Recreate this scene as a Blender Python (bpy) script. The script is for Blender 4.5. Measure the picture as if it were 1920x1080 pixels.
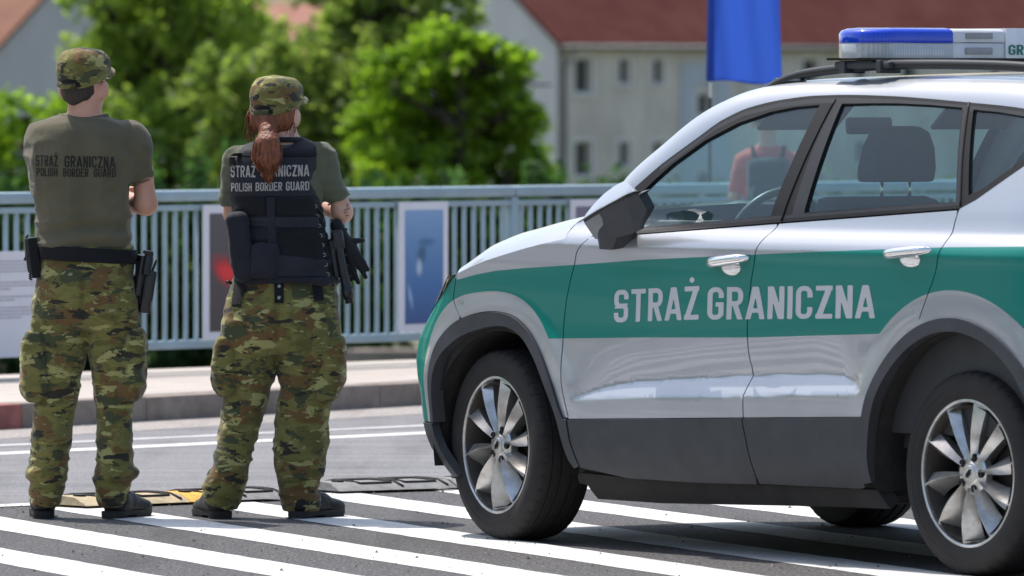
import bpy, bmesh, math, random
import numpy as np
from mathutils import Vector, Matrix
from mathutils.bvhtree import BVHTree
from mathutils.geometry import delaunay_2d_cdt

for _o in list(bpy.data.objects):
    bpy.data.objects.remove(_o)
SC = bpy.context.scene
COL = SC.collection
R = math.radians
random.seed(7)
RNG = np.random.default_rng(11)

# ------------------------------------------------------------------ camera
cam_d = bpy.data.cameras.new("camera")
cam = bpy.data.objects.new("camera", cam_d)
COL.objects.link(cam)
SC.camera = cam
cam_d.sensor_width = 36.0
cam_d.lens = 288.75
cam_d.clip_start = 0.5
cam_d.clip_end = 6000
cam.location = (0, 0, 1.58)
cam.rotation_euler = (R(90 - 1.3726), 0, 0)
cam_d.dof.use_dof = True
cam_d.dof.focus_distance = 29.3
cam_d.dof.aperture_fstop = 7.2

# ------------------------------------------------------------------ sky, sun, exposure
SUN_EL = 62.0
SUN_H = (-0.67, 0.742)                      # horizontal direction towards the sun
wd = bpy.data.worlds.new("World")
SC.world = wd
wd.use_nodes = True
_nt = wd.node_tree
_bg = _nt.nodes["Background"]
_sky = _nt.nodes.new("ShaderNodeTexSky")
_sky.sky_type = 'NISHITA'
_sky.sun_disc = False
_sky.sun_elevation = R(SUN_EL)
_sky.sun_rotation = math.atan2(SUN_H[0], SUN_H[1])
_sky.air_density = 1.2
_sky.dust_density = 2.5
_sky.ozone_density = 1.0
_nt.links.new(_sky.outputs[0], _bg.inputs[0])
_bg.inputs[1].default_value = 0.15
sun_d = bpy.data.lights.new("sun", 'SUN')
sun_d.energy = 3.8
sun_d.angle = R(0.53)
sun_d.color = (1.0, 0.955, 0.89)
sun = bpy.data.objects.new("sun", sun_d)
COL.objects.link(sun)
_sv = Vector((SUN_H[0] * math.cos(R(SUN_EL)), SUN_H[1] * math.cos(R(SUN_EL)), math.sin(R(SUN_EL))))
sun.rotation_euler = _sv.to_track_quat('Z', 'Y').to_euler()
SC.view_settings.view_transform = 'Standard'
SC.view_settings.look = 'None'
SC.view_settings.exposure = 0.45
SC.view_settings.gamma = 1.0
SC.render.engine = 'CYCLES'
SC.cycles.max_bounces = 8
SC.cycles.transparent_max_bounces = 16
SC.cycles.use_denoising = True
SC.cycles.caustics_reflective = False
SC.cycles.caustics_refractive = False

# ------------------------------------------------------------------ object helpers
def tag(o, label=None, cat=None, group=None, kind=None):
    if label: o["label"] = label
    if cat: o["category"] = cat
    if group: o["group"] = group
    if kind: o["kind"] = kind
    return o

def empty(name, loc=(0, 0, 0), rz=0.0, label=None, cat=None, group=None):
    o = bpy.data.objects.new(name, None)
    o.empty_display_size = 0.2
    COL.objects.link(o)
    o.location = loc
    o.rotation_euler = (0, 0, rz)
    return tag(o, label, cat, group)

def mesh(name, verts, faces, mats=None, parent=None, smooth=False, midx=None, vnormals=None, sharp=None):
    me = bpy.data.meshes.new(name)
    me.from_pydata([tuple(map(float, v)) for v in verts], [], [tuple(map(int, f)) for f in faces])
    if mats is not None:
        for m in (mats if isinstance(mats, (list, tuple)) else [mats]):
            me.materials.append(m)
    if midx is not None:
        me.polygons.foreach_set("material_index", np.asarray(midx, dtype=np.int32))
    if smooth:
        me.polygons.foreach_set("use_smooth", np.ones(len(me.polygons), dtype=bool))
        if sharp is not None:
            me.set_sharp_from_angle(angle=R(sharp))
    me.update()
    if vnormals is not None:
        me.normals_split_custom_set_from_vertices([tuple(map(float, n)) for n in vnormals])
    o = bpy.data.objects.new(name, me)
    COL.objects.link(o)
    if parent is not None:
        o.parent = parent
    return o

def bm_obj(name, bm, mats=None, parent=None, smooth=False, sharp=35):
    bmesh.ops.recalc_face_normals(bm, faces=bm.faces)
    me = bpy.data.meshes.new(name)
    bm.to_mesh(me)
    bm.free()
    for m in (mats if isinstance(mats, (list, tuple)) else [mats]):
        if m is not None: me.materials.append(m)
    if smooth:
        me.polygons.foreach_set("use_smooth", np.ones(len(me.polygons), dtype=bool))
        me.set_sharp_from_angle(angle=R(sharp))
    me.update()
    o = bpy.data.objects.new(name, me)
    COL.objects.link(o)
    if parent is not None: o.parent = parent
    return o

def bx(bm, c, s, rot=None, mi=0, bevel=0.0):
    m = Matrix.Translation(c) @ (rot.to_4x4() if rot is not None else Matrix.Identity(4)) @ Matrix.Diagonal((s[0], s[1], s[2], 1))
    r = bmesh.ops.create_cube(bm, size=1.0, matrix=m)
    fs = set(f for v in r['verts'] for f in v.link_faces)
    if bevel > 0:
        es = list(set(e for v in r['verts'] for e in v.link_edges))
        rb = bmesh.ops.bevel(bm, geom=es, offset=bevel, segments=2, affect='EDGES', profile=0.6)
        fs = set(f for v in rb['verts'] for f in v.link_faces) | set(rb['faces'])
    for f in fs:
        if f.is_valid: f.material_index = mi

def prism(bm, poly, d0, d1, mapf, mi=0):
    """poly: 2D points; mapf(p, d) -> 3D; extrude from d0 to d1"""
    a = [bm.verts.new(mapf(p, d0)) for p in poly]
    b = [bm.verts.new(mapf(p, d1)) for p in poly]
    fs = [bm.faces.new(a), bm.faces.new(b[::-1])]
    n = len(poly)
    for i in range(n):
        fs.append(bm.faces.new((a[i], b[i], b[(i + 1) % n], a[(i + 1) % n])))
    for f in fs: f.material_index = mi
    return fs

def tube_arrays(pts, rad, n=8, squash=1.0, caps=True):
    pts = np.asarray(pts, float)
    k = len(pts)
    rad = np.broadcast_to(np.asarray(rad, float), (k,))
    V, Fc = [], []
    t = np.gradient(pts, axis=0)
    t /= np.linalg.norm(t, axis=1)[:, None] + 1e-12
    ref = np.array([0, 0, 1.0]) if abs(t[0][2]) < 0.9 else np.array([0, 1.0, 0])
    for i in range(k):
        u = np.cross(ref, t[i]); u /= np.linalg.norm(u) + 1e-12
        w = np.cross(t[i], u)
        ref = w
        for j in range(n):
            a = 2 * math.pi * j / n
            V.append(pts[i] + rad[i] * (math.cos(a) * u + squash * math.sin(a) * w))
    for i in range(k - 1):
        for j in range(n):
            j2 = (j + 1) % n
            Fc.append((i * n + j, i * n + j2, (i + 1) * n + j2, (i + 1) * n + j))
    if caps:
        Fc.append(tuple(range(n))[::-1])
        Fc.append(tuple((k - 1) * n + j for j in range(n)))
    return V, Fc

def join_arrays(parts):
    V, Fc = [], []
    for v, f in parts:
        o = len(V)
        V.extend(v)
        Fc.extend(tuple(i + o for i in q) for q in f)
    return V, Fc

def tube(name, pts, rad, mat, parent=None, n=8, squash=1.0):
    v, f = tube_arrays(pts, rad, n, squash)
    return mesh(name, v, f, mat, parent, smooth=True, sharp=50)

def catmull(pts, n=6, closed=False):
    P = np.asarray(pts, float)
    if closed: Q = np.vstack([P[-1], P, P[0], P[1]])
    else: Q = np.vstack([2 * P[0] - P[1], P, 2 * P[-1] - P[-2]])
    out = []
    for i in range(1, len(Q) - 2):
        p0, p1, p2, p3 = Q[i - 1], Q[i], Q[i + 1], Q[i + 2]
        for j in range(n):
            t = j / n
            out.append(0.5 * (2 * p1 + (p2 - p0) * t + (2 * p0 - 5 * p1 + 4 * p2 - p3) * t * t + (3 * p1 - p0 - 3 * p2 + p3) * t ** 3))
    if not closed: out.append(P[-1])
    return np.array(out)

def densify(pts, step, closed=False):
    P = [np.asarray(p, float) for p in pts]
    if closed: P = P + [P[0]]
    out = []
    for a, b in zip(P[:-1], P[1:]):
        k = max(1, int(np.linalg.norm(b - a) / step))
        out += [a + (b - a) * i / k for i in range(k)]
    if not closed: out.append(P[-1])
    return np.array(out)

def mono(xs, ys):
    xs = np.array(xs, float); ys = np.array(ys, float)
    h = np.diff(xs); d = np.diff(ys) / h; m = np.zeros(len(xs))
    for i in range(1, len(xs) - 1):
        if d[i - 1] * d[i] > 0:
            w1 = 2 * h[i] + h[i - 1]; w2 = h[i] + 2 * h[i - 1]
            m[i] = (w1 + w2) / (w1 / d[i - 1] + w2 / d[i])
    m[0] = d[0]; m[-1] = d[-1]
    def f(x):
        x = np.clip(np.asarray(x, float), xs[0], xs[-1])
        i = np.clip(np.searchsorted(xs, x) - 1, 0, len(xs) - 2)
        t = (x - xs[i]) / h[i]
        return ((1 + 2 * t) * (1 - t) ** 2 * ys[i] + t * (1 - t) ** 2 * h[i] * m[i]
                + t * t * (3 - 2 * t) * ys[i + 1] + t * t * (t - 1) * h[i] * m[i + 1])
    return f

def inpoly(px, py, poly):
    px = np.asarray(px); py = np.asarray(py)
    c = np.zeros(px.shape, bool)
    P = np.asarray(poly)
    x0, y0 = P[:, 0], P[:, 1]
    x1, y1 = np.roll(x0, -1), np.roll(y0, -1)
    for a, b, d, e in zip(x0, y0, x1, y1):
        if b == e: continue
        c ^= ((b > py) != (e > py)) & (px < (d - a) * (py - b) / (e - b) + a)
    return c

def interp(pts, x):
    P = np.asarray(pts, float)
    return np.interp(x, P[:, 0], P[:, 1])

# ------------------------------------------------------------------ material helpers
class NT:
    def __init__(s, name):
        s.m = bpy.data.materials.new(name)
        s.m.use_nodes = True
        s.t = s.m.node_tree
        s.b = s.t.nodes["Principled BSDF"]
        s.out = s.t.nodes["Material Output"]
    def n(s, typ, **kw):
        nd = s.t.nodes.new(typ)
        for k, v in kw.items():
            if k.startswith("i_"):
                key = k[2:]
                nd.inputs[int(key) if key.isdigit() else key.replace("_", " ")].default_value = v
            else: setattr(nd, k, v)
        return nd
    def l(s, a, b): s.t.links.new(a, b)
    def coord(s, scale=(1, 1, 1), rot=(0, 0, 0), src="Object", loc=(0, 0, 0)):
        tc = s.n("ShaderNodeTexCoord"); mp = s.n("ShaderNodeMapping")
        mp.inputs["Scale"].default_value = scale; mp.inputs["Rotation"].default_value = rot; mp.inputs["Location"].default_value = loc
        s.l(tc.outputs[src], mp.inputs[0]); return mp.outputs[0]
    def noise(s, vec, scale, detail=3, rough=0.5, dist=0.0):
        nd = s.n("ShaderNodeTexNoise"); nd.inputs["Scale"].default_value = scale; nd.inputs["Detail"].default_value = detail
        nd.inputs["Roughness"].default_value = rough; nd.inputs["Distortion"].default_value = dist
        if vec is not None: s.l(vec, nd.inputs["Vector"])
        return nd.outputs["Fac"]
    def ramp(s, fac, stops, interp='LINEAR'):
        nd = s.n("ShaderNodeValToRGB"); cr = nd.color_ramp; cr.interpolation = interp
        while len(cr.elements) < len(stops): cr.elements.new(0.5)
        for e, (p, c) in zip(cr.elements, stops):
            e.position = p; e.color = (c, c, c, 1) if isinstance(c, (int, float)) else (*c, 1)
        s.l(fac, nd.inputs[0]); return nd.outputs[0]
    def mix(s, fac, a, b, mode='MIX'):
        nd = s.n("ShaderNodeMix"); nd.data_type = 'RGBA'; nd.blend_type = mode
        for inp, v in ((nd.inputs[0], fac), (nd.inputs[6], a), (nd.inputs[7], b)):
            if isinstance(v, (int, float)): inp.default_value = v
            elif isinstance(v, tuple): inp.default_value = (*v, 1) if len(v) == 3 else v
            else: s.l(v, inp)
        return nd.outputs[2]
    def math(s, op, a, b=None):
        nd = s.n("ShaderNodeMath"); nd.operation = op
        for inp, v in zip(nd.inputs, (a, b)):
            if v is None: continue
            if isinstance(v, (int, float)): inp.default_value = v
            else: s.l(v, inp)
        return nd.outputs[0]
    def bump(s, h, strength=0.3, dist=0.01):
        nd = s.n("ShaderNodeBump"); nd.inputs["Strength"].default_value = strength; nd.inputs["Distance"].default_value = dist
        s.l(h, nd.inputs["Height"]); s.l(nd.outputs[0], s.b.inputs["Normal"]); return nd
    def set(s, **kw):
        for k, v in kw.items():
            inp = s.b.inputs[k.replace("_", " ")]
            if isinstance(v, tuple): inp.default_value = (*v, 1) if len(v) == 3 else v
            elif isinstance(v, (int, float)): inp.default_value = v
            else: s.l(v, inp)
        return s

def pbr(name, col, rough=0.5, metal=0.0, coat=0.0, var=0.12, vscale=6.0, bump=0.0, bscale=60.0, spec=0.5):
    t = NT(name)
    vec = t.coord()
    f = t.noise(vec, vscale, 4, 0.6)
    lo = tuple(c * (1 - var) for c in col); hi = tuple(min(1, c * (1 + var)) for c in col)
    t.set(Base_Color=t.ramp(f, [(0.3, lo), (0.7, hi)]), Roughness=rough, Metallic=metal, Coat_Weight=coat, Coat_Roughness=0.04)
    t.b.inputs["Specular IOR Level"].default_value = spec
    if bump > 0: t.bump(t.noise(vec, bscale, 3, 0.6), bump, 0.01)
    return t.m
# ================================================================== SETTING
def asphalt(name, base, fleck, grain, dusty=0.0):
    t = NT(name)
    v = t.coord()
    big = t.noise(v, 0.7, 5, 0.6)
    fine = t.noise(v, grain, 2, 0.7)
    vo = t.n("ShaderNodeTexVoronoi"); vo.inputs["Scale"].default_value = grain * 0.9
    t.l(v, vo.inputs["Vector"])
    c = t.ramp(fine, [(0.34, tuple(x * 0.30 for x in base)), (0.50, base), (0.66, tuple(min(1, x * 2.2) for x in base))])
    c = t.mix(t.ramp(vo.outputs["Distance"], [(0.0, 1.0), (0.14, 1.0), (0.2, 0.0)]), c, fleck)
    c = t.mix(t.math('MULTIPLY', t.ramp(big, [(0.35, 0.0), (0.7, 1.0)]), 0.35), c, tuple(x * 1.5 for x in base))
    st = t.noise(t.coord(scale=(3.2, 0.35, 1), rot=(0, 0, R(21))), 0.9, 4, 0.65)
    c = t.mix(t.math('MULTIPLY', t.ramp(st, [(0.50, 0.0), (0.66, 1.0)]), 0.45), c, tuple(x * 0.45 for x in base))
    if dusty:
        vs = t.coord(scale=(0.35, 0.35, 1), rot=(0, 0, R(-52)))
        stre = t.noise(t.coord(scale=(0.25, 4.0, 1), rot=(0, 0, R(-50))), 1.2, 4, 0.6)
        c = t.mix(t.math('MULTIPLY', t.ramp(stre, [(0.4, 0.0), (0.65, 1.0)]), dusty), c, (0.30, 0.28, 0.27))
    t.set(Base_Color=c, Roughness=0.85)
    t.b.inputs["Specular IOR Level"].default_value = 0.3
    t.bump(fine, 0.5, 0.004)
    return t.m

M_asph = asphalt("asphalt_coarse", (0.060, 0.058, 0.060), (0.40, 0.39, 0.38), 70)
M_asph2 = asphalt("asphalt_carriageway", (0.135, 0.134, 0.140), (0.26, 0.26, 0.26), 120, 0.35)
M_dust = asphalt("dusty_gutter_asphalt", (0.25, 0.225, 0.205), (0.34, 0.32, 0.30), 90, 0.5)

def paint_mat():
    t = NT("road_paint_white")
    v = t.coord()
    wear = t.noise(v, 26, 6, 0.75)
    wear2 = t.noise(v, 4.0, 4, 0.6)
    w = t.math('ADD', t.math('MULTIPLY', wear, 0.75), t.math('MULTIPLY', wear2, 0.4))
    c = t.ramp(w, [(0.400, (0.13, 0.127, 0.125)), (0.445, (0.40, 0.39, 0.38)), (0.53, (0.56, 0.555, 0.545)), (0.75, (0.66, 0.655, 0.65))])
    t.set(Base_Color=c, Roughness=0.75)
    t.bump(t.noise(v, 90, 3, 0.7), 0.35, 0.003)
    return t.m
M_white = paint_mat()

def slab_mat():
    t = NT("pavement_slabs")
    v = t.coord(rot=(0, 0, R(-54)))
    br = t.n("ShaderNodeTexBrick"); t.l(v, br.inputs["Vector"])
    br.inputs["Scale"].default_value = 1.0
    br.inputs["Brick Width"].default_value = 0.5; br.inputs["Row Height"].default_value = 0.35
    br.inputs["Mortar Size"].default_value = 0.006
    br.inputs["Color1"].default_value = (0.40, 0.35, 0.31, 1); br.inputs["Color2"].default_value = (0.45, 0.40, 0.355, 1)
    br.inputs["Mortar"].default_value = (0.2, 0.18, 0.16, 1)
    f = t.noise(t.coord(), 3, 5, 0.65)
    c = t.mix(t.ramp(f, [(0.35, 0.0), (0.75, 0.35)]), br.outputs[0], (0.27, 0.235, 0.21))
    t.set(Base_Color=c, Roughness=0.85); return t.m
M_slab = slab_mat()
def kerb_mat():
    t = NT("kerb_concrete")
    v = t.coord()
    f = t.noise(v, 5, 6, 0.7)
    c = t.ramp(f, [(0.25, (0.15, 0.115, 0.095)), (0.5, (0.24, 0.195, 0.165)), (0.75, (0.33, 0.285, 0.25))])
    t.set(Base_Color=c, Roughness=0.9); t.bump(t.noise(v, 60, 3, 0.6), 0.4, 0.005); return t.m
M_kerb = kerb_mat()
M_kerbred = pbr("kerb_faded_red_paint", (0.30, 0.10, 0.085), 0.85, var=0.35, vscale=7, bump=0.3)

def ground_mat():
    t = NT("far_bank_grass")
    v = t.coord()
    f = t.noise(v, 0.35, 6, 0.65)
    c = t.ramp(f, [(0.3, (0.06, 0.07, 0.03)), (0.5, (0.10, 0.11, 0.05)), (0.7, (0.20, 0.17, 0.12))])
    t.set(Base_Color=c, Roughness=0.95); return t.m

def sheet(name, poly, z, mat, kind='structure'):
    o = mesh(name, [(x, y, z) for x, y in poly], [tuple(range(len(poly)))], mat)
    tag(o, kind=kind)
    return o

def ld(p, ang, s, off=0.0):
    """a point s metres along a line through p with heading ang, off metres to its left"""
    a = R(ang)
    return (p[0] + s * math.cos(a) - off * math.sin(a), p[1] + s * math.sin(a) + off * math.cos(a))

def bend(p, ang, s, off=0.0, lim=9.0):
    """the same, but past lim metres the line turns to run parallel with the railing"""
    c = max(-lim, min(lim, s))
    q = ld(p, ang, c, off)
    return q if c == s else ld(q, 49.0, s - c)
def band(p, ang, off, q, bng, off2, far=120.0):
    S = [-far, -9, 9, far]
    return [bend(p, ang, s, off) for s in S] + [bend(q, bng, s, off2) for s in S[::-1]]

KP, KA = (-1.44, 39.72), 57.0        # kerb face line
RP, RA = (-2.60, 41.80), 49.0        # railing line
EP, EA = (-1.94, 31.15), 43.5        # white edge line beside the rubber bumps
BIG = 240.0

tag(mesh("ground", [(-3000, -1500, -4.6), (3000, -1500, -4.6), (3000, 4000, -4.6), (-3000, 4000, -4.6)], [(0, 1, 2, 3)], ground_mat()), kind='structure')
# the deck the road lies on: a slab whose far side is the railing line, dropping to the lower bank
_dk = [ld(RP, RA, -BIG, 0.35), ld(RP, RA, BIG, 0.35), ld(RP, RA, BIG, -300), ld(RP, RA, -BIG, -300)]
bm = bmesh.new()
prism(bm, _dk, -5.2, 0.0, lambda p, d: (p[0], p[1], d))
tag(bm_obj("road", bm, M_asph), kind='structure')
# carriageway beyond the edge line, then the dusty gutter by the kerb
sheet("carriageway", band(EP, EA, 0, KP, KA, 0.02), 0.0015, M_asph2)
sheet("gutter", band(KP, KA, -0.62, KP, KA, 0.02), 0.003, M_dust)
# pavement with a kerb of stones
bm = bmesh.new()
prism(bm, band(KP, KA, 0.15, RP, RA, 0.34), -0.05, 0.12, lambda p, d: (p[0], p[1], d))
tag(bm_obj("pavement", bm, M_slab), kind='structure')
bm = bmesh.new()
for k in range(-9, 9):
    s0, s1 = k * 1.0 + 0.44 + 0.0015, k * 1.0 + 1.44 - 0.0015
    mi = 1 if s1 < -0.9 else 0
    if s1 > 9: continue
    c = ld(KP, KA, (s0 + s1) / 2, 0.075)
    bx(bm, (c[0], c[1], 0.025 + random.uniform(-.003, .003)), (s1 - s0, 0.146, 0.19), Matrix.Rotation(R(KA), 3, 'Z'), mi, 0.008)
tag(bm_obj("kerb", bm, [M_kerb, M_kerbred], smooth=True), kind='structure')

# painted markings, each a sheet on the asphalt
def strip(name, p, ang, s0, s1, w, z):
    n = max(2, int((s1 - s0) / 0.12))
    V, Fc = [], []
    for i in range(n + 1):
        s = s0 + (s1 - s0) * i / n
        e0, e1 = random.uniform(-.006, .006), random.uniform(-.006, .006)
        V += [(*ld(p, ang, s, e0), z), (*ld(p, ang, s, w + e1), z)]
        if i: Fc.append((2 * i - 2, 2 * i, 2 * i + 1, 2 * i - 1))
    return tag(mesh(name, V, Fc, M_white), kind='structure')
SA = -69.3
sd = (math.cos(R(SA)), math.sin(R(SA))); sn = (-sd[1], sd[0])
def edge_hit(off):
    """where a stripe edge at this offset meets the edge line"""
    a = R(EA); n = (-math.sin(a), math.cos(a))
    p = (sn[0] * off, sn[1] * off)
    t = ((EP[0] - p[0]) * n[0] + (EP[1] - p[1]) * n[1]) / (sd[0] * n[0] + sd[1] * n[1])
    return t
for k in range(-3, 14):
    o0 = 8.10 + 0.616 * k
    o1 = o0 + 0.275
    t0, t1 = edge_hit(o0), edge_hit(o1)
    n = 110
    V, Fc = [], []
    for i in range(n + 1):
        f = i / n
        e0, e1 = random.uniform(-.005, .005), random.uniform(-.005, .005)
        ta, tb = t0 + 14 * f, t1 + 14 * f
        V += [(sn[0] * (o0 + e0) + sd[0] * ta, sn[1] * (o0 + e0) + sd[1] * ta, 0.0016), (sn[0] * (o1 + e1) + sd[0] * tb, sn[1] * (o1 + e1) + sd[1] * tb, 0.0016)]
        if i: Fc.append((2 * i - 2, 2 * i, 2 * i + 1, 2 * i - 1))
    tag(mesh("hatching_stripe", V, Fc, M_white), kind='structure')
strip("edge_line", EP, EA, -12, 12, 0.15, 0.0032)
strip("lane_line", (-1.63, 36.32), 49.7, -14, 20, 0.17, 0.0032)
strip("thin_lane_line", (-1.98, 36.85), 49.6, -14, 20, 0.075, 0.0032)

# rubber speed-bump modules along the edge line
M_rub = pbr("worn_grey_rubber", (0.20, 0.195, 0.19), 0.85, var=0.3, vscale=20, bump=0.4, bscale=120)
M_rubg = pbr("rubber_groove", (0.02, 0.02, 0.02), 0.9)
M_yel = pbr("worn_yellow_rubber", (0.62, 0.32, 0.045), 0.8, var=0.4, vscale=14, bump=0.4, bscale=120)
M_yelp = pbr("scuffed_pale_yellow", (0.40, 0.32, 0.20), 0.85, var=0.35, vscale=18, bump=0.4, bscale=120)
def bump_module(p, ang, length, mats, label):
    e = empty("speed_bump", (*p, 0.0), R(ang), label, "speed bump", "rubber speed bump modules on the road edge")
    w, h = 0.34, 0.036
    prof = [(-w / 2, 0.003), (-w * .44, .013), (-w * .28, h * .9), (-w * .1, h), (w * .1, h), (w * .28, h * .9), (w * .44, .013), (w / 2, .003)]
    V, Fc, mi = [], [], []
    n = 16
    for i in range(n + 1):
        x = length * i / n
        for y, z in prof: V.append((x, y, z + 0.008))
    m = len(prof)
    for i in range(n):
        for j in range(m - 1):
            Fc.append((i * m + j, (i + 1) * m + j, (i + 1) * m + j + 1, i * m + j + 1))
            mi.append(0 if (i / n) < mats[2] else 1)
    Fc += [tuple(range(m)), tuple(n * m + j for j in range(m))[::-1]]; mi += [0, 1]
    mesh("ramp_body", V, Fc, [mats[0], mats[1]], e, smooth=True, midx=mi, sharp=50)
    # moulded groove outlines: thin dark strips a little proud of the ramp
    def hz(y): return float(interp(prof, y)) + 0.0095
    gv = []
    def groove(pts, r=0.006):
        gv.append(tube_arrays([(x, y, hz(y)) for x, y in densify(pts, 0.03)], r, 6))
    k = length
    for x0 in (0.24 * k, 0.62 * k):
        groove([(x0, -.11), (x0 + .26 * k, -.11), (x0 + .18 * k, .0), (x0 - .08 * k, .0), (x0, -.11)])
        groove([(x0 + .02 * k, .03), (x0 + .24 * k, .03), (x0 + .16 * k, .11), (x0 - .04 * k, .11), (x0 + .02 * k, .03)])
    groove([(.56 * k, -.15), (.47 * k, .13)])
    groove([(.94 * k, -.15), (.87 * k, .13)])
    v, f = join_arrays(gv)
    mesh("tread_grooves", v, f, M_rubg, e, smooth=True)
    bm = bmesh.new()
    a = [(0.025 * math.cos(t), 0.025 * math.sin(t)) for t in np.linspace(0, 2 * math.pi, 17)[:-1]]
    prism(bm, [(0.12 * k + x, -0.05 + y) for x, y in a], h * .95, h + 0.013, lambda q, d: (q[0], q[1], d))
    bm_obj("fixing_bolt", bm, M_rubg, e)
    return e
_q = lambda s, off=-0.05: ld(EP, EA, s, off)
bump_module((-1.72, 31.16), 40, 0.50, (M_yelp, M_yelp, 1.0), "scuffed pale yellow rubber speed bump between the man's shoes")
bump_module((-1.335, 31.484), 40, 0.50, (M_yel, M_rub, 0.42), "half yellow half grey speed bump right of the man's boot")
bump_module((-0.77, 32.32), 33, 0.55, (M_rub, M_rub, 1.0), "plain grey rubber speed bump between the woman and the front wheel")
bump_module((-0.30, 32.63), 33, 0.55, (M_rub, M_rub, 1.0), "grey rubber speed bump partly hidden behind the front wheel")

# ------------------------------------------------------------------ railing
M_rail = pbr("railing_blue_grey_paint", (0.30, 0.40, 0.455), 0.45, 0.0, 0.15, var=0.10, vscale=5, bump=0.05)
def rail_section(s0, s1, label):
    p = ld(RP, RA, s0)
    e = empty("railing_section", (*p, 0.12), R(RA), label, "railing", "railing sections along the pavement edge")
    L = s1 - s0
    bm = bmesh.new()
    bx(bm, (L / 2, 0, 0.945 - 0.03), (L, 0.075, 0.06), None, 0, 0.022)
    bm_obj("top_rail", bm, M_rail, e, True)
    bm = bmesh.new()
    bx(bm, (L / 2, 0, 0.14), (L, 0.05, 0.045), None, 0, 0.006)
    bx(bm, (L / 2, 0, 0.852), (L, 0.045, 0.03), None, 0, 0.005)
    bm_obj("bottom_rail", bm, M_rail, e, True)
    bm = bmesh.new()
    bx(bm, (0.0, 0.0, 0.445), (0.055, 0.055, 0.88), None, 0, 0.006)
    bx(bm, (0.0, 0.0, 0.012), (0.14, 0.14, 0.024), None, 0, 0.004)
    bm_obj("post", bm, M_rail, e, True)
    n = int(round(L / 0.0786))
    bm = bmesh.new()
    bx(bm, (0, 0, 0.5), (0.023, 0.018, 0.70), None, 0, 0.003)
    first = bm_obj("baluster", bm, M_rail, e, True)
    for i in range(1, n):
        o = first if i == 1 else first.copy()
        if i > 1: COL.objects.link(o); o.parent = e
        o.location = (i * L / n, 0, 0)
    return e
_secl = ["railing section at the far left edge beyond the sheet of text",
         "railing section behind the man with the bearded text board hung on it",
         "railing section between the man and the woman holding the red glow picture",
         "railing section right of the woman, with the blue water picture hung on it",
         "railing section whose left post stands above the car bonnet",
         "railing section seen through the front door glass of the car",
         "railing section seen through the rear door glass of the car",
         "railing section behind the rear of the car"]
_secl[1] = "railing section behind the man, with the white text sheet hung on it"
_secl[2] = "railing section between the two guards, holding the red glow picture"
for i, k in enumerate(range(-2, 6)):
    pass
_bounds = [-2.64, -0.44, 1.76, 3.96, 6.16, 8.36, 10.56, 12.76]
_labs = [_secl[1], _secl[2], _secl[3], _secl[4], _secl[5], _secl[6], _secl[7]]
for a, b, lb in zip(_bounds[:-1], _bounds[1:], _labs): rail_section(a, b, lb)

# ------------------------------------------------------------------ pictures hung on the railing
M_board = pbr("board_white_print", (0.74, 0.73, 0.78), 0.5, var=0.03)
def pic_mat(name, stops, blobs):
    """a printed photograph: vertical gradient plus soft shapes (x, z, rx, rz, colour, strength, noise)"""
    t = NT(name)
    tc = t.n("ShaderNodeTexCoord"); sp = t.n("ShaderNodeSeparateXYZ"); t.l(tc.outputs["Generated"], sp.inputs[0])
    c = t.ramp(sp.outputs[2], stops)
    for (x, z, rx, rz, rot, col, nz) in blobs:
        mp = t.n("ShaderNodeMapping"); mp.vector_type = 'TEXTURE'
        mp.inputs["Location"].default_value = (x, 0.5, z); mp.inputs["Rotation"].default_value = (0, R(rot), 0)
        mp.inputs["Scale"].default_value = (rx, 100, rz)
        t.l(tc.outputs["Generated"], mp.inputs[0])
        ln = t.n("ShaderNodeVectorMath"); ln.operation = 'LENGTH'; t.l(mp.outputs[0], ln.inputs[0])
        d = ln.outputs["Value"]
        nn = t.noise(tc.outputs["Generated"], 7, 5, 0.7)
        d = t.math('ADD', d, t.math('MULTIPLY', t.math('SUBTRACT', nn, 0.5), nz))
        c = t.mix(t.ramp(d, [(0.35, 1.0), (1.0, 0.0)]), c, col)
    t.set(Base_Color=c, Roughness=0.35); return t.m
def picture(s0, w, z0, z1, mat, label, border=0.045, name="picture_board", cat="picture"):
    p = ld(RP, RA, s0, -0.045)
    e = empty(name, (*p, 0), R(RA), label, cat, "picture boards hung on the railing")
    bm = bmesh.new()
    bx(bm, (w / 2, 0, (z0 + z1) / 2), (w, 0.012, z1 - z0), None, 0, 0.002)
    bm_obj("white_border", bm, M_board, e)
    if mat is not None:
        bm = bmesh.new()
        bx(bm, (w / 2, -0.0085, (z0 + z1) / 2), (w - 2 * border, 0.004, z1 - z0 - 2 * border))
        bm_obj("print", bm, mat, e)
    return e
def at_u(u):   # distance along the railing for a sight line
    k = (u - 960) / 15400.0
    c, s = math.cos(R(RA)), math.sin(R(RA))
    return (k * RP[1] - RP[0]) / (c - k * s)
M_red = pic_mat("print_dark_red_glow", [(0.0, (0.07, 0.05, 0.055)), (0.5, (0.085, 0.07, 0.075)), (1.0, (0.11, 0.095, 0.11))],
                [(0.30, 0.49, 0.34, 0.15, 20, (0.45, 0.012, 0.02), 0.9), (0.26, 0.50, 0.20, 0.10, 10, (0.75, 0.03, 0.04), 0.6)])
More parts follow.
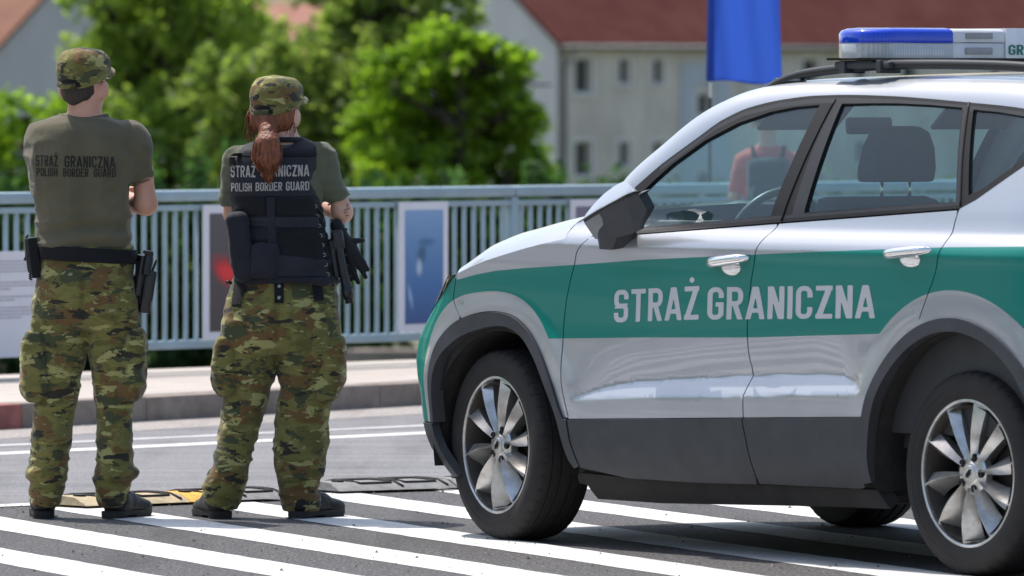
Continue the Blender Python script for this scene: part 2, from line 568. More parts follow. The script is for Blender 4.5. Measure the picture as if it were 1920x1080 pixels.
M_sea = pic_mat("print_blue_water", [(0.0, (0.035, 0.09, 0.26)), (0.35, (0.06, 0.17, 0.40)), (0.7, (0.13, 0.27, 0.50)), (1.0, (0.24, 0.38, 0.62))],
                [(0.42, 0.60, 0.16, 0.12, -20, (0.05, 0.13, 0.24), 0.8), (0.36, 0.50, 0.10, 0.10, -25, (0.42, 0.52, 0.66), 0.9),
                 (0.12, 0.25, 0.06, 0.16, -30, (0.25, 0.38, 0.60), 0.8), (0.55, 0.72, 0.30, 0.05, 0, (0.08, 0.17, 0.34), 1.0)])
M_lav = pic_mat("print_lavender_haze", [(0.0, (0.22, 0.19, 0.27)), (0.6, (0.27, 0.24, 0.34)), (1.0, (0.20, 0.18, 0.26))],
                [(0.4, 0.75, 0.4, 0.12, 0, (0.14, 0.12, 0.2), 0.8), (0.6, 0.4, 0.35, 0.2, 15, (0.36, 0.33, 0.42), 0.8)])
picture(1.452, 0.57, 0.278, 0.985, M_red, "framed dark picture with a red glow, on the railing left of the woman")
picture(2.985, 0.395, 0.285, 0.985, M_sea, "framed blue water picture on the railing left of the car")
picture(4.40, 0.42, 0.30, 0.985, M_lav, "framed lavender grey picture on the railing behind the wing mirror", 0.04)
# the sheet of text: lines of small print and two little logos, as raised ink on the board
eb = picture(-0.62, 0.86, 0.225, 0.765, None, "white sheet with lines of small print on the railing left of the man", name="text_board", cat="sign")
M_ink = pbr("print_grey_ink", (0.36, 0.36, 0.42), 0.6, var=0.05)
M_lgb = pbr("print_logo_blue", (0.05, 0.25, 0.55), 0.6); M_lgg = pbr("print_logo_green", (0.15, 0.45, 0.15), 0.6)
z = 0.715
for grp in (5, 3, 2, 4):
    bm = bmesh.new()
    for i in range(grp):
        x0 = 0.06; x1 = 0.80 if i < grp - 1 else random.uniform(0.45, 0.7)
        x = x0
        while x < x1:
            wl = random.uniform(0.015, 0.05)
            bx(bm, (min(x + wl / 2, x1), -0.0072, z), (wl, 0.002, 0.006))
            x += wl + 0.006
        z -= 0.017
    z -= 0.022
    bm_obj("paragraph", bm, M_ink, eb)
bm = bmesh.new()
bx(bm, (0.76, -0.0072, 0.285), (0.05, 0.002, 0.02), Matrix.Rotation(R(20), 3, 'Y'), 0)
bx(bm, (0.775, -0.0078, 0.272), (0.045, 0.002, 0.012), Matrix.Rotation(R(20), 3, 'Y'), 1)
pass
bm_obj("logo_mark", bm, [M_lgb, M_lgg, M_ink], eb)

# grit and crumbs of rubber lying on the road
M_grit = pbr("road_grit", (0.16, 0.14, 0.12), 0.9, var=.8, vscale=3)
g = np.random.default_rng(77)
V, Fc = [], []
for i in range(900):
    if i < 620: x, y = g.uniform(-2.4, 3.0), g.uniform(26.2, 32.4)
    else:
        p = ld(EP, EA, g.uniform(-.8, 3.2), g.normal(0, .14)); x, y = p
    r = 0.0016 + .0045 * g.random() ** 4
    o = len(V)
    a0 = g.uniform(0, 6)
    for k in range(5): V.append((x + r * 1.6 * math.cos(a0 + k * 1.256) * g.uniform(.6, 1.2), y + r * 1.6 * math.sin(a0 + k * 1.256) * g.uniform(.6, 1.2), .0006))
    V.append((x, y, .002 + r * 1.5))
    for k in range(5): Fc.append((o + k, o + (k + 1) % 5, o + 5))
tag(mesh("road_grit", V, Fc, M_grit), kind='stuff')
# ================================================================== FAR BANK: trees, hedges, houses, flag
def leaf_mat(name, dark, mid, light, trans):
    t = NT(name)
    g = t.n("ShaderNodeNewGeometry")
    f = t.noise(t.coord(), 0.8, 3, 0.6)
    v = t.math('ADD', t.math('MULTIPLY', g.outputs["Random Per Island"], 0.5), t.math('MULTIPLY', f, 0.5))
    c = t.ramp(v, [(0.22, dark), (0.5, mid), (0.78, light)])
    t.set(Base_Color=c, Roughness=0.55)
    t.b.inputs["Specular IOR Level"].default_value = 0.35
    tr = t.n("ShaderNodeBsdfTranslucent"); t.l(t.mix(1.0, c, trans, 'MULTIPLY'), tr.inputs[0])
    mx = t.n("ShaderNodeMixShader"); mx.inputs[0].default_value = 0.62
    t.l(t.b.outputs[0], mx.inputs[1]); t.l(tr.outputs[0], mx.inputs[2]); t.l(mx.outputs[0], t.out.inputs[0])
    return t.m
M_leafA = leaf_mat("leaf_olive_green", (0.15, 0.19, 0.045), (0.22, 0.28, 0.065), (0.30, 0.36, 0.11), (1.6, 1.9, 0.9))
M_leafB = leaf_mat("leaf_dark_green", (0.13, 0.175, 0.05), (0.20, 0.26, 0.07), (0.28, 0.33, 0.11), (1.5, 1.7, 0.9))
M_leafC = leaf_mat("leaf_bright_green", (0.10, 0.155, 0.02), (0.19, 0.27, 0.032), (0.28, 0.37, 0.055), (1.7, 2.0, 0.8))
M_leafD = leaf_mat("hedge_leaf_green", (0.016, 0.042, 0.016), (0.035, 0.085, 0.03), (0.07, 0.13, 0.045), (1.4, 1.6, 0.9))
M_bark = pbr("bark_dark_brown", (0.045, 0.036, 0.028), 0.95, var=0.3, vscale=4, bump=0.5, bscale=20)

def leaf_cloud(name, blobs, n, size, mat, parent, seed, shell=0.45):
    """many small bent leaves spread through a set of blobs (cx, cy, cz, rx, ry, rz)"""
    g = np.random.default_rng(seed)
    B = np.array(blobs, float)
    vol = B[:, 3] * B[:, 4] * B[:, 5]
    which = g.choice(len(B), n, p=vol / vol.sum())
    d = g.normal(size=(n, 3)); d /= np.linalg.norm(d, axis=1)[:, None]
    # leaves gather in sprays: quantise directions to a few hundred twigs per blob
    tw = g.normal(size=(len(B), 60, 3)); tw /= np.linalg.norm(tw, axis=2)[:, :, None]
    k = g.integers(0, 60, n)
    base = tw[which, k]
    d = base + d * 0.16
    r = (shell + (1 - shell) * g.random(n) ** 0.6) * (0.82 + 0.35 * ((k * 7919) % 60) / 60)
    c = B[which, :3] + d * r[:, None] * B[which, 3:]
    a = g.normal(size=(n, 3)); a[:, 2] *= 0.6; a /= np.linalg.norm(a, axis=1)[:, None]
    b = np.cross(a, g.normal(size=(n, 3))); b /= np.linalg.norm(b, axis=1)[:, None] + 1e-9
    s = size * (0.6 + 0.8 * g.random(n))
    nrm = np.cross(a, b)
    p0 = c - a * s[:, None] * 0.5
    p1 = c + b * s[:, None] * 0.30 - nrm * s[:, None] * 0.06
    p2 = c + a * s[:, None] * 0.5
    p3 = c - b * s[:, None] * 0.30 - nrm * s[:, None] * 0.06
    V = np.stack([p0, p1, p2, p3], 1).reshape(-1, 3)
    me = bpy.data.meshes.new(name)
    me.vertices.add(4 * n); me.loops.add(4 * n); me.polygons.add(n)
    me.vertices.foreach_set("co", V.astype(np.float32).ravel())
    me.loops.foreach_set("vertex_index", np.arange(4 * n, dtype=np.int32))
    me.polygons.foreach_set("loop_start", np.arange(0, 4 * n, 4, dtype=np.int32))
    me.materials.append(mat)
    me.update(); me.validate()
    o = bpy.data.objects.new(name, me); COL.objects.link(o)
    if parent is not None: o.parent = parent
    return o

def limb_arrays(a, b, r0, r1, wob, g, n=7):
    a, b = np.array(a, float), np.array(b, float)
    P = [a + (b - a) * i / n + g.normal(size=3) * wob * (1 if 0 < i < n else 0) for i in range(n + 1)]
    return tube_arrays(P, np.linspace(r0, r1, n + 1), 8)

def tree(name, base, trunk, blobs, n, size, mat, label, seed, group="leafy trees beyond the railing", shell=0.4, cat="tree"):
    """base (x, y, z); trunk: list of local points; blobs local"""
    g = np.random.default_rng(seed)
    e = empty(name, base, 0, label, cat, group)
    parts = [tube_arrays(catmull(trunk, 5), np.linspace(0.26, 0.07, (len(trunk) - 1) * 5 + 1), 10)]
    T = np.array(trunk, float)
    for bl in blobs:
        c = np.array(bl[:3])
        i = int(np.argmin(np.linalg.norm(T - (c - np.array([0, 0, bl[5] * 0.9])), axis=1)))
        parts.append(limb_arrays(T[i], c, 0.10, 0.025, 0.10, g))
        for _ in range(3):
            q = c + g.normal(size=3) * np.array(bl[3:]) * 0.5
            parts.append(limb_arrays(c * 0.6 + T[i] * 0.4, q, 0.045, 0.012, 0.06, g, 5))
    v, f = join_arrays(parts)
    mesh("trunk", v, f, M_bark, e, smooth=True)
    leaf_cloud("crown", blobs, n, size, mat, e, seed + 1, shell)
    return e

def wpt(u, v, Y):  # world x, z of a sight line at distance Y (used once, to place the far things)
    return ((u - 960) * Y / 15400.0, 1.58 - (v - 171) * Y / 15400.0)
def blobs_at(lst, Y, base, seed, depth=1.0):
    g = np.random.default_rng(seed)
    out = []
    for (u, v, ru, rv) in lst:
        x, z = wpt(u, v, Y)
        k = Y / 15400.0
        out.append((x - base[0], g.uniform(-depth, depth), z - base[2], ru * k, (ru + rv) / 2 * k, rv * k))
    return out
GZ = -4.6
def mk_tree(name, u0, Y, lst, trunk_uv, n, size, mat, label, seed, **kw):
    x0, _ = wpt(u0, 300, Y)
    base = (x0, Y, GZ)
    bl = blobs_at(lst, Y, base, seed)
    tr = [(0, 0, -0.1)]
    for (u, v) in trunk_uv:
        x, z = wpt(u, v, Y)
        tr.append((x - x0, 0.1, z - GZ))
    return tree(name, base, tr, bl, n, size, mat, label, seed, **kw)

mk_tree("broadleaf_tree", 330, 150,
        [(215, 60, 75, 90), (470, 240, 110, 90), (500, 340, 110, 70), (440, 20, 70, 60), (300, 30, 100, 95), (300, 150, 95, 95), (390, 90, 95, 80), (250, 250, 110, 80), (370, 240, 105, 90), (430, 330, 120, 90),
         (300, 360, 130, 90), (210, 150, 70, 70), (420, -70, 120, 80), (260, -90, 130, 90), (480, 150, 60, 60), (150, -20, 50, 60), (360, 470, 160, 90),
         (200, 520, 160, 110), (480, 560, 160, 110)],
        [(330, 560), (325, 350), (330, 120), (320, -80)], 38000, 0.17, M_leafA, "olive green leafy tree rising behind the man's cap", 21)
mk_tree("broadleaf_tree", 600, 138,
        [(430, 180, 90, 90), (480, 280, 110, 90), (660, 120, 90, 90), (850, 30, 60, 60), (640, 380, 120, 90), (520, 380, 120, 80), (540, 230, 90, 70), (800, 100, 70, 60), (560, 110, 70, 70), (690, 40, 90, 70), (740, 120, 95, 80), (620, 210, 90, 85), (720, 230, 95, 80), (560, 300, 95, 75), (660, 330, 110, 80),
         (770, 20, 80, 60), (600, -40, 90, 50), (760, 320, 90, 80), (690, 470, 170, 100), (500, 480, 130, 100), (760, -70, 100, 70)],
        [(600, 520), (612, 330), (640, 200), (700, 20), (735, -90)], 40000, 0.16, M_leafB, "dark green tree with a leaning dark trunk right of the woman's cap", 33)
mk_tree("broadleaf_tree", 860, 128,
        [(856, 110, 92, 58), (936, 130, 69, 53), (792, 170, 92, 67), (906, 200, 98, 67), (966, 215, 60, 47), (832, 270, 104, 72), (936, 290, 81, 61), (1001, 320, 53, 38), (772, 330, 92, 67), (886, 350, 104, 67), (976, 240, 52, 29), (812, 60, 39, 33), (906, 470, 174, 100), (752, 520, 150, 100), (1006, 520, 139, 89), (740, 150, 70, 60), (720, 250, 80, 70), (1030, 335, 30, 18)],
        [(858, 540), (862, 380), (868, 250), (860, 120)], 52000, 0.135, M_leafC, "bright green rounded tree in front of the pale house gable", 45)
mk_tree("garden_shrub", 60, 118,
        [(40, 290, 85, 60), (110, 230, 60, 55), (150, 310, 80, 60), (20, 210, 45, 45), (90, 380, 120, 70), (220, 340, 80, 55), (-60, 300, 90, 80), (0, 520, 160, 100), (180, 520, 150, 100)],
        [(60, 540), (70, 400), (80, 280)], 26000, 0.115, M_leafC, "bright yellow green bush left of the man's shoulder", 57, cat="bush")
M_leafE = leaf_mat("leaf_pale_green", (0.16, 0.20, 0.06), (0.24, 0.29, 0.09), (0.32, 0.37, 0.14), (1.6, 1.8, 0.9))
mk_tree("broadleaf_tree", 420, 176,
        [(250, 120, 110, 110), (380, 180, 130, 120), (480, 100, 90, 70), (300, 300, 140, 110), (480, 300, 130, 100), (440, 0, 60, 60), (330, -40, 120, 90), (180, 220, 80, 90), (400, 450, 200, 110), (200, 430, 120, 110)],
        [(420, 560), (410, 350), (390, 120), (380, -40)], 34000, 0.22, M_leafE, "pale green tree filling the gap between the man's and the woman's caps", 61)
mk_tree("broadleaf_tree", 690, 186,
        [(640, 120, 90, 90), (720, 190, 120, 110), (620, 280, 120, 100), (790, 90, 60, 60), (700, 30, 80, 70), (800, 300, 110, 90), (560, 180, 70, 60), (700, 450, 220, 120)],
        [(690, 560), (690, 350), (700, 150), (705, 20)], 30000, 0.22, M_leafE, "pale green tree seen through the dark tree right of the woman's cap", 67)
# unseen trees; those on the left added to darken the car's side reflections
for i, (x, y, s) in enumerate([(-34, 33, 1.2), (-38, 46, 1.3), (-36, 39, 1.2), (-39, 26, 1.3), (-42, 54, 1.3), (-44, 62, 1.3), (-36, 18, 1.2), (-41, 36, 1.3), (34, 190, 1.5), (44, 215, 1.7), (27, 172, 1.3), (56, 230, 1.8), (-16, 165, 1.4), (-22, 190, 1.6)]):
    g = np.random.default_rng(90 + i)
    bl = [(g.uniform(-2, 2) * s, g.uniform(-2, 2) * s, (.8 + g.uniform(0, 5.5)) * s, 1.8 * s, 1.8 * s, 1.4 * s) for _ in range(14)]
    tree("broadleaf_tree", (x, y, GZ if y > 100 else 0.0), [(0, 0, 0), (.1, 0, 2 * s), (0, .2, 4 * s), (.1, 0, 7 * s)], bl, 14000, 0.34, M_leafB,
         "unseen added tree outside the picture", 200 + i, group="unseen added trees")

# hedge along the lower bank, seen between and under the bars
M_stone = pbr("embankment_stone", (0.23, 0.19, 0.16), 0.9, var=0.35, vscale=1.2, bump=0.4, bscale=8)
def hedge(u0, u1, Y, v0, v1, n, mat, label, seed):
    x0, z1 = wpt(u0, v0, Y); x1, z0 = wpt(u1, v1, Y)
    e = empty("hedge", ((x0 + x1) / 2, Y, GZ), 0, label, "hedge", "clipped hedges on the lower bank")
    L = x1 - x0; k = int(L / 0.6)
    g = np.random.default_rng(seed)
    bl = [(-L / 2 + (i + .5) * L / k, g.uniform(-.3, .3), (z0 + z1) / 2 - GZ + g.uniform(-.15, .15), 0.55, 0.6, (z1 - z0) / 2) for i in range(k)]
    stems = [tube_arrays([(b[0], b[1], 0), (b[0] + .05, b[1], b[2])], [0.05, 0.02], 6) for b in bl]
    v, f = join_arrays(stems)
    mesh("stems", v, f, M_bark, e, smooth=True)
    leaf_cloud("foliage", bl, n, 0.11, mat, e, seed, 0.3)
hedge(-160, 640, 100, 290, 1000, 60000, M_leafD, "long dark green hedge below the railing behind the two guards", 71)
hedge(620, 2100, 104, 330, 660, 60000, M_leafD, "dark green hedge below the railing behind the car bonnet", 72)
bm = bmesh.new()
_x0, _z1 = wpt(630, 655, 99); _x1, _ = wpt(2300, 655, 99)
bx(bm, ((_x0 + _x1) / 2, 99, (_z1 + GZ) / 2), (_x1 - _x0, 0.6, _z1 - GZ), None, 0, 0.05)
tag(bm_obj("garden_wall", bm, M_stone), "low brown stone wall glimpsed under the railing right of the woman", "wall")

# ------------------------------------------------------------------ houses
def render_mat(name, col, stain):
    t = NT(name)
    v = t.coord()
    f = t.noise(v, 0.35, 6, 0.65)
    s = t.noise(t.coord(scale=(1, 1, 0.35)), 0.9, 5, 0.6)
    c = t.ramp(s, [(0.38, tuple(x * stain for x in col)), (0.6, col)])
    c = t.mix(t.math('MULTIPLY', f, 0.3), c, tuple(min(1, x * 1.15) for x in col))
    t.set(Base_Color=c, Roughness=0.95); t.bump(t.noise(v, 12, 3, 0.6), 0.25, 0.02); return t.m
M_cream = render_mat("cream_render_stained", (0.68, 0.61, 0.55), 0.74)
M_gable = render_mat("gable_shade_grey_render", (0.58, 0.58, 0.58), 0.92)  # grey of the gable's shade put into its wall colour
M_blueg = render_mat("blue_grey_render", (0.50, 0.53, 0.60), 0.9)
M_lavw = render_mat("lavender_grey_render", (0.56, 0.53, 0.55), 0.92)
def roof_mat(name, a, b, lines):
    t = NT(name)
    v = t.coord(src="UV")
    w = t.n("ShaderNodeTexWave"); w.wave_type = 'BANDS'; w.bands_direction = 'Y'
    w.inputs["Scale"].default_value = lines; w.inputs["Distortion"].default_value = 0.6; w.inputs["Detail"].default_value = 2
    t.l(v, w.inputs["Vector"])
    f = t.noise(t.coord(scale=(1, 1, 1)), 0.8, 5, 0.65)
    c = t.mix(t.ramp(w.outputs["Fac"], [(0.0, 1.0), (0.35, 0.0)]), t.ramp(f, [(0.3, a), (0.7, b)]), tuple(x * 0.55 for x in a))
    t.set(Base_Color=c, Roughness=0.95); t.b.inputs['Specular IOR Level'].default_value = .05; return t.m
M_roofred = roof_mat("dark_red_roof_tiles", (0.092, 0.030, 0.026), (0.135, 0.052, 0.043), 3.2)
M_roofbrown = roof_mat("brown_roof_tiles", (0.22, 0.11, 0.08), (0.30, 0.17, 0.12), 3.2)
M_roofsal = roof_mat("salmon_roof_tiles", (0.50, 0.24, 0.18), (0.62, 0.34, 0.26), 3.2)
M_frame = pbr("window_frame_white", (0.70, 0.69, 0.68), 0.5, var=0.04)
M_zinc = pbr("zinc_downpipe", (0.22, 0.23, 0.23), 0.5, 0.3)
def glass_dark():
    t = NT("house_window_glass")
    t.set(Base_Color=(0.03, 0.04, 0.05), Roughness=0.06); t.b.inputs["Specular IOR Level"].default_value = 0.9
    return t.m
M_hglass = glass_dark()

def quadmesh(name, quads, mat, parent, uvs=None):
    V, Fc = [], []
    for q in quads:
        o = len(V); V += list(q); Fc.append(tuple(range(o, o + len(q))))
    ob = mesh(name, V, Fc, mat, parent)
    if uvs:
        ul = ob.data.uv_layers.new(name="UVMap")
        i = 0
        for uvq in uvs:
            for uv in uvq: ul.data[i].uv = uv; i += 1
    return ob

def house(corner, yaw, L, D, eave, pitch, wallm, gablem, roofm, windows, label, panel=None, pipe=True, pitch_left=True):
    """local +x runs along the street front from the near corner, local +y along the gable wall; front wall faces -y"""
    e = empty("house", corner, yaw, label, "house", "houses beyond the trees")
    rise = math.tan(R(pitch)) * D / 2
    T = 0.35
    # front wall built round its window openings as a grid of boxes
    xs = sorted(set([0, L] + [w[0] for w in windows] + [w[0] + w[2] for w in windows]))
    zs = sorted(set([0, eave] + [w[1] for w in windows] + [w[1] + w[3] for w in windows]))
    bm = bmesh.new()
    for a, b in zip(xs[:-1], xs[1:]):
        run = None
        for c, d in zip(zs[:-1], zs[1:]):
            mx_, mz_ = (a + b) / 2, (c + d) / 2
            hole = any(w[0] < mx_ < w[0] + w[2] and w[1] < mz_ < w[1] + w[3] for w in windows)
            if hole: 
                if run: bx(bm, ((a + b) / 2, T / 2, (run[0] + run[1]) / 2), (b - a, T, run[1] - run[0])); run = None
            else: run = [run[0], d] if run else [c, d]
        if run: bx(bm, ((a + b) / 2, T / 2, (run[0] + run[1]) / 2), (b - a, T, run[1] - run[0]))
    bm_obj("front_wall", bm, wallm, e)
    bm = bmesh.new()
    prism(bm, [(0.0, 0), (D, 0), (D, eave), (D / 2, eave + rise), (0.0, eave)], -0.012, T, lambda p, d: (d, p[0], p[1]))
    bm_obj("gable_wall", bm, gablem, e)
    bm = bmesh.new()
    prism(bm, [(0.0, 0), (D, 0), (D, eave), (D / 2, eave + rise), (0.0, eave)], L - T, L + .012, lambda p, d: (d, p[0], p[1]))
    bx(bm, (L / 2, D - T / 2, eave / 2), (L - 2 * T, T, eave))
    bx(bm, (L / 2, D / 2, eave * 0.30), (L - 2 * T, D - 2 * T, 0.2)); bx(bm, (L / 2, D / 2, eave * 0.63), (L - 2 * T, D - 2 * T, 0.2))
    bm_obj("rear_wall", bm, gablem, e)
    o = 0.30
    sl = math.hypot(D / 2 + o, rise * (D / 2 + o) / (D / 2))
    zl = eave - o * rise / (D / 2)
    th = 0.16
    q = []; uv = []
    def slope(y0, y1, z0, z1, dz):
        return [(-0.18, y0, z0 + dz), (L + 0.18, y0, z0 + dz), (L + 0.18, y1, z1 + dz), (-0.18, y1, z1 + dz)]
    q.append(slope(-o, D / 2, zl, eave + rise, th)); q.append(slope(D + o, D / 2, zl, eave + rise, th))
    q.append(slope(-o, D / 2, zl, eave + rise, 0.02)); q.append(slope(D + o, D / 2, zl, eave + rise, 0.02))
    for _ in q: uv.append([(0, 0), (L, 0), (L, sl), (0, sl)])
    for x in (-0.18, L + 0.18):
        q.append([(x, -o, zl + .02), (x, D / 2, eave + rise + .02), (x, D / 2, eave + rise + th), (x, -o, zl + th)]); uv.append([(0, 0)] * 4)
        q.append([(x, D + o, zl + .02), (x, D / 2, eave + rise + .02), (x, D / 2, eave + rise + th), (x, D + o, zl + th)]); uv.append([(0, 0)] * 4)
    q.append([(-.18, -o, zl + .02), (L + .18, -o, zl + .02), (L + .18, -o, zl + th), (-.18, -o, zl + th)]); uv.append([(0, 0)] * 4)
    rf = quadmesh("roof", q, roofm, e, uv)
    v, f = tube_arrays([(-0.1, -o - .06, zl + .03), (L + 0.1, -o - .06, zl + .03)], 0.075, 8)
    mesh("gutter", v, f, M_zinc, rf, smooth=True)
    if pipe:
        v, f = tube_arrays(catmull([(0.55, -o - .04, zl), (0.40, -.25, zl - .35), (0.30, -.08, zl - .7), (0.30, -.08, zl - 1.2), (0.30, -.08, 0.1)], 5), 0.06, 8)
        mesh("downpipe", v, f, M_zinc, e, smooth=True)
    if panel:
        for (px, pz, pw, ph) in panel:
            pass
    for (x, z, w, h) in windows:
        fr = 0.06
        bm = bmesh.new()
        y = 0.20
        bx(bm, (x + fr / 2, y, z + h / 2), (fr, 0.09, h - .004)); bx(bm, (x + w - fr / 2, y, z + h / 2), (fr, 0.09, h - .004))
        bx(bm, (x + w / 2, y, z + fr / 2 + .002), (w - 2 * fr, 0.088, fr)); bx(bm, (x + w / 2, y, z + h - fr / 2 - .002), (w - 2 * fr, 0.088, fr))
        if w > 0.9: bx(bm, (x + w / 2, y - .003, z + h / 2), (0.07, 0.085, h - 2 * fr))
        wo = bm_obj("window", bm, M_frame, e)
        bm = bmesh.new()
        bx(bm, (x + w / 2, y + .01, z + h / 2), (w - 2 * fr, 0.02, h - 2 * fr))
        bm_obj("pane", bm, M_hglass, wo)
        # plaster surround standing proud of the wall, and the sill
        bm = bmesh.new(); s = 0.11
        bx(bm, (x - s / 2, -.012, z + h / 2), (s, 0.03, h + 2 * s)); bx(bm, (x + w + s / 2, -.012, z + h / 2), (s, 0.03, h + 2 * s))
        bx(bm, (x + w / 2, -.012, z + h + s / 2), (w, 0.03, s)); bx(bm, (x + w / 2, -.05, z - s / 2), (w, 0.12, s))
        bm_obj("surround", bm, M_frame, wo)
    return e

HC = ((1045 - 960) * 280 / 15400.0, 280.0, -5.0)
YAW = R(42)
# window columns along the front (x) and the two storeys seen above the railing
_W = []
hz = 5.0
for (x, w, tall) in ((0.78, 0.80, True), (2.85, 0.52, False), (4.45, 0.52, False), (9.9, 0.52, False), (11.6, 0.8, True), (14.2, 0.52, False), (16.5, .8, True), (21, .52, False), (24, .8, True), (28, .52, False), (32, .8, True)):
    for zc, zz in ((2.12, 0), (-0.72, 1), (-3.4, 2)):
        h = 1.22 if tall else 0.88
        if tall: zb = zc - 0.62
        else: zb = zc - 0.30
        _W.append((x, zb + hz, w, h))
_W.append((6.55, hz + 0.72, 0.62, 0.80)); _W.append((6.55, hz - 2.0, 0.62, 0.8))
hs = house(HC, YAW, 46.0, 11.0, 8.27, 36, M_cream, M_gable, M_roofred, _W, "cream rendered house with a dark red roof and small windows, right of the trees")
# the blue-grey stair bay of that house, a shallow projection built round its window
bm = bmesh.new()
for (x0, x1, z0, z1) in ((5.75, 6.42, 0.05, 7.55), (7.30, 8.1, 0.05, 7.55), (6.42, 7.30, 6.75, 7.55), (6.42, 7.30, 3.95, 5.55), (6.42, 7.30, .05, 2.85)):
    bx(bm, ((x0 + x1) / 2, -.03, (z0 + z1) / 2), (x1 - x0, 0.055, z1 - z0))
bm_obj("stair_bay", bm, M_blueg, hs)
_x, _z = wpt(-10, 96, 250)
h2 = house((_x, 250.0, -5.0), R(-42), 16, 9.5, _z + 5.0, 38, M_lavw, M_lavw, M_roofbrown, [(2, 2.5, .8, 1.2), (5, 2.5, .8, 1.2), (8, 2.5, .8, 1.2)],
      "lavender grey house with a brown roof at the top left corner", pipe=False)
h2.scale = (-1, 1, 1)
_x, _z = wpt(395, 175, 320)
house((_x, 320.0, -5.0), R(6), 6.0, 8.0, _z + 5.0, 40, M_cream, M_cream, M_roofsal, [(1, 2.5, .8, 1.2), (3, 2.5, .8, 1.2)],
      "house with a pale salmon roof showing through gaps in the trees", pipe=False)

# ------------------------------------------------------------------ blue flag on its pole
def cloth_mat(name, col):
    t = NT(name)
    f = t.noise(t.coord(), 400, 2, 0.5)
    t.set(Base_Color=t.ramp(f, [(0.3, tuple(x * .9 for x in col)), (0.7, col)]), Roughness=0.75)
    tr = t.n("ShaderNodeBsdfTranslucent"); tr.inputs[0].default_value = (*[min(1, x * 1.25) for x in col], 1)
    mx = t.n("ShaderNodeMixShader"); mx.inputs[0].default_value = 0.40
    t.l(t.b.outputs[0], mx.inputs[1]); t.l(tr.outputs[0], mx.inputs[2]); t.l(mx.outputs[0], t.out.inputs[0])
    return t.m
M_flag = cloth_mat("flag_blue_cloth", (0.045, 0.13, 0.62))
M_pole = pbr("flagpole_dark_metal", (0.06, 0.065, 0.07), 0.4, 0.4)
FY = 46.4
fx0, fzb = wpt(1329, 152, FY)
fe = empty("flag", (fx0, FY, 0.12), 0, "plain blue vertical flag hanging from a thin dark pole behind the car roof", "flag")
ztop = 3.6
bot = fzb - 0.12
mesh("flag_pole", *tube_arrays([(0.006, 0, 0), (0.006, 0, bot), (0.03, 0, ztop)], [0.011, 0.010, 0.007], 8), M_pole, fe, smooth=True)
bm = bmesh.new()
bx(bm, (0, 0, 0.02), (0.4, 0.4, 0.04), None, 0, 0.01)
bm_obj("foot_plate", bm, M_pole, fe)
V, Fc = [], []
nu, nv = 28, 40
for j in range(nv + 1):
    tz = j / nv
    for i in range(nu + 1):
        tu = i / nu
        wid = 0.398 - 0.018 * min(1, tz * 2.2) + 0.02 * (1 - tz) ** 6
        lean = 0.035 * tz
        x = lean + wid * tu - 0.004
        y = -0.014 - 0.03 * math.sin(tu * 6.5 + tz * 4) * tu - 0.05 * tu * (1 - tz) ** 3 + 0.015 * math.sin(tu * 14 + tz * 7)
        z = bot + (ztop - bot) * tz + 0.010 * math.sin(tu * 7) * (1 - tz) - 0.006 * tu
        V.append((x, y, z))
        if i and j:
            a = j * (nu + 1) + i
            Fc.append((a - nu - 2, a - nu - 1, a, a - 1))
fc = mesh("flag_cloth", V, Fc, M_flag, fe, smooth=True)
mesh("pole_sleeve", *tube_arrays([(0.004, 0, bot), (0.034, 0, ztop)], [0.020, 0.017], 10), M_flag, fe, smooth=True)
v, f = tube_arrays([(0.40 * t, -0.016 - .03 * math.sin(t * 6.5) * t - .05 * t, bot + 0.010 * math.sin(t * 7) - .006 * t) for t in np.linspace(0.03, 0.98, 16)], 0.006, 6)
mesh("hem", v, f, M_flag, fc, smooth=True)
bm = bmesh.new()
bx(bm, (0.008, -.02, bot - 0.05), (0.016, 0.016, 0.09), None, 0, .004)
bm_obj("clip", bm, M_frame, fe)
# ================================================================== PATROL CAR
# car frame: x runs rearwards from the front axle, y to the car's left, z up (metres)
CAR_LOC = (0.647, 29.385, 0.0)
CAR_RZ = math.atan2(-0.8132, 0.582)
car = empty("patrol_car", CAR_LOC, CAR_RZ, "silver and green border guard patrol car with a blue light bar on its roof", "car")

_ZS = [.14,.20,.245,.30,.36,.44,.50,.56,.60,.66,.742,.85,.95,1.00,1.02,1.045,1.065,1.09,1.12,1.20,1.30,1.40,1.48,1.56,1.60]
_YS = [.80,.845,.868,.888,.900,.905,.909,.910,.908,.904,.901,.904,.9105,.9145,.9175,.921,.915,.897,.868,.840,.800,.755,.715,.670,.645]
_P = mono(_ZS, _YS)
_TZ = [.14,.20,.245,.31,.36,.42,.50,.58,.62,.66,.70,.755,.80,.87,.91,.93,1.0,1.2]
_TX = [-.42,-.495,-.56,-.66,-.70,-.735,-.748,-.785,-.80,-.793,-.775,-.705,-.628,-.515,-.445,-.40,-.35,-.30]
def nose(z): return np.interp(z, _TZ, _TX)
def sstep(a, b, x):
    t = np.clip((x - a) / (b - a), 0, 1)
    return t * t * (3 - 2 * t)
SCOOP = [(.506, .509), (.597, .540), (.706, .566), (.851, .585), (1.244, .611), (1.498, .623), (1.872, .641), (2.008, .637), (2.085, .615), (2.138, .585)]
FA, RA_ = (0.05, 0.335), (2.62, 0.35)
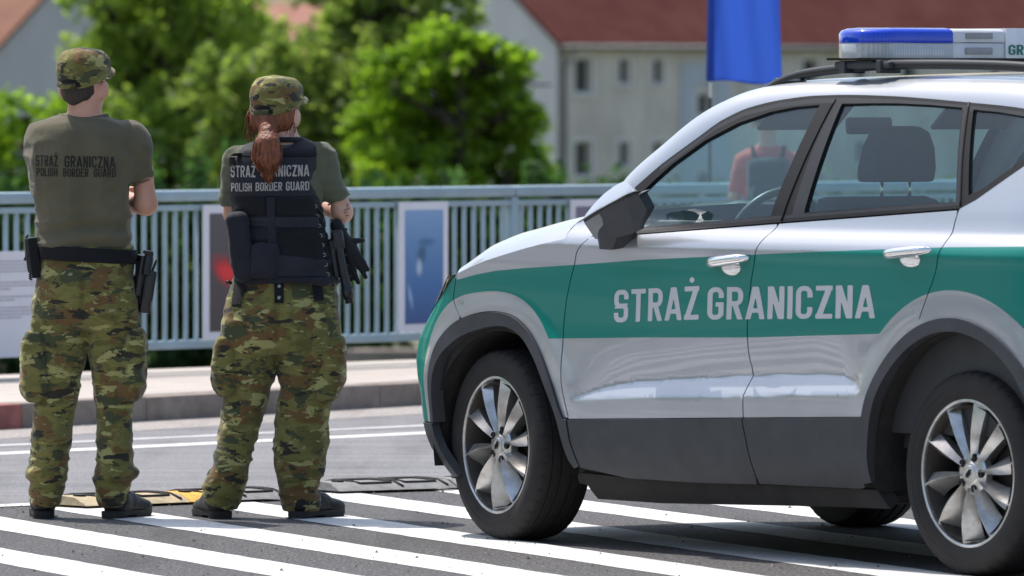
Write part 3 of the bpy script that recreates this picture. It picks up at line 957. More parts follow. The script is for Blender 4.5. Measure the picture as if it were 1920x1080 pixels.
def W(x, z):
    """half width of the body at station x, height z"""
    x = np.asarray(x, float); z = np.asarray(z, float)
    w = _P(z)
    t = nose(z); L = -0.15 - t; s = np.clip((-0.15 - x) / L, 0, .9995)
    w = w * (1 - s ** 3.4) ** (1 / 2.2)
    s = np.clip((x - 2.75) / (3.50 - 2.75), 0, .9995); w = w * (1 - s ** 3.0) ** (1 / 2.6)
    # the scooped facet along the doors
    zb = np.interp(x, [.506, .916, 1.496, 2.138], [.508, .530, .553, .584]); zt = np.interp(x, [p[0] for p in SCOOP], [p[1] for p in SCOOP])
    dz_ = np.maximum(zt - zb, 1e-4); dep = dz_ * .50
    cv_ = np.where(z < zb, 0, np.where(z < zt, dep * (z - zb) / dz_, dep * np.clip(1 - (z - zt) / .16, 0, 1) ** 2))
    w = w - np.where((x > .506) & (x < 2.138), cv_, 0)
    r = np.hypot(x - FA[0], z - FA[1]); w = w + .007 * (1 - sstep(.490, .556, r)) * sstep(1.0, .8, z) * sstep(.42, .58, z)
    r = np.hypot(x - RA_[0], z - RA_[1]); w = w + .007 * (1 - sstep(.520, .592, r)) * sstep(1.0, .8, z) * sstep(.45, .62, z)
    return w

# ---- paints and plastics
def paint(name, col, metal, flake=True, dust=.18, coat=.8):
    t = NT(name)
    v = t.coord()
    f = t.noise(v, 900, 1, 0.5)
    d = t.noise(t.coord(scale=(1, 1, 2.2)), 2.2, 5, 0.65)
    c = t.mix(t.math('MULTIPLY', f, 0.25 if flake else 0.0), col, tuple(min(1, x * 1.25) for x in col))
    c = t.mix(t.math('MULTIPLY', t.ramp(d, [(0.45, 0.0), (0.8, 1.0)]), dust), c, (0.30, 0.28, 0.26))
    rg = t.ramp(d, [(0.4, 0.30), (0.75, 0.42)])
    t.set(Base_Color=c, Metallic=metal, Roughness=rg, Coat_Weight=coat, Coat_Roughness=0.06)
    t.b.inputs["Coat IOR"].default_value = 1.5
    t.b.inputs['Specular IOR Level'].default_value = .5 if flake else .25
    return t.m
M_silver = paint("silver_metallic_paint", (0.40, 0.42, 0.455), 0.45)
M_green = paint("green_livery_film", (0.0, 0.195, 0.158), 0.0, False, .015, .22)
M_clad = pbr("charcoal_plastic_cladding", (0.034, 0.037, 0.043), 0.55, var=0.22, vscale=9, bump=0.12, bscale=500)
M_blackpl = pbr("gloss_black_trim", (0.012, 0.012, 0.014), 0.18, coat=0.5)
M_rubber = pbr("window_rubber", (0.010, 0.0095, 0.011), 0.6, spec=.25)
M_trimgrey = pbr("satin_dark_grey_trim", (0.022, 0.021, 0.022), 0.42, 0.0, spec=.35)
M_under = pbr("underbody_grime", (0.022, 0.020, 0.019), 0.9, var=0.35, vscale=8)
M_well = pbr("wheel_arch_liner", (0.018, 0.016, 0.015), 0.95, var=0.4, vscale=14, bump=0.3)
M_chrome = NT("door_handle_chrome").set(Base_Color=(0.80, 0.81, 0.83), Metallic=1.0, Roughness=0.14).m
M_seat = pbr("charcoal_seat_fabric", (0.030, 0.032, 0.036), 0.9, bump=0.2, bscale=300)
M_dash = pbr("dark_dashboard", (0.035, 0.036, 0.038), 0.6)
M_mirgrey = pbr("mirror_base_grey", (0.22, 0.22, 0.225), 0.5, var=.2)
M_letter = pbr("silver_grey_lettering", (0.52, 0.53, 0.54), 0.45, var=0.03)
def glass_mat(name, tint, refl_veil=0.0):
    t = NT(name)
    tr = t.n("ShaderNodeBsdfTransparent"); tr.inputs[0].default_value = (*tint, 1)
    gl = t.n("ShaderNodeBsdfGlossy"); gl.inputs["Roughness"].default_value = 0.015; gl.inputs[0].default_value = (0.9, 0.95, 1, 1)
    ge = t.n("ShaderNodeNewGeometry"); dt = t.n("ShaderNodeVectorMath"); dt.operation = 'DOT_PRODUCT'
    t.l(ge.outputs["Normal"], dt.inputs[0]); t.l(ge.outputs["Incoming"], dt.inputs[1])
    cs = t.math('SUBTRACT', 1.0, t.math('ABSOLUTE', dt.outputs["Value"]))
    fr = t.math('ADD', t.math('MULTIPLY', t.math('POWER', cs, 5.0), 0.92), 0.045)
    d = t.n("ShaderNodeBsdfDiffuse"); d.inputs[0].default_value = (0.25, 0.42, 0.45, 1)  # teal diffuse veil paints reflected surroundings and haze into the pane
    m0 = t.n("ShaderNodeMixShader"); m0.inputs[0].default_value = refl_veil
    t.l(tr.outputs[0], m0.inputs[1]); t.l(d.outputs[0], m0.inputs[2])
    mx = t.n("ShaderNodeMixShader"); t.l(fr, mx.inputs[0])
    t.l(m0.outputs[0], mx.inputs[1]); t.l(gl.outputs[0], mx.inputs[2]); t.l(mx.outputs[0], t.out.inputs[0])
    return t.m
M_glass = glass_mat("tinted_car_glass", (0.70, 0.88, 0.89), 0.06)
M_glassr = glass_mat("tinted_rear_glass", (0.62, 0.79, 0.80), 0.035)

def cvt(P, side=1):
    P = np.asarray(P, float)
    return np.stack([P[:, 0], -P[:, 1] * side, P[:, 2]], 1)

def panel(name, outline, mats, side=1, regions=(), holes=(), off=0.0, step=0.03, lip=0.012, parent=None, curve=False, Wf=None, deep=None):
    """a body panel: the outline (x, z) laid on the body side; regions [(poly, material index)], holes [poly]"""
    Wf = Wf or W
    ol = np.asarray(outline, float)
    if curve: ol = catmull(ol, 4, closed=True)
    ol = densify(ol, step * 0.55, closed=True)
    pts = [tuple(p) for p in ol]
    edges = [(i, (i + 1) % len(ol)) for i in range(len(ol))]
    for poly in [r[0] for r in regions] + list(holes):
        q = densify(poly, step * 0.55, closed=True); o = len(pts)
        pts += [tuple(p) for p in q]; edges += [(o + i, o + (i + 1) % len(q)) for i in range(len(q))]
    lo, hi = ol.min(0), ol.max(0)
    gx, gz = np.meshgrid(np.arange(lo[0], hi[0], step), np.arange(lo[1], hi[1], step * 0.6))
    gx = (gx + (np.arange(gx.shape[0]) % 2)[:, None] * step * 0.5).ravel(); gz = gz.ravel()
    ok = inpoly(gx, gz, ol)
    E = np.array(pts)
    gp = np.stack([gx[ok], gz[ok]], 1)
    if len(gp):
        dm = np.min(np.hypot(gp[:, None, 0] - E[None, :, 0], gp[:, None, 1] - E[None, :, 1]), axis=1)
        gp = gp[dm > step * 0.3]
    pts += [tuple(p) for p in gp]
    r = delaunay_2d_cdt([Vector(p) for p in pts], edges, [], 0, 1e-5)
    V2 = np.array([tuple(v) for v in r[0]]); F = np.array([tuple(f) for f in r[2] if len(f) == 3])
    c = V2[F].mean(1)
    keep = inpoly(c[:, 0], c[:, 1], ol)
    for h in holes: keep &= ~inpoly(c[:, 0], c[:, 1], h)
    F = F[keep]; c = c[keep]
    used = np.unique(F); remap = -np.ones(len(V2), int); remap[used] = np.arange(len(used)); F = remap[F]; V2 = V2[used]
    mi = np.zeros(len(F), int)
    for poly, m in regions: mi[inpoly(c[:, 0], c[:, 1], poly)] = m
    x, z = V2[:, 0], V2[:, 1]
    y = Wf(x, z) + off
    h = 0.004
    dyx = (Wf(x + h, z) - Wf(x - h, z)) / (2 * h); dyz = (Wf(x, z + h) - Wf(x, z - h)) / (2 * h)
    N = np.stack([-dyx, np.ones_like(x), -dyz], 1); N /= np.linalg.norm(N, axis=1)[:, None]
    P3 = np.stack([x, y, z], 1)
    # orient: outward normal
    fn = np.cross(P3[F[:, 1]] - P3[F[:, 0]], P3[F[:, 2]] - P3[F[:, 0]])
    # in the mirrored local frame (y flipped) the winding flips for side=+1
    flip = fn[:, 1] > 0 if side == 1 else fn[:, 1] < 0
    F[flip] = F[flip][:, ::-1]
    faces = [tuple(f) for f in F]; mis = list(mi)
    Vl = [tuple(p) for p in cvt(P3, side)]; Nl = [tuple(n) for n in cvt(N, side)]
    if lip > 0:
        cnt = {}
        for fi, f in enumerate(F):
            for a, b in ((f[0], f[1]), (f[1], f[2]), (f[2], f[0])):
                k = (min(a, b), max(a, b)); cnt.setdefault(k, []).append((a, b, fi))
        for k, lst in cnt.items():
            if len(lst) == 1:
                a, b, fi = lst[0]
                d = lip
                pa, pb = P3[a], P3[b]
                qa, qb = pa - N[a] * d, pb - N[b] * d
                quad = cvt(np.array([pb, pa, qa, qb]), side)
                n = np.cross(quad[1] - quad[0], quad[2] - quad[0]); n /= np.linalg.norm(n) + 1e-12
                o = len(Vl)
                Vl += [tuple(v) for v in quad]; Nl += [tuple(n)] * 4
                faces.append((o, o + 1, o + 2, o + 3)); mis.append(mi[fi])
    return mesh(name, Vl, faces, mats, parent if parent is not None else car, True, mis, Nl)

def circ(c, r, a0, a1, n=40):
    return [(c[0] + r * math.cos(R(t)), c[1] + r * math.sin(R(t))) for t in np.linspace(a0, a1, n)]
def shift(poly, dx): return [(x + dx, z) for x, z in poly]

G0 = [(-.176, .936), (-.196, .885), (-.203, .838), (-.180, .806), (-.150, .778)]
FOPEN = [tuple(p) for p in catmull([(-.330, .404), (-.322, .517), (-.285, .626), (-.169, .705), (-.018, .746), (.112, .757), (.208, .730), (.280, .674), (.353, .585), (.405, .497), (.437, .416), (.478, .300)], 5)]
FCLAD = [tuple(p) for p in catmull([(-.350, .404), (-.347, .542), (-.328, .632), (-.277, .704), (-.182, .763), (-.068, .795), (.054, .805), (.160, .793), (.248, .752), (.313, .694), (.365, .630), (.415, .555), (.461, .445)], 5)]
FSILV = [tuple(p) for p in catmull([(-.392, .404), (-.396, .54), (-.392, .62), (-.373, .69), (-.334, .755), (-.268, .811), (-.193, .846), (-.103, .867), (.017, .878), (.106, .876), (.186, .862), (.264, .828), (.326, .778), (.376, .719)], 4)]
G1 = [(0.640, 1.088), (0.585, 1.048), (0.552, 1.018), (0.535, .980), (0.497, .907), (0.468, .825), (0.452, .721), (0.460, .581), (0.478, .500), (0.491, .442), (0.503, .377), (0.539, .274)]
G2 = [(1.640, 1.150), (1.612, 1.105), (1.588, 1.060), (1.540, .938), (1.513, .821), (1.505, .700), (1.507, .640), (1.496, .555), (1.497, .469), (1.515, .396), (1.542, .285)]
G3 = [(2.573, 1.208), (2.566, 1.150), (2.573, 1.090), (2.556, 1.030), (2.530, .975), (2.482, .900), (2.440, .815)]
G1 = [tuple(p) for p in catmull(G1, 4)]; G2 = [tuple(p) for p in catmull(G2, 4)]; G3 = [tuple(p) for p in catmull(G3, 4)]; G0 = [tuple(p) for p in catmull(G0, 4)]
def gx(G, z): 
    P = sorted([(b, a) for a, b in G]); return float(interp(P, z))
BELT = [(0.700, 1.098), (0.828, 1.100), (1.637, 1.153), (2.573, 1.209), (2.643, 1.238), (2.826, 1.345), (2.95, 1.425), (3.02, 1.475)]
def belt(x): return float(interp(BELT, x))
CLT = [(0.442, .441), (0.907, .458), (1.5, .480), (2.224, .506)]          # top of the dark cladding
GT = [(-.17, .915), (-.064, .934), (.058, .950), (.237, .963), (.533, .979), (.924, 1.003), (1.595, 1.033), (2.20, 1.058), (2.591, 1.072), (2.978, 1.080), (3.5, 1.085)]
GB = [(.30, .718), (.448, .722), (.886, .736), (1.503, .751), (2.213, .780), (3.5, .80)]
# fender hood line (edge shared with the bonnet)
HL = [(-.176, .936), (-.10, .958), (0.0, .984), (.12, 1.008), (.24, 1.030), (.36, 1.050), (.475, 1.068)]
AF_O, AF_C, AF_S = .425, .470, .545
AR_O, AR_C, AR_S = .448, .492, .582

def zline(L, x0, x1, n=24): return [(x, float(interp(L, x))) for x in np.linspace(x0, x1, n)]

def both(fn):
    for s in (1, -1): fn(s)

def build_sides(side):
    g = .0029
    # ---- front wing
    top = [(x, z) for x, z in HL] + [(.482, 1.12), (.535, 1.136), (.60, 1.118), (.648, 1.094)]
    zc = .445
    arch = [(x, z + .003) for x, z in FCLAD if x > -.140][::-1]
    ol = list(shift(G0, g)[::-1])[:-1] + top + [p for p in shift(G1, -g)[1:] if p[1] > zc + .01] + [(gx(G1, zc) - g, zc + .004)] + arch
    reg = [(zline(GT, -.30, .56, 30) + zline(GB, .56, .38, 8) + [p for p in FSILV if p[0] > -.2][::-1] + [(-.30, .84)], 1)]
    fo = panel("front_wing", ol, [M_silver, M_green], side, reg)
    # ---- front door skin and rear door skin
    def door(name, Ga, Gb, xa, xb, topline, arch=None):
        zt = lambda x: float(interp(topline, x))
        left = [(x, z) for x, z in shift(Ga, g) if z > float(interp(CLT, x)) + .003 and z < zt(x) - .003]
        right = [(x, z) for x, z in shift(Gb, -g) if z > float(interp(CLT, x)) + .003 and z < zt(x) - .003]
        tl = [(x, zt(x)) for x in np.linspace(left[0][0] + .004, right[0][0] - .004, 40)]
        if arch is None:
            bl = [(x, float(interp(CLT, x)) + .002) for x in np.linspace(right[-1][0], left[-1][0], 30)]
        else: bl = arch + [(x, float(interp(CLT, x)) + .002) for x in np.linspace(arch[-1][0] - .01, left[-1][0], 30)]
        ol = tl + right + bl + left[::-1]
        reg = [(zline(GT, xa, xb, 30) + (zline(GB, xb, xa, 20) if arch is None else circ(RA_, AR_S, 97, 132, 24) + zline(GB, 2.215, xa, 20)), 1)]
        sc = [(x, z) for x, z in SCOOP if left[-1][0] + .01 < x < (right[-1][0] - .01 if arch is None else 2.14)]
        xs_ = [p[0] for p in sc]
        if len(sc) > 2: reg.append((sc + [(x, float(np.interp(x, [.506, .916, 1.496, 2.138], [.508, .530, .553, .584])) - .0004) for x in xs_[::-1]], 0))
        return panel(name, ol, [M_silver, M_green], side, reg, step=.022)
    bl_ = [(x, z - .018) for x, z in BELT]
    fd = door("front_door", G1, G2, .40, 1.70, [(.60, 1.075), (.66, 1.080), (.828, 1.084), (1.70, 1.139)])
    za = float(interp(CLT, 2.17)) + .002
    ra = circ(RA_, AR_C - .004, 108, 180 - math.degrees(math.asin((za - RA_[1]) / (AR_C - .004))), 40)
    G3b = [p for p in G3 if math.hypot(p[0] - RA_[0], p[1] - RA_[1]) > AR_C + .01]
    rd = door("rear_door", G2, G3b, 1.45, 2.62, [(1.60, 1.133), (2.60, 1.193)], ra)
    # ---- rear quarter
    top = [(2.578, 1.200), (2.643, 1.226), (2.826, 1.333), (2.95, 1.413), (3.02, 1.462), (3.08, 1.44), (3.16, 1.36), (3.25, 1.22), (3.31, 1.08), (3.33, .95), (3.33, .55)]
    arch = circ(RA_, AR_C - .004, math.degrees(math.asin((.55 - RA_[1]) / (AR_C - .004))), 111.5, 50)
    left = [p for p in shift(G3b, g)][::-1]
    ol = top + arch + left[:-1]
    reg = [(zline(GT, 2.40, 3.5, 20) + [(3.5, .80), (3.12, .80)] + circ(RA_, AR_S, 46, 130, 40), 1)]
    panel("rear_quarter_panel", ol, [M_silver, M_green], side, reg)
    # ---- dark cladding: wheel arch trims and sills, proud of the paint
    def ring(c, r0, r1, a0, a1, extra=None):
        return circ(c, r1, a0, a1, 60) + circ(c, r0, a1, a0, 60)
    panel("wheel_arch_trim", FCLAD[:-1] + [(.463, .446), (.484, .440), (.497, .377), (.531, .280), (.50, .272)] + FOPEN[::-1], M_clad, side, off=.010, step=.02, lip=.05)
    panel("wheel_arch_trim", ring(RA_, AR_O, AR_C, -8, 188), M_clad, side, off=.010, step=.02, lip=.05)
    zb = .250
    lf = [p for p in shift(G1, g) if p[1] < float(interp(CLT, p[0])) - .006]
    # cut the sill cladding clear of the front arch trim
    rr = [p for p in shift(G2, -g) if p[1] < float(interp(CLT, p[0])) - .006]
    st = [(.491, .440), (.502, .377), (.536, .277)]
    ol = st[::-1] + zline(CLT, .496, rr[0][0], 24)[0:] + rr + [(1.535, .258), (1.2, zb), (.8, zb)]
    ol = [(x, z - .001) for x, z in ol]
    panel("door_cladding", ol, M_clad, side, off=.007, lip=.02)
    ll = [p for p in shift(G2, g) if p[1] < float(interp(CLT, p[0])) - .006]
    zs = [.504, .45, .40, .35, .30, .27]
    re = [(RA_[0] - math.sqrt((AR_C + .004) ** 2 - (z - RA_[1]) ** 2), z) for z in zs]
    ol = zline(CLT, ll[0][0], re[0][0] - .004, 20) + re + [(2.1, .265), (1.8, .262), (1.55, .260)] + ll[::-1]
    ol = [(x, z - .001) for x, z in ol]
    panel("door_cladding", ol, M_clad, side, off=.007, lip=.02)
    panel("sill", [(.50, .255), (.9, .246), (1.5, .255), (2.17, .262), (2.20, .20), (1.9, .195), (.9, .165), (.53, .165)], M_under, side, off=-.012, lip=.05)
    # ---- bumper side
    lb = [(float(nose(z)) + .06, z) for z in (.915, .88, .84, .80, .75, .70, .66, .62, .58, .52, .46, .404)]
    af = [(x - .003, z + .002) for x, z in FCLAD if x < -.150][::-1]
    ol = lb[::-1] + [(-.27, .924)] + shift(G0, -g)[1:-1] + af
    reg = [([(-.95, .40), (-.95, .96), (-.15, .96), (-.15, .86)] + [p for p in FSILV if p[0] < -.19][::-1], 1)]
    panel("bumper_side", ol, [M_silver, M_green], side, reg, step=.022)
    zs = (.400, .36, .31, .27, .235, .215)
    lo = [(float(nose(z)) + .06, z) for z in zs]
    af = [(float(np.interp(z, [.215, .27, .33, .40], [-.245, -.285, -.325, -.352])), z) for z in zs]
    panel("bumper_cladding", lo + af[::-1], M_clad, side, off=.005, lip=.03, step=.02)
    # ---- headlamp
    hl = [(-.189, .932), (-.228, .929), (-.290, .918), (-.40, .862), (-.47, .80), (-.44, .790), (-.379, .818), (-.303, .854), (-.25, .887), (-.205, .920)]
    panel("headlamp", hl, [M_blackpl, M_chrome], side, [([(-.215, .922), (-.29, .900), (-.40, .835), (-.40, .826), (-.29, .882)], 1)], off=.004, step=.012, lip=.01)

both(build_sides)

# ---- roof, pillars, windscreen and tail glass: one swept surface, cut into its pieces
DLO = [(.60, 1.112), (.70, 1.192), (.773, 1.256), (.874, 1.331), (1.01, 1.414), (1.113, 1.478), (1.231, 1.522), (1.403, 1.551), (1.576, 1.565), (1.755, 1.568), (1.99, 1.564), (2.227, 1.554), (2.406, 1.544), (2.717, 1.524), (3.0, 1.478)]
DLO2 = DLO + [(3.10, 1.425), (3.19, 1.33), (3.27, 1.20), (3.33, 1.06)]
_dz = mono([p[0] for p in DLO2], [p[1] for p in DLO2])
_zk = mono([.60, .715, .85, .975, 1.083, 1.202, 1.347, 1.517, 1.696, 1.874, 2.106, 2.405, 2.70, 3.0, 3.10, 3.19, 3.27, 3.33], [1.150, 1.29, 1.395, 1.482, 1.538, 1.578, 1.602, 1.615, 1.621, 1.624, 1.627, 1.624, 1.612, 1.565, 1.515, 1.415, 1.275, 1.12])
_zc = mono([.60, .85, 1.083, 1.231, 1.40, 1.576, 1.755, 2.0, 2.40, 2.70, 3.0, 3.10, 3.19, 3.27, 3.33], [1.135, 1.315, 1.455, 1.545, 1.603, 1.630, 1.640, 1.645, 1.642, 1.632, 1.60, 1.55, 1.45, 1.30, 1.13])
_sh = mono([.60, 1.0, 1.40, 2.0, 3.0, 3.33], [.30, .27, .19, .05, -.03, -.15])
_kw = mono([.60, .80, 1.1, 1.4, 1.8, 3.0, 3.33], [.030, .035, .04, .05, .06, .06, .05])
def S(x0, s):
    x0 = np.asarray(x0, float); s = np.asarray(s, float)
    z0 = _dz(x0); y0 = W(x0, z0); zk = _zk(x0); zc = _zc(x0); kw = _kw(x0)
    P0 = (y0, z0); P1 = (y0 - kw * .55, z0 + (zk - z0) * .75); P2 = (y0 - kw * 2.2, zk + .006); P3 = (0 * y0, zc)
    # first a turned edge (s<.4), then a flat-crowned run to the centre line
    t = np.clip(s / .4, 0, 1)
    q0, q1, q2 = P0, P1, P2
    ya = (1 - t) ** 2 * q0[0] + 2 * t * (1 - t) * (q1[0]) + t * t * q2[0]
    za = (1 - t) ** 2 * q0[1] + 2 * t * (1 - t) * (zk - .001) + t * t * q2[1]
    u = np.clip((s - .4) / .6, 0, 1)
    yb = q2[0] * (1 - u)
    zb = q2[1] + (zc - q2[1]) * (1 - (1 - u) ** 2)
    y = np.where(s < .4, ya, yb); z = np.where(s < .4, za, zb)
    x = x0 - _sh(x0) * (1 - (y / np.maximum(y0, 1e-6)) ** 2)
    return x, y, z
def grid_obj(name, xs, ss, mat, off=0.0, parent=None, fn=None):
    """both halves of a swept patch as one sheet with true normals"""
    fn = fn or S
    X0, SS = np.meshgrid(xs, ss, indexing='ij')
    x, y, z = fn(X0, SS)
    h = 1e-3
    a = np.stack(fn(X0 + h, SS), -1) - np.stack(fn(X0 - h, SS), -1)
    s0, s1 = np.clip(SS - h, 0, 1), np.clip(SS + h, 0, 1)
    b = np.stack(fn(X0, s1), -1) - np.stack(fn(X0, s0), -1)
    N = np.cross(a, b); N /= np.linalg.norm(N, axis=2)[..., None] + 1e-12
    N *= np.where(N[..., 2:3] < 0, -1, 1)
    P = np.stack([x, y, z], -1) + N * off
    return P, N
def sheet_from(name, P, N, mat, mirror=True, parent=None, smooth=True):
    n, m = P.shape[:2]
    V, NN, Fc = [], [], []
    for sd in ((1, -1) if mirror else (1,)):
        o = len(V)
        V += [tuple(v) for v in cvt(P.reshape(-1, 3), sd)]; NN += [tuple(v) for v in cvt(N.reshape(-1, 3), sd)]
        for i in range(n - 1):
            for j in range(m - 1):
                q = (o + i * m + j, o + (i + 1) * m + j, o + (i + 1) * m + j + 1, o + i * m + j + 1)
                p0, p1, p2 = (np.array(V[k]) for k in (q[0], q[1], q[2]))
                fnm = np.cross(p1 - p0, p2 - p0)
                Fc.append(q if fnm @ np.array(NN[q[0]]) >= 0 else q[::-1])
    return mesh(name, V, Fc, mat, parent if parent is not None else car, True, None, NN)
_xs = np.concatenate([np.linspace(.60, 1.40, 40), np.linspace(1.42, 3.0, 40), np.linspace(3.02, 3.33, 16)])
XW0, XW1, XT = 1.36, 3.03, 3.03
s_p = .30                                             # where the pillar's paint ends
def patch(name, x0, x1, s0, s1, mat, off=0.0, nx=40, ns=24):
    P, N = grid_obj(name, np.linspace(x0, x1, nx), np.linspace(s0, s1, ns), mat, off)
    if s1 < 1:          # a piece of each side of its own
        for sd in (1, -1): sheet_from(name, P * np.array([1, sd, 1]), N * np.array([1, sd, 1]), mat, False)
        return None
    return sheet_from(name, P, N, mat)
patch("screen_pillar", .60, XW0, 0.0, .36, M_silver, nx=50, ns=14)
patch("windscreen_frit", .60, XW0, .36, .42, M_blackpl, -.004, nx=40, ns=4)
patch("windscreen", .60, XW0, .42, 1.0, M_glass, -.004)
patch("roof", XW0, XT, 0.0, 1.0, M_silver, nx=60, ns=44)
patch("tail_pillar", XT, 3.33, 0.0, .40, M_silver, nx=20, ns=14)
patch("tail_glass", XT, 3.33, .40, 1.0, M_glassr, -.004, nx=20)
patch("headliner", 1.34, 3.05, 0.15, 1.0, pbr("grey_headliner", (0.22, 0.22, 0.22), 0.95), -.03, nx=20, ns=12)

# ---- bonnet
_hz = mono([p[0] for p in HL], [p[1] for p in HL])
def hood(x0, s):
    x0 = np.asarray(x0, float); s = np.asarray(s, float)
    z0 = _hz(x0); y0 = W(x0, z0) - .002
    f = sstep(-.20, -.02, x0)
    y = y0 * (1 - s)
    d = y0 - y
    b = .092 * (.72 + .28 * f)
    prof = np.interp(d, [0, .02, .05, .10, .16, .24, .40, .92], [0, .25, .48, .72, .88, 1.0, 1.12, 1.38])
    z = z0 + b * prof
    x = x0 - (.19 + .20 * sstep(.2, -.19, x0)) * (1 - (y / y0) ** 2)
    z = z - .10 * (1 - (y / y0) ** 2) * sstep(.1, -.22, x0)
    return x, y, z
P, N = grid_obj("bonnet", np.linspace(-.176, .475, 50), 1 - (1 - np.linspace(0, 1, 46)) ** 1.0, None, 0, fn=hood)
# smooth the piecewise profile's normals
sheet_from("bonnet", P, N, M_silver)
# cowl between bonnet and windscreen
def cowl(x0, s):
    a = hood(np.full_like(x0, .475), s); b = S(np.full_like(x0, .60), np.clip(s, 0, 1) * .6 + .4 * np.clip(s * 8, 0, 1))
    t = (x0 - .475) / .125
    return tuple(a[i] * (1 - t) + b[i] * t - (.012 if i == 2 else 0) for i in range(3))
P, N = grid_obj("cowl", np.linspace(.475, .60, 5), np.linspace(.03, 1, 24), None, 0, fn=cowl)
sheet_from("scuttle_panel", P, N, M_rubber)

# ---- front end and rear end
def nose_patch(name, z0, z1, mat, rear=False, off=0.0, ymax=None):
    zz = np.linspace(z0, z1, 26); q = np.linspace(0, 1, 40)
    Z, Q = np.meshgrid(zz, q, indexing='ij')
    if not rear:
        xb = nose(Z) + .06; yb = W(xb, Z); y = yb * (1 - Q)
        w0 = _P(Z); L = -0.15 - nose(Z)
        x = -0.15 - L * np.clip(1 - (y / w0) ** 2.2, 0, 1) ** (1 / 3.4)
    else:
        xb = np.full_like(Z, 3.33); yb = W(xb, Z); y = yb * (1 - Q)
        w0 = _P(Z)
        x = 2.75 + .75 * np.clip(1 - (y / w0) ** 2.6, 0, 1) ** (1 / 3.0)
    P = np.stack([x, y, Z], -1)
    du = np.gradient(P, axis=0); dv = np.gradient(P, axis=1)
    N = np.cross(du, dv); N /= np.linalg.norm(N, axis=2)[..., None] + 1e-12
    sg = 1 if rear else -1
    N *= np.where((N[..., 0:1] * sg) < 0, -1, 1)
    return sheet_from(name, P + N * off, N, mat)
nose_patch("front_bumper", .404, .915, M_green)
nose_patch("front_bumper_cladding", .215, .402, M_clad, off=.004)
def grille_sheet():
    zz = np.linspace(.55, .80, 12); yy = np.linspace(.52, 0, 24)
    Z, Y = np.meshgrid(zz, yy, indexing='ij')
    w0 = _P(Z); L = -0.15 - nose(Z)
    x = -0.15 - L * np.clip(1 - (Y / w0) ** 2.2, 0, 1) ** (1 / 3.4) - .008
    P = np.stack([x, Y, Z], -1); N = np.zeros_like(P); N[..., 0] = -1
    return sheet_from("grille", P, N, M_blackpl)
grille_sheet()
nose_patch("tailgate", .62, 1.06, M_silver, True)
nose_patch("rear_bumper", .28, .618, M_clad, True, .006)
panel("rear_bumper_corner", [(3.33, .55), (3.33, .28), (3.13, .28), (3.085, .35), (3.075, .45), (3.06, .55)], M_clad, 1, off=.006)
panel("rear_bumper_corner", [(3.33, .55), (3.33, .28), (3.13, .28), (3.085, .35), (3.075, .45), (3.06, .55)], M_clad, -1, off=.006)
M_redlens = pbr("tail_lamp_red", (0.35, 0.01, 0.012), 0.12, coat=1.0)
for sd in (1, -1):
    panel("tail_lamp", [(3.06, .98), (3.20, 1.03), (3.40, 1.03), (3.40, .90), (3.20, .90), (3.10, .93)], M_redlens, sd, off=.006, step=.015)

# ---- dark backing added to stop light through the panel gaps, floor, wheel wells
_in = [(-.15, .90), (.45, 1.05), (.62, 1.07), (.85, 1.075), (1.64, 1.13), (2.57, 1.18), (2.82, 1.30), (3.0, 1.44), (3.12, 1.36), (3.25, 1.08), (3.25, .45)] + \
      circ(RA_, .445, 13, 180, 30) + [(2.15, .25), (.53, .25)] + circ(FA, .405, 0, 150, 30)
for sd in (1, -1):
    panel("gap_backing", _in, M_under, sd, off=-.028, step=.06, lip=0)
bm = bmesh.new()
def cbx(x0, x1, y0, y1, z0, z1, mi=0, bev=0.0, b=None): bx(b or bm, ((x0 + x1) / 2, -(y0 + y1) / 2, (z0 + z1) / 2), (x1 - x0, abs(y1 - y0), z1 - z0), None, mi, bev)
cbx(.44, 2.17, -.84, .84, .21, .40, 0, .03)
cbx(-.62, .46, -.50, .50, .24, .86, 0, .03)
cbx(2.15, 3.32, -.50, .50, .27, .72, 0, .03)
cbx(.62, 2.10, -.16, .16, .17, .23, 0, .01)
bm_obj("underbody", bm, M_under, car)
for c, ro in ((FA, .415), (RA_, AR_O)):
    for sd in (1, -1):
        V, Fc = [], []
        ang = np.linspace(R(-12), R(192), 40)
        for t in ang:
            for yy in (.47, .62, .76, float(W(c[0], .55)) - .035):
                r = ro - .004
                V.append((c[0] + r * math.cos(t), -yy * sd, c[1] + r * math.sin(t)))
        for i in range(len(ang) - 1):
            for j in range(3): Fc.append((i * 4 + j, i * 4 + j + 1, (i + 1) * 4 + j + 1, (i + 1) * 4 + j))
        o = len(V); V.append((c[0], -.47 * sd, c[1] + .05))
        for i in range(len(ang) - 1): Fc.append((o, i * 4, (i + 1) * 4))
        mesh("wheel_well", V, Fc, M_well, car, True)

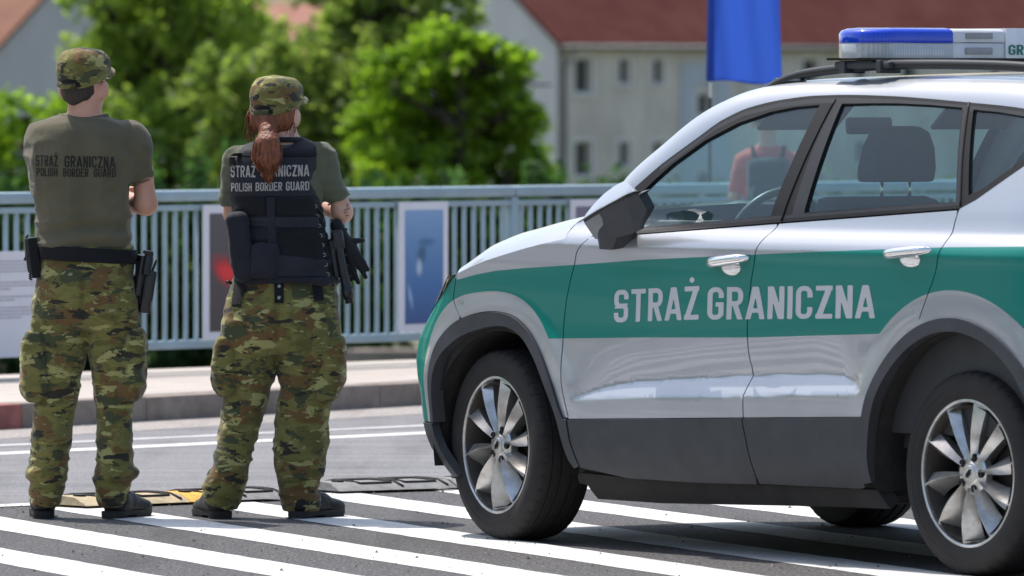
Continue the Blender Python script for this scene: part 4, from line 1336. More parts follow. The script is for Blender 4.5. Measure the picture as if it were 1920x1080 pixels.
# ---- window frames and glass
GF = [(.815, 1.112), (.790, 1.205), (.865, 1.277), (.935, 1.331), (1.07, 1.414), (1.215, 1.470), (1.372, 1.509), (1.539, 1.529), (1.628, 1.533), (1.573, 1.160)]
GF = [(.765, 1.106), (.775, 1.180), (.80, 1.222), (.865, 1.277), (.935, 1.331), (1.07, 1.412), (1.215, 1.471), (1.372, 1.510), (1.50, 1.527), (1.628, 1.534), (1.573, 1.160)]
GR_ = [(1.754, 1.174), (1.746, 1.537), (1.90, 1.540), (2.05, 1.540), (2.22, 1.535), (2.400, 1.526), (2.470, 1.380), (2.547, 1.219)]
GQ = [(2.600, 1.240), (2.535, 1.370), (2.462, 1.520), (2.60, 1.512), (2.75, 1.497), (2.95, 1.462), (2.968, 1.448), (2.821, 1.358), (2.66, 1.262)]
for sd in (1, -1):
    up = [p for p in DLO if p[0] >= .70]
    ol = [(.672, 1.168)] + up + [(3.02, 1.466)] + BELT[::-1][1:-1] + [(.66, 1.090)]
    ol = [(.66, 1.158)] + up[0:] + [(3.012, 1.470)] + [(x, z - .012) for x, z in BELT[::-1][1:-1]] + [(.655, 1.083)]
    def inset(poly, d):
        P_ = np.array(poly); c = P_.mean(0); v = P_ - c
        return [tuple(c + q * (1 + d / np.linalg.norm(q))) for q in v]
    reg = []
    # a satin inner strip round the tops of the glass, as on the car
    strip_ = [(x, z - .010) for x, z in up if 0.8 < x] + [(x, z - .026) for x, z in up[::-1] if 0.8 < x]
    reg.append((strip_, 1))
    reg.append(([(x, z - .0005) for x, z in BELT if .8 < x < 2.6] + [(x, z + .010) for x, z in BELT[::-1] if .8 < x < 2.6], 1))
    reg.append(([(1.690, 1.16), (1.752, 1.16), (1.744, 1.55), (1.690, 1.55)], 1))
    reg.append(([(2.552, 1.215), (2.405, 1.53), (2.424, 1.53), (2.572, 1.215)], 1))
    fr = panel("window_frame", ol, [M_rubber, M_trimgrey], sd, reg, [GF, GR_, GQ], off=.001, step=.03, lip=.018)
    for nm, g_, m_ in (("front_door_glass", GF, M_glass), ("rear_door_glass", GR_, M_glassr), ("quarter_glass", GQ, M_glassr)):
        panel(nm, inset(g_, .012), m_, sd, off=-.009, step=.05, lip=0)
    # door gaps across the frame: dark joints standing in the trim
    for pl in ([(1.700, 1.553), (1.668, 1.35), (1.640, 1.145)], [(2.424, 1.543), (2.50, 1.37), (2.576, 1.205)]):
        pts = [(x, float(W(x, z)) + .0015, z) for x, z in densify(pl, .02)]
        v, f = tube_arrays(cvt(np.array(pts), sd), .0045, 6)
        mesh("door_gap_seal", v, f, M_rubber, fr, True)

# ---- door handles, wing mirrors, lettering
def handle(x0, z0, x1, z1, side):
    n, m = 30, 16
    V, Fc = [], []
    for i in range(n + 1):
        t = i / n
        x = x0 + (x1 - x0) * t; zc = z0 + (z1 - z0) * t
        e = max(0.0, 1 - abs(2 * t - 1) ** 3.2)
        hh = .004 + .0155 * e ** .5 * (1 - .18 * t)
        oo = .006 + .034 * e ** .8
        for j in range(m):
            a = 2 * math.pi * j / m
            z = zc + hh * math.sin(a)
            y = float(W(x, zc)) + oo + (.011 * e ** .5 + .002) * math.cos(a) - .010 * (math.sin(a) < 0) * abs(math.sin(a)) * e
            V.append((x, y, z))
    for i in range(n):
        for j in range(m): Fc.append((i * m + j, i * m + (j + 1) % m, (i + 1) * m + (j + 1) % m, (i + 1) * m + j))
    Fc += [tuple(range(m)), tuple(n * m + j for j in range(m))]
    h = mesh("door_handle", cvt(np.array(V), side), Fc, M_chrome, car, True, sharp=60)
    # the scooped cup under the grip, standing on the door skin
    cx, cz = x0 + (x1 - x0) * .50, z0 + (z1 - z0) * .5 - .022
    V = [(cx, float(W(cx, cz)) + .007, cz)]; Fc = []
    for k, (q, o) in enumerate(((.45, .0068), (.75, .0055), (.92, .0035), (1.0, .001))):
        for j in range(30):
            a = 2 * math.pi * j / 30
            x = cx + .054 * q * math.cos(a); z = cz + .027 * q * math.sin(a)
            V.append((x, float(W(x, z)) + o, z))
    for j in range(30): Fc.append((0, 1 + j, 1 + (j + 1) % 30))
    for k in range(3):
        for j in range(30):
            a, b = 1 + k * 30 + j, 1 + k * 30 + (j + 1) % 30
            Fc.append((a, a + 30, b + 30, b))
    mesh("handle_cup", cvt(np.array(V), side), Fc, M_chrome, h, True)
for sd in (1, -1):
    handle(1.318, .996, 1.548, 1.020, sd)
    handle(2.292, 1.042, 2.530, 1.062, sd)

def mirror(side):
    # the housing is folded back along the door: outline in (x, z); the outer face slopes away above and below its light strip
    ol = [(.716, 1.140), (.758, 1.188), (.808, 1.230), (.856, 1.257), (.905, 1.271), (.948, 1.268), (.985, 1.257), (1.014, 1.240), (1.031, 1.221), (1.046, 1.183), (1.044, 1.168), (1.003, 1.124), (.976, 1.098), (.930, 1.087), (.859, 1.077), (.765, 1.073)]
    sp0, sp1 = np.array([.716, 1.138]), np.array([1.022, 1.240])
    def sd_(x, z): return ((sp1[0] - sp0[0]) * (z - sp0[1]) - (sp1[1] - sp0[1]) * (x - sp0[0])) / np.linalg.norm(sp1 - sp0)
    def face(x, z):
        x = np.asarray(x, float); z = np.asarray(z, float)
        d = sd_(x, z)
        y = 1.020 - np.where(d > 0, .50 * d + 3.0 * d * d, -.30 * d)
        return y - .25 * np.clip(x - .98, 0, 1) - .12 * np.clip(.80 - x, 0, 1)
    up = [(x, z) for x, z in ol[:8]]
    cap_ = [tuple(sp0)] + up[1:] + [tuple(sp1)]
    s2 = [(.722, 1.128), (1.024, 1.229)]
    strip_ = [tuple(sp0), tuple(sp1), s2[1], s2[0]]
    low_ = [s2[0], s2[1], (1.031, 1.221)] + ol[9:]
    grey_ = [(.722, 1.128), (.822, 1.160), (.832, 1.142), (.828, 1.122), (.800, 1.104), (.786, 1.088), (.784, 1.070), (.70, 1.060)]
    mo = panel("wing_mirror", catmull(low_, 2, closed=True)[:-1], [M_clad, M_mirgrey], side, [(grey_, 1)], off=0, step=.014, lip=.05, Wf=face)
    panel("mirror_cap", cap_, M_silver, side, off=.003, step=.012, lip=.05, Wf=face, parent=mo)
    panel("indicator_strip", strip_, M_trimgrey, side, off=-.002, step=.012, lip=.05, Wf=face, parent=mo)
    bm = bmesh.new()
    pts = [(.730, .900, 1.038), (.840, .900, 1.046), (.83, .985, 1.09), (.78, .985, 1.088), (.885, .905, 1.085), (.80, .99, 1.10), (.90, .99, 1.105), (.74, .955, 1.037), (.815, .955, 1.036), (.72, .95, 1.075), (.89, .95, 1.09), (.88, .90, 1.10), (.72, .90, 1.08)]
    vs = [bm.verts.new(tuple(p)) for p in cvt(np.array(pts), side)]
    bmesh.ops.convex_hull(bm, input=vs)
    bm_obj("mirror_foot", bm, M_clad, mo)
    bm = bmesh.new()
    c = np.array(ol).mean(0)
    g_ = [(c[0] + (p[0] - c[0]) * .70 - .03, c[1] + (p[1] - c[1]) * .62 - .01) for p in ol]
    prism(bm, g_, .932, .942, lambda p, d: (p[0], -d * side, p[1]))
    bm_obj("mirror_glass", bm, M_blackpl, mo)
both(mirror)

def glyph(ch, X, Y):
    """distance to a narrow bold capital standing on y=0, one unit high; returns (field, width)"""
    w, t, h = .56, .175, .145
    def box(x0, y0, x1, y1, r=0.0):
        qx = np.abs(X - (x0 + x1) / 2) - (x1 - x0) / 2 + r; qy = np.abs(Y - (y0 + y1) / 2) - (y1 - y0) / 2 + r
        return np.hypot(np.maximum(qx, 0), np.maximum(qy, 0)) + np.minimum(np.maximum(qx, qy), 0) - r
    def seg(p, q, tt):
        d = np.array(q) - np.array(p); L = np.hypot(*d); d = d / L
        u = (X - p[0]) * d[0] + (Y - p[1]) * d[1]; v = -(X - p[0]) * d[1] + (Y - p[1]) * d[0]
        return np.maximum(np.abs(v) - tt / 2, np.maximum(-u, u - L))
    U = lambda *a: np.minimum.reduce(a)
    I = lambda *a: np.maximum.reduce(a)
    def ring(x0, y0, x1, y1, r): return I(box(x0, y0, x1, y1, r), -box(x0 + t, y0 + h, x1 - t, y1 - h, max(r - t, .07)))
    def bowl(y0, y1, r): return I(box(-.5, y0, w, y1, r), -box(-.5, y0 + h, w - t, y1 - h, max(r - t, .05)), -X)
    clip = box(-1, 0, 3, 1)
    if ch == 'I': return box(0, 0, t, 1), t
    if ch == 'O': return ring(0, 0, w, 1, .25), w
    if ch == 'C': return I(ring(0, 0, w, 1, .25), -box(w * .5, .355, w + .2, .645)), w
    if ch == 'G': return U(I(ring(0, 0, w, 1, .25), -box(w * .5, .52, w + .2, .665)), box(w * .5, .40, w, .535), box(w - t, .12, w, .535)), w
    if ch == 'S': return U(I(ring(0, .43, w, 1, .22), -box(w * .5, .575, w + .2, .70)), I(ring(0, 0, w, .575, .22), -box(-.2, .30, w * .5, .43))), w
    if ch == 'T': return U(box(0, 1 - h, w, 1), box(w / 2 - t / 2, 0, w / 2 + t / 2, 1)), w
    if ch == 'L': return U(box(0, 0, t, 1), box(0, 0, w * .92, h)), w * .92
    if ch == 'H': return U(box(0, 0, t, 1), box(w - t, 0, w, 1), box(0, .43, w, .43 + h)), w
    if ch == 'E': return U(box(0, 0, t, 1), box(0, 0, w, h), box(0, 1 - h, w, 1), box(0, .43, w * .9, .43 + h)), w
    if ch == 'N': return I(U(box(0, 0, t, 1), box(w - t, 0, w, 1), seg((t * .45, 1.08), (w - t * .45, -.08), t * 1.02)), clip), w
    if ch == 'Z': return I(U(box(0, 0, w, h), box(0, 1 - h, w, 1), I(seg((t * .45, -.02), (w - t * .45, 1.02), t * 1.1), box(0, 0, w, 1))), clip), w
    if ch == 'A':
        W_ = w * 1.12
        return I(U(seg((t * .5 - .03, -.06), (W_ / 2 - .005, 1.05), t), seg((W_ - t * .5 + .03, -.06), (W_ / 2 + .005, 1.05), t), box(W_ * .22, .20, W_ * .78, .335)), clip), W_
    if ch == 'P': return U(box(0, 0, t, 1), bowl(.40, 1, .25)), w
    if ch == 'R': return I(U(box(0, 0, t, 1), bowl(.42, 1, .25), seg((w * .48, .50), (w - t * .42, -.05), t)), box(0, 0, w, 1)), w
    if ch == 'B': return U(box(0, 0, t, 1), bowl(.45, 1, .23), bowl(0, .45 + h, .25)), w
    if ch == 'D': return U(box(0, 0, t, 1), bowl(0, 1, .25)), w
    if ch == 'U': return I(ring(0, 0, w, 1.6, .25), clip), w
    return None, .24
def text_mesh(body, res=40):
    """narrow bold capitals as a flat mesh: y 0..1, x scaled to 0..1; the dot of the Ż stands above 1"""
    V, F = [], []
    x0 = 0.0; g = 1.0 / res; vid = {}
    def vert(p):
        k = (round(p[0], 5), round(p[1], 5))
        if k not in vid: vid[k] = len(V); V.append(k)
        return vid[k]
    for ch in body:
        if ch == ' ': x0 += .30; continue
        base = 'Z' if ch == 'Ż' else ch
        nx, ny = int(.75 / g) + 3, int(1.0 / g) + 3
        ax = (np.arange(nx) - 1) * g; ay = (np.arange(ny) - 1) * g + .37 * g
        ay = np.linspace(-g, 1 + g, ny)
        X, Y = np.meshgrid(ax, ay, indexing='ij')
        D, w = glyph(base, X, Y)
        for j in range(ny - 1):
            run = None
            for i in range(nx - 1):
                d = (D[i, j], D[i + 1, j], D[i + 1, j + 1], D[i, j + 1])
                full = all(q < 0 for q in d)
                if full:
                    if run is None: run = i
                if run is not None and (not full or i == nx - 2):
                    F.append((vert((x0 + ax[run], ay[j])), vert((x0 + ax[i], ay[j])), vert((x0 + ax[i], ay[j + 1])), vert((x0 + ax[run], ay[j + 1])))); run = None
                if full or all(q >= 0 for q in d): continue
                P = [(ax[i], ay[j]), (ax[i + 1], ay[j]), (ax[i + 1], ay[j + 1]), (ax[i], ay[j + 1])]
                poly = []
                for k in range(4):
                    a, b = d[k], d[(k + 1) % 4]; p, q = P[k], P[(k + 1) % 4]
                    if a < 0: poly.append(p)
                    if (a < 0) != (b < 0):
                        s = a / (a - b); poly.append((p[0] + (q[0] - p[0]) * s, p[1] + (q[1] - p[1]) * s))
                ids = []
                for p in poly:
                    v = vert((x0 + p[0], p[1]))
                    if v not in ids: ids.append(v)
                if len(ids) > 2: F.append(tuple(ids))
        if ch == 'Ż':
            F.append(tuple(vert((x0 + .28 + .095 * math.cos(a), 1.19 + .085 * math.sin(a))) for a in np.linspace(0, 2 * math.pi, 15)[:-1]))
        x0 += w + .105
    x0 -= .105
    V = np.array(V); V[:, 0] /= x0
    return V, F
def lettering(name, V, F, mapf, mat, parent):
    return mesh(name, [mapf(u, v) for u, v in V], F, mat, parent)
def on_door(x0, x1, zb0, zb1, zt0, zt1):
    def f(u, v):
        x = x0 + (x1 - x0) * u; zb = zb0 + (zb1 - zb0) * u; zt = zt0 + (zt1 - zt0) * u
        z = zb + (zt - zb) * v
        x += .012 * v
        return (x, -(float(W(x, z)) + .0010), z)
    return f
V_, F_ = text_mesh("STRAŻ")
lettering("door_lettering", V_, F_, on_door(.750, 1.238, .784, .806, .896, .920), M_letter, car)
V_, F_ = text_mesh("GRANICZNA")
lettering("door_lettering", V_, F_, on_door(1.285, 2.205, .806, .832, .916, .942), M_letter, car)

# ---- roof rails, crossbar
RT = [(1.13, 1.560), (1.18, 1.587), (1.279, 1.624), (1.401, 1.650), (1.581, 1.666), (1.762, 1.677), (1.912, 1.682), (2.248, 1.681), (2.583, 1.673), (2.85, 1.650), (2.98, 1.60)]
for sd in (1, -1):
    P = catmull([(x, .585 if x < 2.9 else .57, z - .013) for x, z in RT], 5)
    v, f = tube_arrays(cvt(P, sd), .0165, 12, 1.0)
    rl = mesh("roof_rail", v, f, M_trimgrey, car, True, sharp=60)
    bm = bmesh.new()
    for xx, w in ((1.33, .16), (2.78, .14)):
        zz = float(interp(RT, xx))
        bx(bm, (xx, -.585 * sd, zz - .035), (w, .028, .05), None, 0, .01)
    bm_obj("rail_foot", bm, M_blackpl, rl)
bm = bmesh.new()
cbx(1.73, 1.83, -.62, .62, 1.668, 1.684, 0, .005); 
for sd in (1, -1):
    cbx(1.62, 1.92, .548 * sd, .622 * sd, 1.655, 1.680, 0, .010)
    cbx(1.66, 1.69, .54 * sd, .63 * sd, 1.64, 1.683, 0, .004); cbx(1.86, 1.885, .54 * sd, .63 * sd, 1.64, 1.684, 0, .004)
bm_obj("roof_crossbar", bm, M_clad, car)

# ---- light bar across the roof
def lens_mat(name, col, tr, rough=0.08):
    t = NT(name)
    w = t.n("ShaderNodeTexWave"); w.wave_type = 'BANDS'; w.bands_direction = 'Y'; w.inputs["Scale"].default_value = 28
    t.l(t.coord(), w.inputs["Vector"])
    c = t.mix(w.outputs["Fac"], tuple(x * .8 for x in col), col)
    t.set(Base_Color=c, Roughness=rough, Coat_Weight=1.0, Coat_Roughness=.03)
    t.b.inputs["Transmission Weight"].default_value = tr
    t.b.inputs["IOR"].default_value = 1.3
    return t.m
M_lensblue = lens_mat("light_bar_blue_lens", (0.004, 0.075, 0.85), 0.30)
M_lensclear = lens_mat("light_bar_clear_lens", (0.66, 0.69, 0.73), 0.35)
M_barwhite = pbr("light_bar_white_housing", (0.60, 0.61, 0.63), 0.35, coat=.4)
M_vent = pbr("speaker_grille_grey", (0.30, 0.30, 0.31), 0.5)
M_gtext = pbr("sign_green_lettering", (0.0, 0.16, 0.12), 0.5)
BX, BH, BD = 1.725, .640, .125
def bar_plan(y0, y1, d=BD, rc=.11):
    """plan outline of the bar between two stations; ends at +-BH are rounded"""
    pts = []
    if y1 >= BH - 1e-6:
        for a in np.linspace(90, 0, 12): pts.append((d - rc + rc * math.sin(R(a)), y1 - rc + rc * math.cos(R(a))))
        for a in np.linspace(0, -90, 12): pts.append((-d + rc + rc * math.sin(R(a)), y1 - rc + rc * math.cos(R(a))))
    else: pts += [(d, y1), (-d, y1)]
    if y0 <= -BH + 1e-6:
        for a in np.linspace(-90, 0, 12): pts.append((-d + rc + rc * math.sin(R(a)), y0 + rc - rc * math.cos(R(a))))
        for a in np.linspace(0, 90, 12): pts.append((d - rc + rc * math.sin(R(a)), y0 + rc - rc * math.cos(R(a))))
    else: pts += [(-d, y0), (d, y0)]
    return pts
def bar_piece(name, y0, y1, z0, z1, mat, parent, d=BD, dome=0.0, base=0.0):
    pl = np.array(bar_plan(y0, y1, d)); c = pl.mean(0)
    lev = [(z0, -base), (z0 + .006, 0), (z1 - dome - .004, 0)] + ([(z1 - dome * .55, .006), (z1 - dome * .15, .020), (z1, .042)] if dome else [(z1, .003)])
    V, Fc = [], []
    n = len(pl)
    for z, ins in lev:
        for p in pl:
            q = p.copy()
            v = np.array([p[0], p[1] - np.clip(p[1], y0 + .11 if y0 <= -BH + 1e-6 else y0, y1 - .11 if y1 >= BH - 1e-6 else y1)])
            q[0] -= np.sign(p[0]) * ins * min(1, abs(p[0]) / .05)
            if abs(v[1]) > 1e-4: q[1] -= np.sign(v[1]) * ins
            V.append((BX + q[0], -q[1], z))
    for i in range(len(lev) - 1):
        for j in range(n): Fc.append((i * n + j, i * n + (j + 1) % n, (i + 1) * n + (j + 1) % n, (i + 1) * n + j))
    Fc.append(tuple(range(n))); Fc.append(tuple((len(lev) - 1) * n + j for j in range(n)))
    bm = bmesh.new()
    vs = [bm.verts.new(v) for v in V]
    for f in Fc: bm.faces.new([vs[i] for i in f])
    return bm_obj(name, bm, mat, parent, True, 40)
lb = bar_piece("light_bar", -BH + .004, BH - .004, 1.684, 1.692, M_blackpl, car)
for sd in (1, -1):
    a, b = (.291, BH) if sd == 1 else (-BH, -.258)
    bar_piece("blue_lens", a, b, 1.743, 1.793, M_lensblue, lb, dome=.016)
    bar_piece("clear_lens", a, b, 1.691, 1.742, M_lensclear, lb)
    bm = bmesh.new()
    for k in range(4):
        cbx(BX + BD - .05, BX + BD - .012, sd * (.32 + k * .065), sd * (.37 + k * .065), 1.70, 1.735, 0, .003)
    bm_obj("lamp_module", bm, M_chrome, lb, True)
    if sd == -1: continue
    a, b = (.066, .289)
    bar_piece("speaker_housing", a, b, 1.692, 1.743, M_barwhite, lb, d=BD - .004)
    bar_piece("speaker_housing", a, b, 1.745, 1.791, M_barwhite, lb, d=BD - .002, dome=.010)
    bm = bmesh.new()
    for zc in (1.716, 1.768):
        cbx(BX + BD - .008, BX + BD + .0035, sd * .120, sd * .235, zc - .011, zc + .011, 0, .003)
    bm_obj("speaker_grille", bm, M_vent, lb, True)
bar_piece("sign_box", -.256, .064, 1.692, 1.793, pbr("sign_white_face", (0.74, 0.74, 0.75), 0.35), lb, d=BD + .004)
V_, F_ = text_mesh("GRANICZNA")
lettering("sign_lettering", V_, F_, lambda u, v: (BX + BD + .0062, -(.054 - .30 * u), 1.703 + .034 * v), M_gtext, lb)
V_, F_ = text_mesh("STRAŻ")
lettering("sign_lettering", V_, F_, lambda u, v: (BX + BD + .0062, -(-.022 - .15 * u), 1.748 + .034 * v), M_gtext, lb)

# ---- wheels
M_tyre = None
def tyre_mat():
    t = NT("tyre_rubber_dusty")
    f = t.noise(t.coord(), 12, 5, 0.65)
    t.set(Base_Color=t.ramp(f, [(0.3, (0.011, 0.010, 0.010)), (0.7, (0.024, 0.020, 0.019))]), Roughness=0.82)
    t.bump(t.noise(t.coord(), 160, 2, .6), .25, .003)
    return t.m
M_tyre = tyre_mat()
def alloy_mat():
    t = NT("brake_dusted_alloy")
    f = t.noise(t.coord(), 16, 5, 0.65)
    t.set(Base_Color=t.ramp(f, [(0.3, (0.38, 0.36, 0.33)), (0.6, (0.62, 0.615, 0.60))]), Metallic=0.75, Roughness=0.28)
    return t.m
M_alloy = alloy_mat()
M_barrel = pbr("wheel_barrel_grime", (0.06, 0.052, 0.045), 0.7, .3, var=.4)
M_rotor = pbr("brake_rotor_steel", (0.12, 0.115, 0.11), 0.45, .6)
def wheel(xc, zc, side, steer):
    yc = .755
    rot = Matrix.Rotation(R(steer), 4, 'Z')
    M4 = Matrix.Translation((xc, -yc * side, zc)) @ rot
    def tf(x, w, z):   # wheel frame: w outward along the axle
        return tuple(M4 @ Vector((x, -w * side, z)))
    def polar(r, a, w): return tf(r * math.cos(a), w, r * math.sin(a))
    # hub, rotor and barrel: the wheel's body
    def lathe(prof, n=64, mod=None):
        V, Fc = [], []
        for i in range(n):
            a = 2 * math.pi * i / n
            for k, (w, r) in enumerate(prof):
                V.append(polar(mod(k, i, w, r) if mod else r, a, w))
        m = len(prof)
        for i in range(n):
            i2 = (i + 1) % n
            for k in range(m - 1): Fc.append((i * m + k, i * m + k + 1, i2 * m + k + 1, i2 * m + k))
        return V, Fc
    hub = join_arrays([lathe([(.02, .001), (.02, .155), (-.005, .155), (-.005, .001)], 48), lathe([(.10, .222), (.06, .214), (-.09, .205), (-.10, .23)], 64), lathe([(-.06, .001), (-.06, .21)], 40)])
    wo = mesh("wheel", *hub, M_barrel, car, True, sharp=40)
    # tyre with circumferential grooves and shoulder blocks
    gr = lambda c: [(c + .0042, .3345), (c + .0030, .3275), (c - .0030, .3275), (c - .0042, .3345)]
    prof = [(.092, .232), (.103, .240), (.111, .258), (.1135, .275), (.113, .281), (.1145, .283), (.113, .300), (.108, .314), (.1025, .322), (.097, .3275), (.088, .3315), (.074, .3338)]
    prof += gr(.060) + [(.045, .3350)] + gr(.023) + [(.0, .3355)] + gr(-.023) + [(-.045, .3350)] + gr(-.060)
    prof += [(-.074, .3338), (-.088, .3315), (-.097, .3275), (-.108, .314), (-.1135, .275), (-.103, .240), (-.092, .232)]
    n = 252
    def mod(k, i, w, r):
        if i % 6 == 0 and .0665 < abs(w) < .1035 and r > .318: return r - .0045
        if i % 6 == 3 and .030 < abs(w) < .05 and r > .33: return r - .003
        if .283 > r > .270 and abs(w) > .11: return r
        return r
    V, Fc = lathe(prof, n, mod)
    mesh("tyre", V, Fc, M_tyre, wo, True, sharp=28)
    # rim lip, hub face and ten turbine blades
    parts = [lathe([(.040, .2215), (.078, .2255), (.096, .2315), (.1030, .2335), (.1050, .2375), (.1040, .2425), (.099, .2445), (.094, .240)], 96)]
    parts.append(lathe([(.096, .001), (.096, .034), (.090, .040), (.087, .062), (.080, .070), (.055, .072)], 60))
    RR = [.050, .075, .105, .140, .175, .205, .2345]
    for b in range(10):
        th = 2 * math.pi * b / 10 + math.radians(8)
        V, Fc = [], []
        for i, r in enumerate(RR):
            t = (r - .05) / .1735
            cv = .05 * t * t
            wl = .008 + .027 * t
            wr = .011 + .037 * t
            fr = .092 + .010 * math.sin(math.pi * t) + .004 * t
            sg = 1
            a = th + cv
            ang = lambda d: a + d / max(r, .05)
            V += [polar(r, ang(-wl), fr - .016 - .008 * t), polar(r, ang(-wl * .04), fr + .004), polar(r, ang(wl * .04), fr + .004), polar(r, ang(wr), fr - .036 - .020 * t), polar(r, ang(wr * .8), fr - .062), polar(r, ang(-wl * .8), fr - .062)]
        m = 6
        for i in range(len(RR) - 1):
            for k in range(m): Fc.append((i * m + k, i * m + (k + 1) % m, (i + 1) * m + (k + 1) % m, (i + 1) * m + k))
        Fc.append(tuple(range(m))); Fc.append(tuple((len(RR) - 1) * m + k for k in range(m)))
        parts.append((V, Fc))
    bm = bmesh.new()
    V, Fc = join_arrays(parts)
    vs = [bm.verts.new(v) for v in V]
    for f in Fc:
        try: bm.faces.new([vs[i] for i in f])
        except ValueError: pass
    bm_obj("rim", bm, M_alloy, wo, True, 12)
    # dark plugs painting the shade inside the lug recesses
    parts = []
    for b in range(5):
        a = 2 * math.pi * b / 5 + math.pi / 2 + math.radians(18 + 36)
        cx, cz = .053 * math.cos(a), .053 * math.sin(a)
        V = []; Fc = []
        for w, rr in ((.080, .0135), (.0935, .0125)):
            for j in range(16): V.append(tf(cx + rr * math.cos(2 * math.pi * j / 16), w, cz + rr * math.sin(2 * math.pi * j / 16)))
        for j in range(16): Fc.append((j, (j + 1) % 16, 16 + (j + 1) % 16, 16 + j))
        Fc.append(tuple(16 + j for j in range(16)))
        mesh("lug_recess_shade", V, Fc, M_rubber, wo)
    # hub cap and its slanted emblem
    cap = mesh("hub_cap", *join_arrays([lathe([(.0975, .001), (.1005, .020), (.0995, .026), (.096, .028)], 40)]), M_alloy, wo, True)
    bm = bmesh.new()
    for poly in ([(-.013, -.004), (.004, .013), (.013, .013), (.013, .007), (.006, .007), (-.007, -.006), (-.013, -.010)], [(.013, .003), (-.004, -.014), (-.013, -.014), (-.013, -.0125), (-.006, -.008), (.007, .005)]):
        prism(bm, poly, .1003, .1022, lambda p, d: tf(p[0] * side, d, p[1]))
    bm_obj("hub_emblem", bm, M_rubber, cap)
wheel(0, .335, 1, -6.3); wheel(0, .335, -1, -6.3); wheel(2.638, .335, 1, 0); wheel(2.638, .335, -1, 0)

# ---- cabin
bm = bmesh.new()
cbx(.30, .86, -.72, .72, .70, 1.02, 0, .05); cbx(.34, .72, -.74, .74, 1.0, 1.065, 0, .03); cbx(.60, .86, .15, .60, .98, 1.085, 0, .04)
bm_obj("dashboard", bm, M_dash, car, True)
bm = bmesh.new()
cbx(.70, 2.70, -.76, .76, .40, .46); cbx(2.45, 3.2, -.66, .66, .75, .80)
for sd in (1, -1): cbx(.65, 2.95, sd * .78, sd * .82, .45, 1.08, 0, .015)
bm_obj("cabin_trim", bm, M_dash, car)
def seat(name, x, y, w, zt, rake=14, head=True):
    bm = bmesh.new()
    rt = Matrix.Rotation(R(rake), 3, 'Y')
    bx(bm, (x - .28, -y, .60), (.52, w, .16), None, 0, .05)
    bx(bm, (x - .03 + .02, -y, .93), (.13, w, .60), rt, 0, .055)
    s = bm_obj(name, bm, M_seat, car, True)
    return s
def headrest(x, y, w, zb, zt, parent):
    bm = bmesh.new()
    V = []
    hh = (zt - zb)
    prof = [(-.5, 0), (-.52, .25), (-.47, .62), (-.36, .9), (-.18, 1.0), (.18, 1.0), (.36, .9), (.47, .62), (.52, .25), (.5, 0)]
    pl = [(a * w, zb + b * hh) for a, b in prof]
    prism(bm, pl, x - .055, x + .055, lambda p, d: (d + (p[1] - zb) * .12, -y + p[0], p[1]))
    bmesh.ops.bevel(bm, geom=list(bm.edges), offset=.016, segments=3, affect='EDGES', profile=.6)
    h = bm_obj("headrest", bm, M_seat, parent, True, 50)
    v, f = join_arrays([tube_arrays([(x, -y + d, zb - .10), (x, -y + d, zb + .04)], .006, 8) for d in (-.06, .06)])
    mesh("headrest_post", v, f, M_chrome, parent, True)
for y in (.37, -.37):
    s = seat("front_seat", 1.50, y, .50, 1.2); headrest(1.640, y, .255, 1.272, 1.462, s)
s = seat("rear_seat", 2.36, 0, 1.25, 1.15, 16)
for y in (.40, -.40): headrest(2.50, y, .24, 1.23, 1.36, s)
v, f = [], []
cw = np.array([.955, -.37, 1.065]); 
tilt = R(24)
ring = []
for a in np.linspace(0, 2 * math.pi, 49):
    ring.append(cw + .187 * (math.cos(a) * np.array([0, 1, 0]) + math.sin(a) * np.array([math.sin(tilt), 0, math.cos(tilt)])))
pr = [tube_arrays(ring, .0155, 10)]
for a in (R(0), R(180), R(270)):
    pr.append(tube_arrays([cw, cw + .18 * (math.cos(a) * np.array([0, 1, 0]) + math.sin(a) * np.array([math.sin(tilt), 0, math.cos(tilt)]))], [.035, .016], 8, .6))
pr.append(tube_arrays([cw + np.array([-.02, 0, .0]), cw + np.array([.03, 0, -.012])], [.06, .055], 16))
pr.append(tube_arrays([cw, cw + np.array([-.25, 0, -.1])], [.03, .04], 10))
mesh("steering_wheel", *join_arrays(pr), pbr("steering_wheel_grip", (0.06, 0.065, 0.07), 0.4), car, True, sharp=50)
bm = bmesh.new()
for y in (.38, -.38):
    bx(bm, (1.16, -y, 1.50), (.16, .34, .016), Matrix.Rotation(R(-38), 3, 'Y'), 0, .007)
bx(bm, (1.02, 0, 1.46), (.02, .20, .06), Matrix.Rotation(R(-8), 3, 'Y'), 0, .012)
bm_obj("sun_visors_and_mirror", bm, M_dash, car, True)
